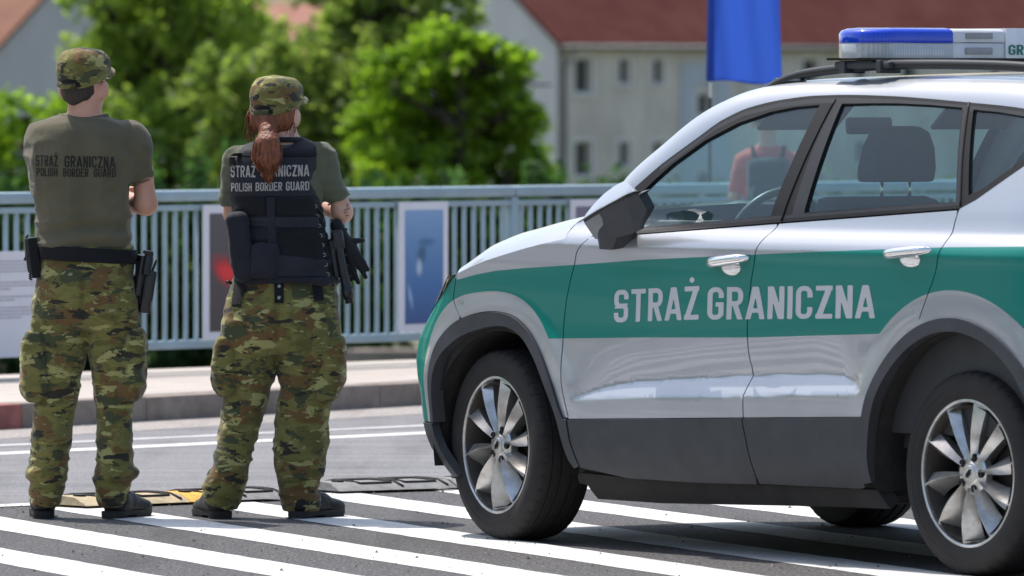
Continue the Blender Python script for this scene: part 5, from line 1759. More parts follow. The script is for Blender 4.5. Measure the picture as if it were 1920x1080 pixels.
# ================================================================== FIGURES: shapes grown as distance fields, then meshed
class Field:
    def __init__(s, lo, hi, h):
        s.lo = np.array(lo, float); s.h = h
        n = np.ceil((np.array(hi) - s.lo) / h).astype(int) + 1
        s.ax = [s.lo[i] + h * np.arange(n[i]) for i in range(3)]
        s.D = np.full(n, 0.5, np.float32)
    def block(s, lo, hi):
        sl = []
        for i in range(3):
            a = int(np.clip(np.floor((lo[i] - s.lo[i]) / s.h), 0, len(s.ax[i]))); b = int(np.clip(np.ceil((hi[i] - s.lo[i]) / s.h) + 1, 0, len(s.ax[i])))
            sl.append(slice(a, b))
        return tuple(sl)
    def xyz(s, sl): return (s.ax[0][sl[0]][:, None, None], s.ax[1][sl[1]][None, :, None], s.ax[2][sl[2]][None, None, :])
    def add(s, prim, k=0.02, pad=0.06):
        fn, lo, hi = prim
        sl = s.block(np.array(lo) - pad, np.array(hi) + pad)
        d = fn(*s.xyz(sl)).astype(np.float32)
        a = s.D[sl]
        if k > 0:
            h = np.clip(0.5 + 0.5 * (a - d) / k, 0, 1)
            s.D[sl] = a * (1 - h) + d * h - k * h * (1 - h)
        else: s.D[sl] = np.minimum(a, d)
        return s
    def cut(s, fn, k=0.0):
        sl = tuple(slice(0, len(a)) for a in s.ax)
        d = fn(*s.xyz(sl))      # cuts away where fn > 0
        if k > 0:
            h = np.clip(0.5 - 0.5 * (s.D - d) / k, 0, 1)
            s.D = (s.D * (1 - h) + d * h + k * h * (1 - h)).astype(np.float32)
        else: s.D = np.maximum(s.D, d).astype(np.float32)
        return s
    def mesh(s):
        D = s.D; ins = D < 0
        nx, ny, nz = D.shape
        c = [ins[i:nx - 1 + i, j:ny - 1 + j, k:nz - 1 + k] for i in (0, 1) for j in (0, 1) for k in (0, 1)]
        cnt = sum(x.astype(np.int8) for x in c)
        act = np.argwhere((cnt > 0) & (cnt < 8))
        idx = -np.ones((nx - 1, ny - 1, nz - 1), np.int64)
        idx[act[:, 0], act[:, 1], act[:, 2]] = np.arange(len(act))
        acc = np.zeros((len(act), 3)); m = np.zeros(len(act))
        off = [(0, 0, 0), (0, 0, 1), (0, 1, 0), (0, 1, 1), (1, 0, 0), (1, 0, 1), (1, 1, 0), (1, 1, 1)]
        val = [D[act[:, 0] + o[0], act[:, 1] + o[1], act[:, 2] + o[2]] for o in off]
        for a, b in ((0, 1), (2, 3), (4, 5), (6, 7), (0, 2), (1, 3), (4, 6), (5, 7), (0, 4), (1, 5), (2, 6), (3, 7)):
            va, vb = val[a], val[b]
            x = (va < 0) != (vb < 0)
            t = np.where(x, va / np.where(x, va - vb, 1), 0)
            p = np.array(off[a])[None] * (1 - t)[:, None] + np.array(off[b])[None] * t[:, None]
            acc += p * x[:, None]; m += x
        V = s.lo + (act + acc / m[:, None]) * s.h
        F = []
        for axis in range(3):
            sl0 = [slice(1, -1)] * 3; sl1 = [slice(1, -1)] * 3
            sl0[axis] = slice(0, -1); sl1[axis] = slice(1, None)
            a, b = ins[tuple(sl0)], ins[tuple(sl1)]
            e = np.argwhere(a != b)
            if not len(e): continue
            st = a[e[:, 0], e[:, 1], e[:, 2]]
            g = e.copy()
            for q in range(3):
                if q != axis: g[:, q] += 1
            u, w = [(1, 2), (2, 0), (0, 1)][axis]
            def cell(du, dw):
                q = g.copy(); q[:, u] -= du; q[:, w] -= dw
                return idx[q[:, 0], q[:, 1], q[:, 2]]
            quad = np.stack([cell(1, 1), cell(0, 1), cell(0, 0), cell(1, 0)], 1)
            quad[~st] = quad[~st][:, ::-1]
            F.append(quad)
        F = np.vstack(F)
        return V, F[(F >= 0).all(1)]

def vnorm(V, F):
    n = np.cross(V[F[:, 2]] - V[F[:, 0]], V[F[:, 3]] - V[F[:, 1]])
    N = np.zeros_like(V)
    for k in range(4): np.add.at(N, F[:, k], n)
    return N / (np.linalg.norm(N, axis=1)[:, None] + 1e-12)
def relax(V, F, it=2, lam=0.5):
    for _ in range(it):
        acc = np.zeros_like(V); c = np.zeros(len(V))
        for a, b in ((0, 1), (1, 2), (2, 3), (3, 0)):
            np.add.at(acc, F[:, a], V[F[:, b]]); np.add.at(acc, F[:, b], V[F[:, a]])
            np.add.at(c, F[:, a], 1); np.add.at(c, F[:, b], 1)
        V = V * (1 - lam) + lam * acc / np.maximum(c, 1)[:, None]
    return V
def fast_mesh(name, V, F, mat, parent=None):
    me = bpy.data.meshes.new(name)
    n = len(F)
    me.vertices.add(len(V)); me.loops.add(4 * n); me.polygons.add(n)
    me.vertices.foreach_set("co", V.astype(np.float32).ravel())
    me.loops.foreach_set("vertex_index", F.astype(np.int32).ravel())
    me.polygons.foreach_set("loop_start", np.arange(0, 4 * n, 4, dtype=np.int32))
    me.polygons.foreach_set("use_smooth", np.ones(n, dtype=bool))
    for m in (mat if isinstance(mat, (list, tuple)) else [mat]): me.materials.append(m)
    me.update(); me.validate()
    o = bpy.data.objects.new(name, me); COL.objects.link(o)
    if parent is not None: o.parent = parent
    return o
_HT = np.random.default_rng(5).random(4096)
def vnoise(P, seed=0):
    P = np.asarray(P, float) + seed * 17.3
    i = np.floor(P).astype(int); f = P - i; f = f * f * (3 - 2 * f)
    def hsh(a, b, c): return _HT[(a * 73 + b * 179 + c * 283 + (a * b) % 97 + (b * c) % 89) % 4096]
    r = 0
    for dx in (0, 1):
        for dy in (0, 1):
            for dz in (0, 1):
                w = (f[:, 0] if dx else 1 - f[:, 0]) * (f[:, 1] if dy else 1 - f[:, 1]) * (f[:, 2] if dz else 1 - f[:, 2])
                r = r + w * hsh(i[:, 0] + dx, i[:, 1] + dy, i[:, 2] + dz)
    return r
def fold(P, sc, seed):   # sharp-crested folds
    n = vnoise(P * np.array(sc), seed)
    n2 = vnoise(P * np.array(sc) * 2.1, seed + 3)
    return (1 - np.abs(2 * n - 1)) ** 2.2 * 0.75 + (1 - np.abs(2 * n2 - 1)) ** 2 * 0.25
def cone(a, b, ra, rb):
    a = np.array(a, float); b = np.array(b, float); ba = b - a; L2 = ba @ ba; rm = max(ra, rb)
    def fn(X, Y, Z):
        px, py, pz = X - a[0], Y - a[1], Z - a[2]
        t = np.clip((px * ba[0] + py * ba[1] + pz * ba[2]) / L2, 0, 1)
        return np.sqrt((px - ba[0] * t) ** 2 + (py - ba[1] * t) ** 2 + (pz - ba[2] * t) ** 2) - (ra + (rb - ra) * t)
    return fn, np.minimum(a, b) - rm, np.maximum(a, b) + rm
def ell(c, r, M=None):
    c = np.array(c, float); r = np.array(r, float)
    Mi = np.array(M.to_3x3().transposed()) if M is not None else np.eye(3)
    mn = r.min(); mx = r.max()
    def fn(X, Y, Z):
        x, y, z = X - c[0], Y - c[1], Z - c[2]
        q = [(Mi[i][0] * x + Mi[i][1] * y + Mi[i][2] * z) / r[i] for i in range(3)]
        k0 = np.sqrt(q[0] ** 2 + q[1] ** 2 + q[2] ** 2)
        k1 = np.sqrt((q[0] / r[0]) ** 2 + (q[1] / r[1]) ** 2 + (q[2] / r[2]) ** 2) + 1e-9
        return k0 * (k0 - 1) / k1
    return fn, c - mx, c + mx
def rbox(c, s, rad, M=None):
    c = np.array(c, float); s = np.array(s, float) / 2 - rad
    Mi = np.array(M.to_3x3().transposed()) if M is not None else np.eye(3)
    def fn(X, Y, Z):
        x, y, z = X - c[0], Y - c[1], Z - c[2]
        q = [np.abs(Mi[i][0] * x + Mi[i][1] * y + Mi[i][2] * z) - s[i] for i in range(3)]
        return np.sqrt(sum(np.maximum(v, 0) ** 2 for v in q)) + np.minimum(np.maximum(q[0], np.maximum(q[1], q[2])), 0) - rad
    e = np.linalg.norm(s + rad)
    return fn, c - e, c + e
def stack(T, grow=0.0, n=2.2, z0=None, z1=None, dy=0.0):
    """a limb or trunk as a pile of rounded slices (z, cx, cy, rx, ry)"""
    T = sorted(T); z = [t[0] for t in T]
    f = [mono(z, [t[i] for t in T]) for i in (1, 2, 3, 4)]
    a = z[0] if z0 is None else z0; b = z[-1] if z1 is None else z1
    def fn(X, Y, Z):
        zz = Z
        cx, cy, rx, ry = f[0](zz), f[1](zz) + dy, f[2](zz) + grow, f[3](zz) + grow
        rho = (np.abs((X - cx) / rx) ** n + np.abs((Y - cy) / ry) ** n) ** (1 / n)
        d = (rho - 1) * np.minimum(rx, ry) * 0.9
        return np.maximum(d, np.maximum(a - zz, zz - b))
    rx = max(t[3] for t in T) + grow; ry = max(t[4] for t in T) + grow
    return fn, np.array([min(t[1] for t in T) - rx, min(t[2] for t in T) - ry + dy, a]), np.array([max(t[1] for t in T) + rx, max(t[2] for t in T) + ry + dy, b])
def grow_mesh(name, prims, mat, parent, h=0.007, k=0.02, cuts=(), it=2, disp=None, pad=0.03):
    lo = np.min([p[0][1] if isinstance(p[0], tuple) else p[1] for p in prims], 0) - pad
    hi = np.max([p[0][2] if isinstance(p[0], tuple) else p[2] for p in prims], 0) + pad
    f = Field(lo, hi, h)
    for p in prims:
        if isinstance(p[0], tuple): f.add(p[0], p[1])
        else: f.add(p, k)
    for c in cuts: f.cut(c[0], c[1]) if isinstance(c, tuple) else f.cut(c)
    V, F = f.mesh()
    V = relax(V, F, it)
    if disp is not None:
        N = vnorm(V, F)
        V = V + N * disp(V)[:, None]
        V = relax(V, F, 1, .3)
    return fast_mesh(name, V, F, mat, parent)
def arc_pts(c, r, a0, a1, n): return [(c[0] + r * math.cos(t), c[1] + r * math.sin(t)) for t in np.linspace(a0, a1, n)]

# ---- cloth, skin, hair
def camo(name, seed=0.0, s=1.5, sat=1.0):
    """woodland blotches, stretched sideways, in layers of printed colour"""
    t = NT(name)
    def lay(scale, sx, th, w, detail, loc):
        v = t.coord(scale=(sx, sx, 1.0), loc=(seed + loc, loc * 2.3, seed - loc))
        n = t.noise(v, scale * s, detail, 0.55, 0.35)
        return t.ramp(n, [(th - w, 0.0), (th + w, 1.0)])
    base_m = t.noise(t.coord(scale=(.6, .6, 1), loc=(seed, 3, 1)), 9 * s, 3, 0.6)
    c = t.ramp(base_m, [(0.40, (0.130, 0.118, 0.034)), (0.48, (0.215, 0.192, 0.058)), (0.60, (0.162, 0.148, 0.042))])
    c = t.mix(lay(9, .55, .552, .012, 3, 1.7), c, (0.165, 0.092, 0.034))          # rust brown
    c = t.mix(lay(11, .50, .575, .010, 3, 4.1), c, (0.065, 0.072, 0.034))          # deep green
    c = t.mix(lay(15, .42, .600, .010, 3, 7.9), c, (0.38, 0.35, 0.135))          # straw
    c = t.mix(lay(17, .36, .597, .008, 4, 12.3), c, (0.030, 0.028, 0.021))         # dark strokes
    c = t.mix(lay(30, .45, .665, .008, 3, 15.9), c, (0.33, 0.31, 0.14))            # light flecks
    c = t.mix(lay(34, .45, .660, .008, 3, 21.3), c, (0.045, 0.040, 0.028))
    weave = t.noise(t.coord(), 700, 2, .5)
    t.set(Base_Color=t.mix(t.math('MULTIPLY', weave, .25), c, (0.06, 0.055, 0.03)), Roughness=0.92)
    t.b.inputs["Specular IOR Level"].default_value = 0.2
    t.b.inputs["Sheen Weight"].default_value = 0.15
    nn = t.noise(t.coord(scale=(1, 1, 1.6)), 38, 4, 0.6)
    t.bump(t.math('ADD', nn, t.math('MULTIPLY', weave, .25)), 0.45, 0.006)
    return t.m
def cloth(name, col, wr=0.35, scale=45, sheen=.2, rough=.92, faded=None):
    t = NT(name)
    weave = t.noise(t.coord(), 800, 2, .5)
    f = t.noise(t.coord(), 7, 5, .6)
    lo = tuple(x * .86 for x in col); hi = faded or tuple(x * 1.14 for x in col)
    t.set(Base_Color=t.mix(t.math('MULTIPLY', weave, .2), t.ramp(f, [(.3, lo), (.72, hi)]), tuple(x * .7 for x in col)), Roughness=rough, Sheen_Weight=sheen)
    t.b.inputs["Specular IOR Level"].default_value = 0.25
    n = t.noise(t.coord(scale=(1, 1, .8)), scale, 4, .6)
    t.bump(t.math('ADD', n, t.math('MULTIPLY', weave, .3)), wr, .005)
    return t.m
def skin(name, col):
    t = NT(name)
    f = t.noise(t.coord(), 22, 5, .6)
    t.set(Base_Color=t.ramp(f, [(.3, tuple(x * y for x, y in zip(col, (.93, .84, .82)))), (.7, col)]), Roughness=.5)
    t.b.inputs["Subsurface Weight"].default_value = .12
    t.b.inputs["Subsurface Radius"].default_value = (.012, .004, .002)
    t.b.inputs["Subsurface Scale"].default_value = .5
    t.bump(t.noise(t.coord(), 260, 3, .6), .15, .002)
    return t.m
def hairmat(name, dark, light):
    t = NT(name)
    n = t.noise(t.coord(scale=(1, 1, .06)), 150, 3, .6)
    t.set(Base_Color=t.ramp(n, [(.3, dark), (.7, light)]), Roughness=.58)
    t.bump(n, .6, .004)
    return t.m
M_camo = camo("camouflage_cloth", 0.0)
M_camow = camo("camouflage_cloth_darker", 31.0)
M_tee = cloth("olive_cotton", (0.124, 0.108, 0.066), .6, 26)
M_teew = cloth("olive_green_cotton", (0.115, 0.118, 0.076), .6, 26)
M_skin = skin("fair_skin_warm", (0.58, 0.315, 0.225)); M_skinw = skin("fair_skin_light", (0.62, 0.37, 0.275))
M_hair = hairmat("dark_brown_hair", (0.012, 0.007, 0.005), (0.040, 0.022, 0.014))
M_red = hairmat("auburn_hair", (0.055, 0.014, 0.005), (0.27, 0.070, 0.018))
M_vest = cloth("black_navy_nylon", (0.0125, 0.013, 0.019), .5, 60, .08, .75, (0.022, 0.022, 0.031))
M_mesh = cloth("black_mesh_cloth", (0.010, 0.010, 0.012), .6, 120, .05, .85)
M_web = cloth("black_webbing", (0.008, 0.008, 0.010), .6, 200, .05, .8)
M_boot = pbr("black_boot_leather", (0.009, 0.0085, 0.0085), .52, spec=.3, var=.3, vscale=30, bump=.25, bscale=180)
M_sole = pbr("boot_sole_rubber", (0.02, 0.019, 0.018), .85, var=.3)
M_poly = pbr("black_holster_polymer", (0.012, 0.012, 0.014), .38, var=.2)
M_steel = pbr("gunmetal_steel", (0.03, 0.03, 0.033), .35, .7)
M_snap = pbr("snap_button_metal", (0.30, 0.29, 0.28), .3, .9)
M_lens = pbr("sunglasses_dark", (0.01, 0.01, 0.012), .08, coat=1)
M_eye = pbr("eye_white", (0.75, 0.73, 0.70), .2, var=.03); M_iris = pbr("eye_dark", (0.03, 0.025, 0.02), .15)

def cloth_disp(amp, parts):
    """parts: (weight, scale, seed, zlo, zhi) fold layers, weight faded in between heights"""
    def f(V):
        d = np.zeros(len(V))
        for w, sc, sd, zl, zh in parts:
            m = sstep(zl - .05, zl + .03, V[:, 2]) * (1 - sstep(zh - .03, zh + .05, V[:, 2]))
            d += w * m * (fold(V, sc, sd) - .35)
        return (d - d.mean()) * amp
    return f

def head_prims(c, yaw, pitch=0.0, female=False):
    """skull, jaw, nose, lips and ears in head space turned by yaw about the neck"""
    M = Matrix.Rotation(-yaw, 4, 'Z') @ Matrix.Rotation(pitch, 4, 'X')
    def T(p): return np.array(c) + np.array(M.to_3x3() @ Vector(p))
    s = .95 if female else 1.0
    P = [(ell(T((0, -.008, .024)), (.076 * s, .097 * s, .092), M), .02),
         (ell(T((0, .028, -.052)), (.058 * s, .062 * s, .070), M), .03),
         (ell(T((0, .075, -.100)), (.024 * s, .020, .018), M), .025),
         (cone(T((0, .092, .022)), T((0, .116, -.022)), .008, .013), .012),
         (ell(T((.014, .104, -.026)), (.010, .010, .008), M), .008), (ell(T((-.014, .104, -.026)), (.010, .010, .008), M), .008),
         (cone(T((-.040, .078, .030)), T((.040, .078, .030)), .011, .011), .016),
         (ell(T((.038, .066, -.022)), (.022, .018, .018), M), .02), (ell(T((-.038, .066, -.022)), (.022, .018, .018), M), .02),
         (ell(T((0, .092, -.058)), (.023, .010, .006), M), .006), (ell(T((0, .090, -.068)), (.020, .010, .007), M), .006)]
    for sx in (1, -1):
        E = M @ Matrix.Rotation(sx * R(-18), 4, 'Z')
        P.append((ell(T((sx * .089 * s, -.010, -.028)), (.014, .021, .034), E), .006))
        P.append((ell(T((sx * .078 * s, .002, -.048)), (.007, .010, .010), E), .006))
    return P, T, M

def hand_prims(w, d, palm_n, side, size=1.0, curl=.5):
    """palm and five bent fingers from wrist w along direction d; palm faces palm_n; the thumb leaves the side of the palm"""
    d = np.array(d, float); d /= np.linalg.norm(d); n = np.array(palm_n, float); n -= d * (n @ d); n /= np.linalg.norm(n)
    a = np.cross(n, d) * side
    w = np.array(w, float); P = []
    P.append((cone(w, w + d * .03 * size, .026 * size, .030 * size), .02))
    for o in (-.026, -.009, .009, .026): P.append((cone(w + d * .02 + a * o * .7, w + d * .085 * size + a * o, .016, .012), .012))
    for o, L in ((-.029, .058), (-.010, .074), (.010, .080), (.029, .072)):
        k = w + d * .086 * size + a * o
        d1 = d * math.cos(curl * .5) + n * math.sin(curl * .5); d2 = d * math.cos(curl * 1.2) + n * math.sin(curl * 1.2); d3 = d * math.cos(curl * 1.8) + n * math.sin(curl * 1.8)
        p1 = k + d1 * L * .42; p2 = p1 + d2 * L * .32; p3 = p2 + d3 * L * .26
        P += [(cone(k, p1, .0098, .0088), .005), (cone(p1, p2, .0088, .0080), .004), (cone(p2, p3, .0080, .0068), .004)]
    k = w + d * .028 + a * .030
    p1 = k + (d * .6 + a * .75 + n * .25) * .040; p2 = p1 + (d * .85 + a * .35 + n * .4) * .030
    P += [(cone(k - a * .012, p1, .014, .0105), .010), (cone(p1, p2, .0105, .008), .004)]
    return P

def boot(name, heel, yaw, parent, L=.285, Wd=.098, Hs=.105):
    """an ankle boot: heel at 'heel', toe towards yaw (0 = away, + = to the right)"""
    M = Matrix.Rotation(-yaw, 4, 'Z')
    h = np.array(heel)
    T = lambda p: h + np.array(M.to_3x3() @ Vector(p))
    up = [(ell(T((0, .045, .050)), (.040, .058, .052), M), .02), (ell(T((0, .125, .046)), (.043, .080, .038), M), .03), (ell(T((.004, .212, .036)), (.045, .062, .032), M), .03),
          (cone(T((0, .055, .07)), T((0, .045, .150)), .044, .046), .03), (ell(T((0, .135, .066)), (.030, .055, .030), M), .02)]
    o = grow_mesh(name, up, M_boot, parent, .005, cuts=[lambda X, Y, Z: (h[2] + .022) - Z + 0 * X + 0 * Y], it=2, disp=lambda V: .0022 * (fold(V, (40, 40, 60), 4) - .4))
    pl = []
    for (y, w0, w1) in ((-.012, -.018, .018), (.0, -.036, .036), (.03, -.041, .041), (.08, -.037, .039), (.13, -.040, .043), (.19, -.046, .048), (.235, -.042, .044), (.262, -.028, .030), (.274, -.010, .012)): pl.append((y, w0, w1))
    poly = [(w1, y) for y, w0, w1 in pl] + [(w0, y) for y, w0, w1 in pl[::-1]]
    poly = catmull(poly, 3, closed=True)
    bm = bmesh.new()
    prism(bm, poly, .010, .028, lambda p, d: tuple(T((p[0], p[1], d))))
    heelp = [p * np.array([.98, .98]) for p in poly if p[1] < .075]
    prism(bm, heelp, .0, .0095, lambda p, d: tuple(T((p[0], p[1], d))))
    fore = [p * np.array([.97, .985]) for p in poly if p[1] > .12]
    prism(bm, fore, .0, .0095, lambda p, d: tuple(T((p[0], p[1], d))))
    bm_obj("boot_sole", bm, M_sole, o)
    lace = [tube_arrays([T((-.022, y, z)), T((0, y + .004, z + .008)), T((.022, y, z))], .003, 6) for y, z in ((.115, .092), (.135, .083), (.155, .075), (.172, .066))]
    mesh("laces", *join_arrays(lace), M_web, o, True)
    return o

def cap_parts(T, M, c, mat, parent, rx=.090, ry=.108, top=.128):
    """field cap: a crown with a creased flat top, a band with an adjuster, a short curved peak"""
    Mi = np.array(M.to_3x3().transposed())
    def loc(X, Y, Z):
        x, y, z = X - c[0], Y - c[1], Z - c[2]
        return [Mi[i][0] * x + Mi[i][1] * y + Mi[i][2] * z for i in range(3)]
    zs = [-.06, -.02, .03, .068, .082, .100, .116, top]
    fr = mono(zs, [rx - .001, rx, rx + .003, rx + .004, rx + .0005, rx * .89, rx * .70, rx * .12])
    fy = mono(zs, [ry - .001, ry, ry + .002, ry + .003, ry, ry * .88, ry * .68, ry * .12])
    low = lambda y: -.020 + .30 * (y + ry)                       # the band rides higher at the brow
    def crown(X, Y, Z, g=0.0):
        x, y, z = loc(X, Y, Z)
        z2 = z - .12 * (y + .0) * (z > .02)
        a, b = fr(z) + g, fy(z) + g
        rho = (np.abs(x / a) ** 2.15 + np.abs((y + .005) / b) ** 2.15) ** (1 / 2.15)
        return np.maximum((rho - 1) * np.minimum(a, b) * .8, z - top - g * .5)
    def f_crown(X, Y, Z):
        x, y, z = loc(X, Y, Z)
        d = crown(X, Y, Z)
        return np.maximum(np.maximum(d, -(d + .012)), low(y) + .004 - z)
    def f_band(X, Y, Z):
        x, y, z = loc(X, Y, Z)
        d = crown(X, Y, Z, .0035)
        return np.maximum(np.maximum(d, -(d + .010)), np.maximum(low(y) - z, z - (low(y) + .024)))
    lo, hi = np.array(c) - .16, np.array(c) + .17
    cr = grow_mesh("cap", [(f_crown, lo, hi)], mat, parent, .0042, k=0, it=2,
                   disp=lambda V: .0042 * (fold(V - np.array(c), (22, 22, 16), 9) - .45))
    grow_mesh("cap_band", [(f_band, lo, hi)], mat, cr, .0038, k=0, it=2)
    V, Fc = [], []
    n, m = 24, 8
    for s_, dz in ((0, 0), (1, -.005)):
        for i in range(n + 1):
            t = math.pi * i / n
            for j in range(m + 1):
                q = j / m
                x = (.082 + .0 * q) * math.cos(t)
                y0_ = math.sqrt(max(0, 1 - (x / (rx + .002)) ** 2)) * (ry - .004)
                y = y0_ + q * .066 * math.sin(t) ** .6
                z = .062 - .34 * (x ** 2) / .09 - q * .016 + dz
                V.append(tuple(T((x, y, z))))
    w = m + 1; o = (n + 1) * w
    for i in range(n):
        for j in range(m):
            a = i * w + j
            Fc.append((a, a + w, a + w + 1, a + 1)); Fc.append((o + a, o + a + 1, o + a + w + 1, o + a + w))
        a = i * w + m; Fc.append((a, a + w, o + a + w, o + a))
    mesh("cap_peak", V, Fc, mat, cr, True, sharp=50)
    # adjuster: a dark patch painting the half-moon opening's shade over the strap, and the strap's tab
    V, Fc = [], []
    for i in range(17):
        t = math.pi * i / 16
        for q in (0, 1):
            a = (i / 16 - .5) * 1.15
            zz = low(-ry) + .0235 + q * .013 * math.sin(t)
            r0, r1 = float(fr(zz)), float(fy(zz))
            V.append(tuple(T((math.sin(a) * (r0 + .0015), -.005 - math.cos(a) * (r1 + .0015), zz + .30 * 0.02 * 0))))
        if i: Fc.append((2 * i - 2, 2 * i, 2 * i + 1, 2 * i - 1))
    mesh("cap_opening_shade", V, Fc, M_web, cr, True)
    bm = bmesh.new()
    p = T((.035, -.005 - math.cos(.38) * (ry + .005), low(-ry) + .016))
    bx(bm, tuple(p), (.022, .006, .018), Matrix.Rotation(R(20), 3, 'Z'), 0, .002)
    bm_obj("cap_buckle", bm, M_web, cr)
    return cr
def eyes(T, parent):
    for sx in (1, -1):
        bm = bmesh.new()
        bmesh.ops.create_uvsphere(bm, u_segments=14, v_segments=10, radius=.0115, matrix=Matrix.Translation(tuple(T((sx * .031, .074, .012)))))
        e = bm_obj("eye", bm, M_eye, parent, True, 180)
        bm = bmesh.new()
        bmesh.ops.create_uvsphere(bm, u_segments=10, v_segments=8, radius=.006, matrix=Matrix.Translation(tuple(T((sx * .031, .0805, .012)))))
        bm_obj("iris", bm, M_iris, e, True, 180)
def bvh_of(o):
    me = o.data
    return BVHTree.FromPolygons([tuple(v.co) for v in me.vertices], [tuple(p.vertices) for p in me.polygons])
def onto_back(bvh, off=.0025):
    """map (x, z) to the back of a garment (seen from -y)"""
    def f(x, z):
        h = bvh.ray_cast(Vector((x, -1.0, z)), Vector((0, 1, 0)))
        y = h[0].y if h[0] is not None else -.12
        return (x, y - off, z)
    return f
def back_text(body, x0, x1, zb, zt, slope, off, mat, parent, bvh):
    V, F = text_mesh(body, 22)
    f = onto_back(bvh, off)
    return lettering("lettering", V, F, lambda u, v: f(x0 + (x1 - x0) * u, zb + (zt - zb) * v + slope * u), mat, parent)
def slab_on(bvh, poly, thick, mat, name, parent, n=10, off=.0):
    """a stitched-on piece of cloth following the garment under it: poly (x, z) quad, corners in order"""
    f = onto_back(bvh, off)
    P = np.array(poly, float)
    V, Fc = [], []
    for q in (0, 1):
        for i in range(n + 1):
            for j in range(n + 1):
                u, v = i / n, j / n
                p = (P[0] * (1 - u) + P[1] * u) * (1 - v) + (P[3] * (1 - u) + P[2] * u) * v
                x, y, z = f(p[0], p[1])
                V.append((x, y - (thick if q else -.004), z))
    w = n + 1; o = w * w
    for i in range(n):
        for j in range(n):
            a = i * w + j
            Fc.append((o + a, o + a + w, o + a + w + 1, o + a + 1))
    for k in range(n):
        for a, b in ((k, k + 1), (n * w + k, n * w + k + 1), (k * w, (k + 1) * w), (k * w + n, (k + 1) * w + n)):
            Fc.append((a, b, o + b, o + a))
    return mesh(name, V, Fc, mat, parent, True, sharp=40)
# ================================================================== THE TWO GUARDS AND A PASSER-BY
MAN_TORSO = [(0.994, 0.006, 0, 0.178, 0.126), (1.026, 0.003, 0, 0.177, 0.122), (1.065, 0.0, 0, 0.176, 0.118), (1.114, -0.002, 0, 0.178, 0.118), (1.174, -0.005, 0, 0.184, 0.122), (1.233, -0.01, 0, 0.193, 0.128), (1.282, -0.012, 0, 0.201, 0.13), (1.341, -0.014, 0, 0.207, 0.128), (1.396, -0.015, 0, 0.208, 0.122), (1.43, -0.012, 0, 0.201, 0.115), (1.456, -0.012, 0.005, 0.181, 0.105), (1.475, -0.012, 0.01, 0.142, 0.09), (1.491, -0.011, 0.015, 0.096, 0.075), (1.501, -0.006, 0.02, 0.073, 0.062)]
MAN_PELVIS = [(0.706, 0.002, 0, 0.179, 0.105), (0.73, 0.002, -0.005, 0.191, 0.12), (0.779, 0.002, -0.01, 0.193, 0.135), (0.848, 0.001, -0.01, 0.188, 0.138), (0.907, -0.001, -0.005, 0.18, 0.13), (0.947, 0.003, 0, 0.179, 0.12), (1.016, 0.005, 0, 0.177, 0.118)]
MAN_LEGL = [(0.039, -0.149, 0, 0.052, 0.074), (0.059, -0.149, 0, 0.054, 0.076), (0.099, -0.146, 0, 0.061, 0.074), (0.134, -0.142, -0.004, 0.069, 0.076), (0.154, -0.145, -0.006, 0.08, 0.09), (0.174, -0.142, -0.008, 0.081, 0.09), (0.197, -0.137, -0.008, 0.072, 0.08), (0.237, -0.132, -0.01, 0.071, 0.082), (0.296, -0.127, -0.01, 0.076, 0.08), (0.375, -0.119, 0, 0.076, 0.08), (0.454, -0.107, 0, 0.08, 0.083), (0.513, -0.107, 0, 0.089, 0.086), (0.572, -0.103, 0, 0.099, 0.092), (0.651, -0.101, 0, 0.103, 0.1), (0.73, -0.098, -0.005, 0.098, 0.108), (0.809, -0.096, -0.005, 0.096, 0.115)]
MAN_LEGR = [(0.039, 0.1, 0.005, 0.054, 0.076), (0.059, 0.101, 0.005, 0.057, 0.078), (0.099, 0.1, 0, 0.064, 0.076), (0.134, 0.1, -0.004, 0.072, 0.076), (0.154, 0.111, -0.006, 0.084, 0.09), (0.174, 0.113, -0.008, 0.086, 0.09), (0.197, 0.109, -0.008, 0.074, 0.08), (0.237, 0.107, -0.01, 0.068, 0.082), (0.296, 0.107, -0.01, 0.066, 0.08), (0.375, 0.107, 0, 0.067, 0.08), (0.454, 0.105, 0, 0.075, 0.083), (0.513, 0.107, 0, 0.081, 0.086), (0.572, 0.106, 0, 0.086, 0.092), (0.651, 0.1, 0, 0.094, 0.1), (0.73, 0.099, -0.005, 0.099, 0.108), (0.809, 0.096, -0.005, 0.098, 0.115)]
WOM_TORSO = [(0.878, 0.024, 0, 0.183, 0.127), (0.907, 0.025, 0, 0.179, 0.124), (0.966, 0.02, 0, 0.172, 0.116), (1.026, 0.013, 0, 0.167, 0.11), (1.085, 0.005, 0, 0.163, 0.108), (1.164, -0.01, 0, 0.162, 0.112), (1.223, -0.014, 0, 0.17, 0.115), (1.282, -0.014, 0, 0.181, 0.112), (1.331, -0.009, 0, 0.186, 0.105), (1.361, -0.002, 0.005, 0.17, 0.095), (1.381, 0.004, 0.01, 0.136, 0.085), (1.396, 0.01, 0.015, 0.091, 0.068), (1.42, 0.01, 0.02, 0.039, 0.055)]
WOM_PELVIS = [(0.611, -0.001, 0, 0.2, 0.105), (0.641, -0.002, -0.01, 0.213, 0.125), (0.69, -0.002, -0.015, 0.217, 0.14), (0.759, 0.001, -0.015, 0.214, 0.146), (0.819, 0.006, -0.01, 0.207, 0.138), (0.878, 0.013, 0, 0.196, 0.126), (0.927, 0.022, 0, 0.178, 0.118)]
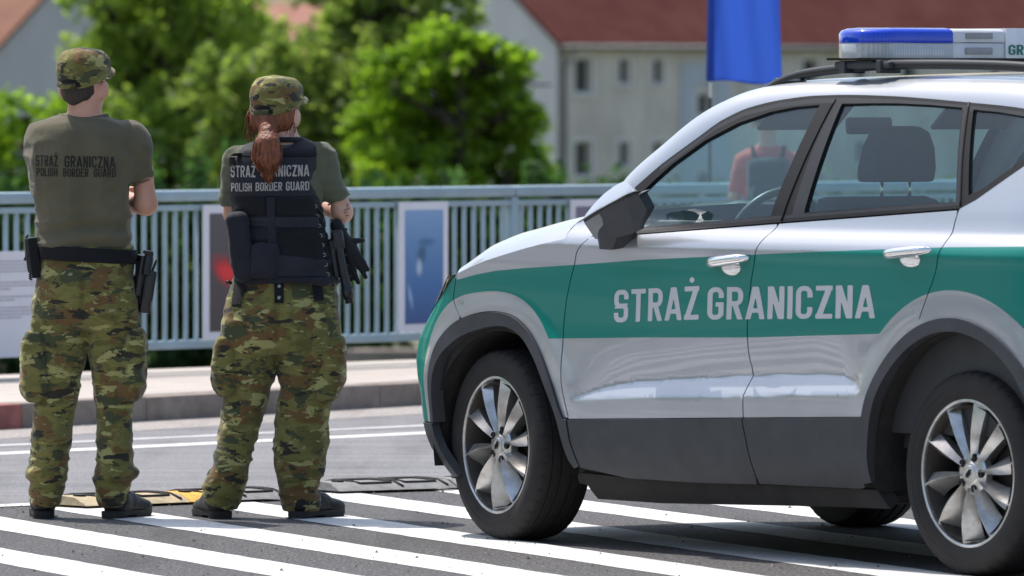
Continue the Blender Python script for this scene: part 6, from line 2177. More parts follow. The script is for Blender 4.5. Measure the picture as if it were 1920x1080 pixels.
WOM_LEGL = [(0.03, -0.205, 0, 0.045, 0.07), (0.049, -0.213, 0, 0.061, 0.076), (0.079, -0.216, 0, 0.072, 0.08), (0.118, -0.212, -0.005, 0.08, 0.086), (0.148, -0.203, -0.008, 0.077, 0.085), (0.187, -0.188, -0.01, 0.07, 0.082), (0.237, -0.175, -0.01, 0.07, 0.08), (0.296, -0.162, -0.005, 0.073, 0.08), (0.355, -0.15, 0, 0.077, 0.082), (0.414, -0.139, 0, 0.08, 0.086), (0.473, -0.127, 0, 0.086, 0.094), (0.533, -0.119, 0, 0.096, 0.102), (0.572, -0.118, -0.005, 0.101, 0.108), (0.651, -0.117, -0.01, 0.104, 0.116), (0.73, -0.114, -0.01, 0.103, 0.122)]
WOM_LEGR = [(0.024, 0.071, 0.005, 0.067, 0.074), (0.039, 0.072, 0.005, 0.072, 0.078), (0.069, 0.07, 0.003, 0.078, 0.078), (0.108, 0.063, -0.003, 0.077, 0.076), (0.148, 0.066, -0.008, 0.086, 0.078), (0.187, 0.07, -0.01, 0.098, 0.082), (0.237, 0.07, -0.01, 0.102, 0.084), (0.296, 0.073, -0.005, 0.101, 0.084), (0.355, 0.077, 0, 0.099, 0.086), (0.414, 0.083, 0, 0.097, 0.088), (0.473, 0.091, 0, 0.097, 0.094), (0.533, 0.094, 0, 0.106, 0.102), (0.572, 0.098, -0.005, 0.109, 0.108), (0.651, 0.102, -0.01, 0.113, 0.116), (0.73, 0.102, -0.01, 0.113, 0.122)]
FEET_Y = 30.38
def pX(u): return (u - 960) * FEET_Y / 15400.0
man = empty("person", (pX(160), FEET_Y, 0.0), 0, "guard with short dark hair in an olive T-shirt and camouflage cap, arms folded", "person", "border guards seen from behind")

# ---------------------------------------------------------------- man
HM = (-.004, .012, 1.615)
hp, TM, MM = head_prims(HM, R(26), R(4))
prims = list(hp)
prims += [(cone((0.0, -.012, 1.575), (-.004, -.004, 1.44), .060, .066), .03), (ell((0, .0, 1.435), (.11, .07, .05)), .04)]
prims += [(stack(MAN_TORSO, -.030, 2.2, 1.02, 1.45), .03), (stack(MAN_PELVIS, -.034, 2.1), .03), (stack(MAN_LEGL, -.026, 2.1), .02), (stack(MAN_LEGR, -.026, 2.1), .02)]
# folded arms: right over left
prims += [(cone((.178, .004, 1.395), (.210, .018, 1.285), .042, .037), .02), (cone((.210, .018, 1.285), (.222, .030, 1.172), .037, .041), .02), (ell((.222, .026, 1.160), (.038, .036, .038)), .02),
          (cone((.220, .040, 1.162), (.150, .165, 1.165), .040, .037), .02), (cone((.150, .165, 1.165), (.005, .235, 1.190), .037, .026), .02)]
prims += [(p, k) for p, k in hand_prims((.000, .236, 1.192), (-1, .02, .10), (0, -1, .1), 1, .98, .55)]
prims += [(cone((-.155, .04, 1.385), (-.150, .13, 1.28), .040, .038), .02), (cone((-.155, .13, 1.28), (-.140, .17, 1.180), .042, .038), .02),
          (cone((-.140, .175, 1.175), (-.07, .205, 1.160), .038, .035), .02), (cone((-.07, .205, 1.160), (.075, .215, 1.175), .034, .025), .02)]
prims += [(p, k) for p, k in hand_prims((.080, .213, 1.178), (1, -.12, .12), (0, -1, 0), -1, .98, .5)]
body = grow_mesh("body", prims, M_skin, man, .0055, it=2)
eyes(TM, man)

shirt_p = [(stack(MAN_TORSO, 0, 2.35, 1.0, 1.502), .01),
           (cone((.178, .004, 1.405), (.215, .016, 1.245), .060, .038), .035), (cone((.165, .0, 1.42), (.190, .0, 1.38), .055, .058), .03),
           (cone((-.165, .02, 1.405), (-.160, .12, 1.27), .054, .047), .03)]
sl_n = np.array([.20, .05, -1.0]); sl_n /= np.linalg.norm(sl_n)
def man_disp(V):
    P = V.copy()
    d = cloth_disp(.021, [(.55, (5, 8, 13), 3, 1.0, 1.48), (1.0, (4, 6, 26), 6, .98, 1.13), (.5, (16, 10, 10), 8, 1.13, 1.40)])(P)
    # creases radiating from the armpit and the pulled waist
    for (cx, cz, a, L, w, amp) in ((.165, 1.27, -30, .13, .010, .005), (.16, 1.22, -48, .15, .010, .0045), (.15, 1.16, -60, .13, .009, .004), (-.15, 1.2, 250, .12, .01, .004),
                                   (-.10, 1.05, 8, .16, .008, .005), (.08, 1.06, -10, .14, .008, .005), (-.02, 1.03, 3, .2, .007, .005), (.12, 1.09, 200, .10, .008, .004)):
        c, s = math.cos(R(a)), math.sin(R(a))
        u = (V[:, 0] - cx) * -abs(c) * np.sign(cx if cx else 1) + (V[:, 2] - cz) * s
        v = -(V[:, 0] - cx) * s * np.sign(cx if cx else 1) - (V[:, 2] - cz) * abs(c)
        d += amp * np.exp(-(v / w) ** 2) * np.exp(-((u - L / 2) / (L / 2)) ** 2) * (V[:, 1] < .02)
    # shallow furrow down the spine, shoulder blades
    back = sstep(.02, -.06, V[:, 1])
    d += back * (-.010 * np.exp(-(V[:, 0] / .035) ** 2) * sstep(1.0, 1.1, V[:, 2]) * (1 - sstep(1.38, 1.46, V[:, 2])))
    for sx in (-.095, .095): d += back * .009 * np.exp(-((V[:, 0] - sx) / .05) ** 2 - ((V[:, 2] - 1.33) / .08) ** 2)
    return d
shirt = grow_mesh("t_shirt", shirt_p, M_tee, man, .006, it=2, disp=man_disp,
                  cuts=[lambda X, Y, Z: np.minimum(X - .160, (1.243 + (X - .19) * .36) - Z) + 0 * Y])
# collar rib
pts = []
for t in np.linspace(0, 2 * math.pi, 40): pts.append((-.006 + .088 * math.cos(t), .006 + .074 * math.sin(t), 1.486 - .020 * max(0, math.sin(t)) + .006 * math.cos(2 * t)))
mesh("collar_rib", *tube_arrays(pts, .0065, 8), M_tee, shirt, True)
pts = [(.207 + .0345 * math.cos(t), .014 + .040 * math.sin(t), 1.243 + .036 * math.cos(t) * .36) for t in np.linspace(0, 2 * math.pi, 30)]
mesh("sleeve_hem", *tube_arrays(pts, .0035, 6), M_tee, shirt, True)
bs = bvh_of(shirt)
M_blk = pbr("faded_black_print", (0.018, 0.017, 0.014), .9, var=.5, vscale=40)
back_text("STRAŻ", -.178, -.094, 1.304, 1.345, -.002, .0022, M_blk, shirt, bs)
back_text("GRANICZNA", -.070, .117, 1.300, 1.343, -.004, .0022, M_blk, shirt, bs)
back_text("POLISH", -.175, -.096, 1.267, 1.298, -.001, .0022, M_blk, shirt, bs)
back_text("BORDER", -.075, .018, 1.265, 1.296, -.001, .0022, M_blk, shirt, bs)
back_text("GUARD", .038, .118, 1.264, 1.296, -.001, .0022, M_blk, shirt, bs)

def trouser_disp(seed, knee=.50):
    f1 = cloth_disp(.012, [(.45, (9, 9, 14), seed, .05, 1.0), (1.0, (6, 6, 30), seed + 2, .05, .30), (.8, (7, 7, 24), seed + 4, knee - .10, knee + .10), (.6, (8, 8, 20), seed + 6, .72, .86), (.5, (22, 22, 9), seed + 8, .30, .8)])
    return f1
def seat_crease(V, cx, z0, sp=.10):
    d = np.zeros(len(V))
    back = sstep(.03, -.05, V[:, 1])
    d -= back * .014 * np.exp(-((V[:, 0] - cx) / .012) ** 2) * sstep(z0 - .02, z0 + .04, V[:, 2]) * (1 - sstep(z0 + .13, z0 + .20, V[:, 2]))
    for sx in (-1, 1):
        x = V[:, 0] - cx
        arc = z0 + .012 + .05 * np.abs(x) / .1
        d -= back * .008 * np.exp(-((V[:, 2] - arc) / .010) ** 2) * (np.sign(x) == sx) * np.exp(-((np.abs(x) - .05) / .06) ** 2)
    return d
tp = [(stack(MAN_PELVIS, 0, 2.25), .01), (stack(MAN_LEGL, 0, 2.15), .018), (stack(MAN_LEGR, 0, 2.15), .018)]
trousers = grow_mesh("trousers", tp, M_camo, man, .0065, it=2, disp=lambda V: trouser_disp(11)(V) + seat_crease(V, -.001, .74))
bt = bvh_of(trousers)
def cargo(parent, mat, T, side, seed, name="cargo_pocket"):
    """a bellows pocket on the outside of the thigh with its flap"""
    p = grow_mesh(name, [(stack(T, 0, 3.6), 0)], mat, parent, .006, k=0, it=4, disp=lambda V: .016 * (fold(V, (13, 13, 15), seed) - .4))
    zt = max(t[0] for t in T)
    Fl = [(z, x + side * .002, y, rx + .004, ry + .004) for z, x, y, rx, ry in T if z > zt - .10]
    Fl = [(zt - .085, *Fl[0][1:])] + [q for q in Fl if q[0] > zt - .08]
    grow_mesh("pocket_flap", [(stack(Fl, .002, 3.6), 0)], mat, p, .005, k=0, it=3, disp=lambda V: .010 * (fold(V, (18, 18, 18), seed + 1) - .4))
    return p
def PT(out, side, y=-.012, ry=.094):
    """pocket slices from its outer edge line (z, x)"""
    return [(z, x - side * w, y, w, ry * (.80 + .20 * w / .045)) for z, x, w in out]
cargo(trousers, M_camo, PT([(.438, -.212, .025), (.460, -.231, .042), (.51, -.239, .050), (.57, -.236, .047), (.63, -.228, .040), (.665, -.220, .033), (.690, -.208, .022)], -1), -1, 40)
cargo(trousers, M_camo, PT([(.438, .190, .025), (.458, .207, .040), (.50, .220, .050), (.57, .221, .047), (.64, .220, .040), (.675, .216, .033), (.700, .208, .022)], 1), 1, 43)
f = onto_back(bt, .0)
def seam(name, pts, r, mat, parent, fb):
    P = [fb(x, z) for x, z in densify(pts, .012)]
    P = [(x, y + r * .35, z) for x, y, z in P]
    return mesh(name, *tube_arrays(P, r, 6), mat, parent, True)
seam("back_seam", [(.0, .945), (-.002, .76)], .0028, M_camo, trousers, f)
for x0, x1, s in ((-.145, -.045, -1), (.045, .145, 1)):
    seam("back_pocket_seam", [(x0, .905 if s < 0 else .912), (x1, .912 if s < 0 else .905)], .003, M_camo, trousers, f)
# belt, tilted down to the right
def ring_belt(name, T, grow, z0, z1, slope, mat, parent):
    st = stack(T, grow, 2.25, .80, 1.10)
    def fn(X, Y, Z):
        d = st[0](X, Y, Z)
        zc = Z - slope * X
        return np.maximum(np.maximum(d, -(d + .014)), np.maximum(z0 - zc, zc - z1))
    return grow_mesh(name, [(fn, st[1], st[2])], mat, parent, .005, k=0, it=1)
BELT_T = [t for t in MAN_TORSO if t[2 - 2] < 1.1] + [t for t in MAN_PELVIS if .80 < t[0] < .97]
BELT_T = [(z, a, b, c + .004, d + .004) for z, a, b, c, d in sorted(BELT_T)]
belt_o = ring_belt("duty_belt", [(.80, .001, -.008, .190, .142), (.90, .0, -.004, .184, .134), (.96, .004, 0, .182, .130), (1.05, .004, 0, .182, .130)], .006, .950, 1.004, -.055, M_web, man)
boot("boot", (-.152, -.050, 0), R(-6), man)
boot("boot", (.092, -.055, 0), R(27), man)
cap_parts(TM, MM, HM, M_camo, man)
# short hair under the cap, down to a point at the nape
Mi_ = np.array(MM.to_3x3().transposed())
def hair_cut(X, Y, Z):
    x, y, z = X - HM[0], Y - HM[1], Z - HM[2]
    q = [Mi_[i][0] * x + Mi_[i][1] * y + Mi_[i][2] * z for i in range(3)]
    nape = -.066 - .016 * np.exp(-(q[0] / .026) ** 2) + 1.2 * np.maximum(np.abs(q[0]) - .060, 0)
    return np.minimum(np.maximum(np.maximum(nape + .9 * np.maximum(q[1] + .045, 0) - q[2], q[1] + .012), -1), 1)
grow_mesh("hair", [(ell(TM((0, -.008, .030)), (.0785, .1005, .098), MM), .01), (cone(TM((0, -.046, -.02)), TM((0, -.036, -.085)), .060, .058), .015), (ell(TM((0, -.035, -.03)), (.0715, .070, .060), MM), .01)], M_hair, man, .0045, k=.02,
          cuts=[hair_cut], it=2, disp=lambda V: .003 * (vnoise(V * np.array([160, 160, 40]), 2) - .5))
# wrap-round sunglasses
pts = [TM((.083 * math.sin(t), -.008 + .108 * math.cos(t) - .004, .012)) for t in np.linspace(-1.15, 1.15, 25)]
sg = mesh("sunglasses", *tube_arrays(pts, [.004 + .013 * (abs(t) < .9) for t in np.linspace(-1.15, 1.15, 25)], 8, .35), M_lens, man, True)
for sx in (1, -1):
    mesh("temple_arm", *tube_arrays([TM((sx * .078, .035, .014)), TM((sx * .083, -.005, .014))], .003, 6), M_lens, sg, True)

# ---- things the man carries
def top(name, label, cat, loc, group=None): return empty(name, loc, 0, label, cat, group)
ho = top("pistol_holster", "black holster with a pistol butt at the man's right hip", "holster", (man.location.x, man.location.y, 0))
bm = bmesh.new()
rt = Matrix.Rotation(R(9), 3, 'Y') @ Matrix.Rotation(R(14), 3, 'Z')
bx(bm, (.226, -.020, .835), (.040, .072, .150), rt, 0, .010)
bx(bm, (.236, -.030, .860), (.038, .060, .120), rt, 0, .012)
bx(bm, (.198, -.012, .900), (.020, .085, .150), rt, 0, .006)
bx(bm, (.212, -.010, .790), (.034, .050, .050), rt, 0, .012)
bm_obj("holster_shell", bm, M_poly, ho, True)
bm = bmesh.new()
bx(bm, (.232, -.052, .945), (.030, .046, .092), Matrix.Rotation(R(-6), 3, 'X') @ rt, 0, .011)
bx(bm, (.232, -.010, .952), (.028, .060, .034), rt, 0, .006)
bx(bm, (.2335, -.060, .985), (.032, .040, .014), rt, 0, .004)
bm_obj("pistol_butt", bm, M_steel, ho, True)
mesh("trigger_guard", *tube_arrays([(.252 + .012 * math.sin(t) , -.02 + .022 * math.cos(t), .925 + .030 * math.sin(t)) for t in np.linspace(-.6, 3.6, 14)], .0042, 8), M_steel, ho, True)
mesh("safety_hood", *tube_arrays([(.214, -.045 + .05 * t, .925 + .045 * math.sin(math.pi * t)) for t in np.linspace(0, 1, 9)], .008, 8, .6), M_poly, ho, True)
mesh("thigh_strap", *tube_arrays([(.198, -.03, .955), (.200, -.045, .86), (.205, -.045, .79)], .012, 6, .4), M_web, ho, True)
rd_ = top("radio", "black hand radio in a pouch at the man's left hip", "radio", (man.location.x, man.location.y, 0))
bm = bmesh.new()
bx(bm, (-.196, -.040, .975), (.044, .060, .130), Matrix.Rotation(R(-6), 3, 'Y'), 0, .012)
bm_obj("radio_body", bm, M_poly, rd_, True)
bm = bmesh.new()
bx(bm, (-.185, -.068, .965), (.034, .020, .150), Matrix.Rotation(R(-7), 3, 'Y'), 0, .008)
bm_obj("pouch", bm, M_web, rd_, True)
mesh("clip", *tube_arrays([(-.210, -.055, 1.050), (-.218, -.050, 1.035), (-.216, -.05, .97), (-.222, -.05, .955)], .005, 8), M_poly, rd_, True)
mesh("coiled_lead", *tube_arrays([(-.20 + .006 * math.cos(t * 3), -.05 + .006 * math.sin(t * 3), .915 - .012 * t * .3) for t in np.linspace(0, 9, 50)], .0022, 6), M_web, rd_, True)

# ---------------------------------------------------------------- woman
wom = empty("person", (pX(527), FEET_Y, 0.0), 0, "guard with an auburn ponytail in a black lettered vest and camouflage cap, arms folded", "person", "border guards seen from behind")
HW = (-.014, .010, 1.512)
hp, TW, MW = head_prims(HW, R(28), R(2), True)
prims = list(hp)
prims += [(cone((.0, -.012, 1.47), (.004, -.004, 1.385), .049, .054), .03), (ell((.004, .0, 1.375), (.09, .06, .045)), .04)]
prims += [(stack(WOM_TORSO, -.028, 2.1, .92, 1.37), .03), (stack(WOM_PELVIS, -.034, 2.1), .03), (stack(WOM_LEGL, -.026, 2.1), .02), (stack(WOM_LEGR, -.026, 2.1), .02)]
prims += [(cone((.145, .002, 1.320), (.203, .01, 1.215), .036, .033), .02), (cone((.203, .01, 1.215), (.226, .025, 1.135), .033, .036), .02), (ell((.226, .024, 1.130), (.034, .033, .034)), .02),
          (cone((.224, .035, 1.132), (.155, .165, 1.150), .035, .032), .02), (cone((.155, .165, 1.150), (.02, .225, 1.165), .032, .023), .02)]
prims += [(p, k) for p, k in hand_prims((.015, .226, 1.167), (-1, .02, .10), (0, -1, .1), 1, .88, .5)]
prims += [(cone((-.165, .005, 1.320), (-.184, .03, 1.20), .033, .031), .02), (cone((-.184, .03, 1.20), (-.182, .06, 1.130), .032, .033), .02),
          (cone((-.180, .065, 1.125), (-.08, .185, 1.135), .034, .031), .02), (cone((-.08, .185, 1.135), (.055, .205, 1.150), .030, .022), .02)]
prims += [(p, k) for p, k in hand_prims((.060, .203, 1.152), (1, -.12, .12), (0, -1, 0), -1, .88, .5)]
wbody = grow_mesh("body", prims, M_skinw, wom, .0055, it=2)
eyes(TW, wom)
# the small inked marks on her right forearm
bw = bvh_of(wbody)
M_tat = pbr("tattoo_ink", (0.16, 0.10, 0.085), .6)
fb = onto_back(bw, .0012)
mk = []
for (x, z, w, h) in ((.246, 1.158, .006, .012), (.240, 1.142, .014, .005), (.238, 1.131, .010, .004), (.250, 1.146, .005, .009), (.244, 1.120, .012, .004)):
    mk.append(tube_arrays([fb(x - w / 2, z - h / 2), fb(x, z + h * .2), fb(x + w / 2, z + h / 2)], .0016, 5))
mesh("tattoo", *join_arrays(mk), M_tat, wbody, True)

ws = [(stack(WOM_TORSO, 0, 2.2, .9, 1.405), .01), (cone((.142, .0, 1.340), (.212, .012, 1.180), .056, .042), .03), (cone((-.170, .005, 1.335), (-.186, .028, 1.165), .044, .040), .03)]
def wom_disp(V): return cloth_disp(.018, [(.7, (7, 9, 16), 13, .9, 1.40), (.8, (12, 12, 14), 16, 1.15, 1.40)])(V)
wshirt = grow_mesh("t_shirt", ws, M_teew, wom, .006, it=2, disp=wom_disp,
                   cuts=[lambda X, Y, Z: np.minimum(X - .152, 1.168 + (X - .19) * .50 - Z) + 0 * Y, lambda X, Y, Z: np.minimum(-.155 - X, 1.152 - Z) + 0 * Y])
mesh("sleeve_hem", *tube_arrays([(.2145 + .040 * math.cos(t), .012 + .042 * math.sin(t), 1.180 + .020 * math.cos(t)) for t in np.linspace(0, 2 * math.pi, 30)], .0035, 6), M_teew, wshirt, True)

VEST_T = [(.868, .022, 0, .196, .150), (.895, .021, 0, .192, .148), (.935, .020, 0, .186, .144), (.985, .012, 0, .180, .138), (1.045, .004, 0, .172, .134), (1.105, -.010, 0, .166, .132), (1.165, -.016, 0, .164, .134), (1.22, -.026, 0, .163, .138), (1.28, -.027, 0, .166, .136), (1.33, -.016, 0, .168, .128), (1.362, -.006, 0, .160, .112), (1.385, .002, .006, .138, .092), (1.402, .008, .01, .100, .072), (1.414, .008, .01, .070, .060)]
def vest_disp(V):
    d = cloth_disp(.019, [(.5, (6, 7, 12), 23, .85, 1.4), (1.0, (5, 6, 22), 26, .86, 1.17)])(V)
    return d
vest = grow_mesh("tactical_vest", [(stack(VEST_T, 0, 2.5, .872, 1.414), .01)], M_vest, wom, .006, it=2, disp=vest_disp,
                 cuts=[(lambda X, Y, Z: (.062 - np.sqrt(((Z - 1.225) / 1.9) ** 2 + (X - .205) ** 2)) + 0 * Y, .01), (lambda X, Y, Z: (.062 - np.sqrt(((Z - 1.225) / 1.9) ** 2 + (X + .252) ** 2)) + 0 * Y, .01),
                       (lambda X, Y, Z: (.050 - np.sqrt((Z - 1.430) ** 2 * .8 + (X - .008) ** 2)) - .0 * Y, .01)])
bv = bvh_of(vest)
fv = onto_back(bv, .0)
mesh("collar", *tube_arrays([(.006 + .068 * math.cos(t), .004 + .064 * math.sin(t), 1.400 - .020 * max(0, math.sin(t))) for t in np.linspace(0, 2 * math.pi, 40)], .021, 8, .55), M_vest, vest, True)
M_navy = cloth("navy_black_panel", (0.016, 0.016, 0.023), .4, 60, .1, .7, (0.026, 0.025, 0.034))
slab_on(bv, [(-.188, 1.337), (.140, 1.337), (.130, 1.195), (-.182, 1.195)], .006, M_navy, "name_panel", vest, 16)
slab_on(bv, [(-.170, 1.352), (.146, 1.352), (.142, 1.341), (-.186, 1.341)], .005, M_web, "shoulder_binding", vest, 12)
slab_on(bv, [(-.170, 1.186), (-.055, 1.186), (-.052, 1.125), (-.162, 1.125)], .004, M_mesh, "mesh_panel", vest, 10)
slab_on(bv, [(-.015, 1.186), (.122, 1.182), (.135, 1.122), (-.012, 1.125)], .004, M_mesh, "mesh_panel", vest, 10)
slab_on(bv, [(-.005, 1.070), (.150, 1.070), (.160, .945), (.002, .940)], .005, M_mesh, "mesh_panel", vest, 10)
slab_on(bv, [(-.160, 1.118), (.140, 1.116), (.148, 1.078), (-.160, 1.084)], .008, M_navy, "webbing_band", vest, 14)
slab_on(bv, [(-.050, 1.19), (-.020, 1.19), (-.008, .89), (-.040, .89)], .008, M_vest, "centre_band", vest, 12)
slab_on(bv, [(-.130, .990), (.170, .960), (.184, .900), (-.130, .900)], .006, M_navy, "hem_band", vest, 14)
M_let = pbr("grey_print", (0.37, 0.34, 0.325), .8, var=.18, vscale=60)
back_text("STRAŻ", -.184, -.090, 1.263, 1.306, .000, .0095, M_let, vest, bv)
back_text("GRANICZNA", -.072, .107, 1.265, 1.307, .002, .0095, M_let, vest, bv)
back_text("POLISH", -.182, -.104, 1.210, 1.242, .001, .0095, M_let, vest, bv)
back_text("BORDER", -.090, .008, 1.212, 1.244, .002, .0095, M_let, vest, bv)
back_text("GUARD", .022, .107, 1.214, 1.247, .001, .0095, M_let, vest, bv)
# the big pouch at her left side, lacing at the right, tabs hanging from the hem
grow_mesh("side_pouch", [(rbox((-.145, -.120, 1.005), (.082, .085, .255), .028, Matrix.Rotation(R(-7), 4, 'Y')), 0)], M_vest, vest, .006, k=0, it=3, disp=lambda V: .010 * (fold(V, (9, 9, 11), 61) - .4))
grow_mesh("side_pouch", [(rbox((-.062, -.135, .955), (.105, .060, .130), .022, Matrix.Rotation(R(4), 4, 'Y')), 0)], M_vest, vest, .006, k=0, it=3, disp=lambda V: .012 * (fold(V, (12, 12, 16), 65) - .4))
rings = []; zz = np.linspace(1.155, .905, 8)
def edge_x(z): return float(np.interp(z, [.88, .98, 1.05, 1.17], [.180, .160, .148, .126]))
for z in zz:
    p = fv(edge_x(z), z)
    rings.append(tube_arrays([(p[0] + .006 * math.cos(t), p[1] - .004, p[2] + .006 * math.sin(t)) for t in np.linspace(0, 2 * math.pi, 13)], .0018, 6))
    v, f_ = rings[-1]
    mesh("eyelet", v, f_, M_snap, vest, True)
lc = []
for a, b in zip(zz[:-1], zz[1:]):
    p, q = fv(edge_x(a), a), fv(edge_x(b), b)
    lc.append(tube_arrays([(p[0], p[1] - .005, p[2]), (q[0] + .024, q[1] + .03, q[2])], .0022, 6)); lc.append(tube_arrays([(p[0] + .024, p[1] + .03, p[2]), (q[0], q[1] - .005, q[2])], .0022, 6))
mesh("lacing", *join_arrays(lc), M_web, vest, True)

tp = [(stack(WOM_PELVIS, 0, 2.25), .01), (stack(WOM_LEGL, 0, 2.15), .018), (stack(WOM_LEGR, 0, 2.15), .018)]
wtr = grow_mesh("trousers", tp, M_camow, wom, .0065, it=2, disp=lambda V: trouser_disp(31, .44)(V) + seat_crease(V, -.010, .64))
cargo(wtr, M_camow, PT([(.455, -.222, .025), (.478, -.243, .042), (.53, -.255, .050), (.58, -.250, .047), (.63, -.240, .040), (.655, -.232, .030), (.670, -.225, .022)], -1), -1, 70)
cargo(wtr, M_camow, PT([(.440, .195, .028), (.462, .215, .045), (.51, .233, .055), (.565, .236, .052), (.62, .232, .045), (.65, .228, .036), (.672, .222, .026)], 1), 1, 73)
bwt = bvh_of(wtr); fw = onto_back(bwt, 0)
seam("back_seam", [(.0, .87), (-.008, .66)], .0028, M_camow, wtr, fw)
M_tab = M_web
tabs = [((-.170, .882), (-.120, .882), (-.148, .795), (-.182, .795)), ((-.022, .885), (.014, .885), (.013, .800), (-.020, .800)), ((.115, .890), (.152, .890), (.160, .812), (.125, .810))]
for i, q in enumerate(tabs):
    tb = slab_on(bwt, q, .011, M_tab, "hanging_tab", vest, 6)
    if i == 1:
        for z in (.862, .820):
            p = fw(-.003, z)
            bm = bmesh.new()
            bmesh.ops.create_uvsphere(bm, u_segments=12, v_segments=8, radius=.0075, matrix=Matrix.Translation((p[0], p[1] - .010, p[2])) @ Matrix.Diagonal((1, .5, 1, 1)))
            bm_obj("snap_button", bm, M_snap, tb, True, 180)
boot("boot", (-.214, -.060, 0), R(-21), wom, .262, .092)
boot("boot", (.055, -.060, 0), R(36), wom, .262, .092)
cap_parts(TW, MW, HW, M_camow, wom, .089, .105, .128)
# auburn hair gathered to a ponytail
Mw_ = np.array(MW.to_3x3().transposed())
def whair_cut(X, Y, Z):
    x, y, z = X - HW[0], Y - HW[1], Z - HW[2]
    q = [Mw_[i][0] * x + Mw_[i][1] * y + Mw_[i][2] * z for i in range(3)]
    lowz = -.085 + .25 * np.maximum(q[1] + .02, 0)
    return np.maximum(np.maximum(lowz - q[2], q[1] - .045), q[2] - (-.014 + .30 * (q[1] + .105)))
K = np.array([-.046, -.112, 1.437])
tail = [(1.248, -.040, -.160, .008, .006), (1.275, -.041, -.166, .022, .011), (1.31, -.043, -.170, .040, .016), (1.345, -.046, -.167, .050, .020), (1.385, -.047, -.152, .046, .022), (1.415, -.047, -.132, .030, .021), (1.440, -.047, -.112, .020, .020)]
hf = [(ell(TW((0, -.010, .020)), (.083, .104, .105), MW), .02), (cone(TW((.0, -.045, -.03)), tuple(K), .062, .022), .035), (ell(TW((-.055, -.035, -.035)), (.030, .045, .045), MW), .03), (ell(TW((.055, -.030, -.030)), (.026, .045, .050), MW), .03)]
hair = grow_mesh("hair", hf, M_red, wom, .005, cuts=[whair_cut], it=2, disp=lambda V: .0035 * (vnoise(V * np.array([150, 150, 24]), 4) - .5))
def lock(P, r0, r1, r2):
    P = [np.array(p) for p in P]
    return [(cone(P[0], P[1], r0, r1), .03), (cone(P[1], P[2], r1, r1 * .85), .03), (cone(P[2], P[3], r1 * .85, r2), .022)]
pt = [(ell(tuple(K), (.019, .019, .019)), .01)]
pt += lock([K, (-.050, -.150, 1.390), (-.054, -.168, 1.330), (-.041, -.160, 1.246)], .016, .024, .005)
pt += lock([K, (-.028, -.152, 1.392), (-.016, -.168, 1.345), (-.010, -.160, 1.290)], .014, .019, .005)
pt += lock([K, (-.068, -.148, 1.385), (-.088, -.160, 1.335), (-.080, -.156, 1.282)], .012, .013, .003)
pt += lock([K, (-.040, -.158, 1.385), (-.036, -.174, 1.335), (-.030, -.166, 1.270)], .014, .018, .004)
grow_mesh("ponytail", pt, M_red, hair, .004, it=1, disp=lambda V: .006 * (vnoise(V * np.array([230, 230, 7]), 6) - .5))
g = np.random.default_rng(3)
st = []
for i in range(150):
    a = g.uniform(0, 2 * math.pi); r = g.uniform(.7, 1.2)
    P = []
    zend = g.uniform(1.235, 1.31)
    tl = sorted(tail)
    for z in np.linspace(1.436, zend, 10):
        cx, cy, rx, ry = (np.interp(z, [q[0] for q in tl], [q[j] for q in tl]) for j in (1, 2, 3, 4))
        w = (1.436 - z)
        P.append((cx + r * rx * math.cos(a + w * 1.5) + .014 * w * math.sin(i * 1.7 + w * 22), cy + r * ry * math.sin(a + w), z))
    st.append(tube_arrays(P, np.linspace(.0018, .0007, 10), 4))
for i in range(34):      # loose strands at her left cheek and nape, lifted by the wind
    s0 = TW((-.080 + g.uniform(-.006, .004), g.uniform(-.06, .02), g.uniform(-.02, .02)))
    o = g.uniform(.010, .036)
    L = g.uniform(.08, .135)
    P = [s0 + np.array([-o * math.sin(math.pi * t * .75) - .004 * math.sin(7 * t + i), -.01 * t, -L * t]) for t in np.linspace(0, 1, 9)]
    st.append(tube_arrays(P, np.linspace(.0020, .0007, 9), 4))
for i in range(16):
    s0 = TW((.078 + g.uniform(-.004, .004), g.uniform(-.03, .03), g.uniform(-.02, .01)))
    P = [s0 + np.array([.010 * math.sin(3 * t + i) - .012 * t, -.01 * t, -g.uniform(.07, .11) * t]) for t in np.linspace(0, 1, 8)]
    st.append(tube_arrays(P, np.linspace(.0018, .0007, 8), 4))
mesh("loose_strands", *join_arrays(st), M_red, hair, True)
mesh("hair_tie", *tube_arrays([tuple(K + np.array([.019 * math.cos(t), -.004 + .012 * math.sin(t) * .5, .017 * math.sin(t)])) for t in np.linspace(0, 2 * math.pi, 20)], .005, 8), M_web, hair, True)

# ---- things the woman carries
bo = top("torch_holster", "black torch in a holster hanging at the woman's right hip", "torch", (wom.location.x, wom.location.y, 0))
ax = [np.array([.205, -.055, 1.055]), np.array([.228, -.060, .93]), np.array([.252, -.058, .815])]
mesh("torch_body", *tube_arrays([ax[0], ax[0] * .5 + ax[1] * .5, ax[1], ax[1] * .6 + ax[2] * .4, ax[1] * .35 + ax[2] * .65, ax[1] * .33 + ax[2] * .67, ax[2]], [.015, .017, .018, .018, .018, .0215, .021], 14), M_poly, bo, True, )
mesh("torch_cap", *tube_arrays([ax[2] + np.array([-.001, 0, .004]), ax[2] + np.array([.003, 0, -.018])], [.0155, .0155], 12), M_steel, bo, True, sharp=40)
grow_mesh("holster_shell", [(rbox((.212, -.052, 1.030), (.046, .040, .080), .016, Matrix.Rotation(R(-10), 4, 'Y')), .01), (rbox((.196, -.035, .960), (.030, .060, .150), .012, Matrix.Rotation(R(-10), 4, 'Y')), .01)], M_poly, bo, .004, it=2)
bm = bmesh.new()
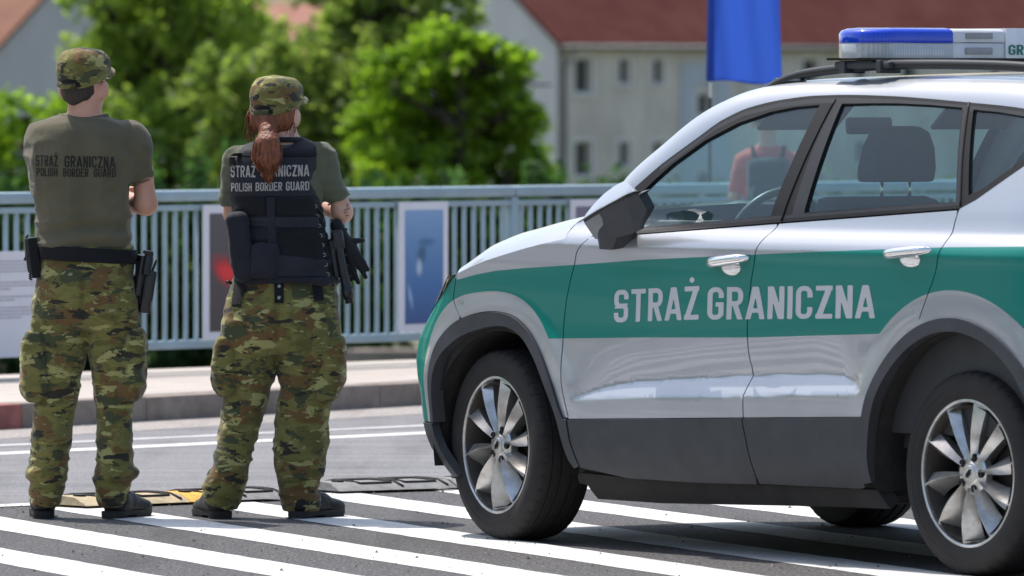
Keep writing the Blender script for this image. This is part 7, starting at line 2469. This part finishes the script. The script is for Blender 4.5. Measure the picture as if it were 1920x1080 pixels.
for k in range(5):
    c = ax[0] * (1 - k / 6) + ax[2] * (k / 6)
    bx(bm, (c[0] + .022, c[1] + .004, c[2] - .04), (.018, .022, .010), Matrix.Rotation(R(-11), 3, 'Y'), 0, .003)
bm_obj("rail_clips", bm, M_steel, bo, True)
gl = top("glove", "black glove clipped at the woman's right hip, fingers hanging down", "glove", (wom.location.x, wom.location.y, 0))
w = np.array([.205, -.015, 1.085]); d = np.array([.075, 0, -.16]); d /= np.linalg.norm(d); a = np.array([d[2] * -1, 0, d[0]])
gp = [(cone(w, w + d * .10, .024, .030), .02), (ell(tuple(w + d * .115), (.036, .018, .050), Matrix.Rotation(R(-28), 4, 'Y')), .02)]
for o, L, sp in ((-.027, .066, -.16), (-.010, .084, -.10), (.009, .078, .10), (.026, .058, .16)):
    k = w + d * .135 + a * o; dd = d * math.cos(sp) + a * math.sin(sp)
    gp += [(cone(k, k + dd * L * .55, .0115, .0105), .008), (cone(k + dd * L * .55, k + (dd * .9 + d * .2) * L, .0105, .0085), .006)]
k = w + d * .075 + a * .024; gp += [(cone(k, k + (d * .4 + a * .9) * .045, .012, .009), .010)]
grow_mesh("glove_shell", gp, cloth("black_glove_leather", (.012, .012, .014), .5, 70, .05, .6), gl, .004, it=1)
mesh("glove_strap", *tube_arrays([tuple(w + d * .03 + a * t) for t in np.linspace(-.03, .03, 7)], .010, 8, .5), M_web, gl, True)
mesh("pouch_clip", *tube_arrays([(-.182, -.10, .872), (-.190, -.11, .878), (-.200, -.11, .874)], .006, 8), M_steel, vest, True)

# ---------------------------------------------------------------- passer-by seen through the car's front door glass
CY = 45.1
cx = (1440 - 960) * CY / 15400.0
ch = empty("person", (cx, CY, .12), 0, "passer-by in a coral top with a dark backpack, seen through the front door glass", "person")
M_coral = cloth("coral_cotton", (0.62, 0.15, 0.13), .4, 40)
M_jean = cloth("dark_denim", (0.03, 0.04, 0.07), .4, 40)
CT = [(.66, 0, 0, .135, .09), (.80, 0, 0, .128, .085), (.95, 0, 0, .145, .09), (1.05, 0, 0, .165, .09), (1.10, 0, 0, .155, .085), (1.15, 0, 0, .10, .07), (1.17, 0, 0, .05, .05)]
CL = lambda s: [(.02, s * .075, 0, .05, .06), (.30, s * .075, 0, .056, .062), (.55, s * .07, 0, .075, .08), (.70, s * .066, 0, .076, .09)]
HC_ = (0, .01, 1.315)
hp, TC, MC = head_prims(HC_, 0, 0, True)
prims = hp + [(cone((0, -.01, 1.27), (0, 0, 1.13), .045, .05), .03), (stack(CT, -.012), .03), (stack(CL(1), -.012), .02), (stack(CL(-1), -.012), .02)]
for s in (1, -1):
    prims += [(cone((s * .145, 0, 1.07), (s * .185, .0, .88), .036, .030), .03), (cone((s * .185, 0, .88), (s * .185, .05, .70), .030, .022), .02)]
    prims += hand_prims((s * .185, .05, .69), (0, .1, -1), (-s, 0, 0), s, .8, .4)
grow_mesh("body", prims, M_skinw, ch, .008)
eyes(TC, ch)
grow_mesh("t_shirt", [(stack(CT, 0, 2.2, .62, 1.16), .01)] + [(cone((s * .14, 0, 1.075), (s * .178, 0, .93), .045, .040), .03) for s in (1, -1)], M_coral, ch, .008, disp=cloth_disp(.008, [(1, (8, 8, 14), 3, .5, 1.3)]))
grow_mesh("trousers", [(stack(CL(1)), .01), (stack(CL(-1)), .02), (stack([(.58, 0, 0, .14, .09), (.72, 0, 0, .138, .092)]), .03)], M_jean, ch, .008, disp=cloth_disp(.008, [(1, (8, 8, 16), 5, 0, .8)]))
grow_mesh("hair", [(ell((0, 0, 1.345), (.085, .105, .10)), .01), (cone((0, -.06, 1.32), (0, -.06, 1.24), .06, .04), .03)], M_hair, ch, .007, cuts=[lambda X, Y, Z: np.maximum(Y - .05, 1.25 - Z) + 0 * X])
for s in (1, -1): boot("shoe", (s * .075, -.05, 0), s * R(8), ch, .22, .08)
bp = empty("backpack", (cx, CY, .12), 0, "dark backpack with a pale reflective patch, seen through the front door glass", "backpack")
grow_mesh("pack_bag", [(rbox((.0, -.150, .93), (.235, .13, .33), .045), .01), (rbox((0, -.215, .86), (.19, .05, .16), .022), .01)], cloth("dark_teal_nylon", (.02, .035, .045), .4, 40), bp, .007, disp=cloth_disp(.01, [(1, (9, 9, 11), 9, 0, 1.3)]))
bm = bmesh.new(); bx(bm, (0.01, -.2435, .885), (.07, .006, .035), None, 0, .002); bm_obj("reflective_patch", bm, M_snap, bp)
for s in (1, -1): mesh("shoulder_strap", *tube_arrays(catmull([(s * .07, -.10, 1.07), (s * .085, -.03, 1.155), (s * .09, .07, 1.09), (s * .10, .09, .95), (s * .11, -.06, .82)], 5), .016, 8, .4), M_web, bp, True)
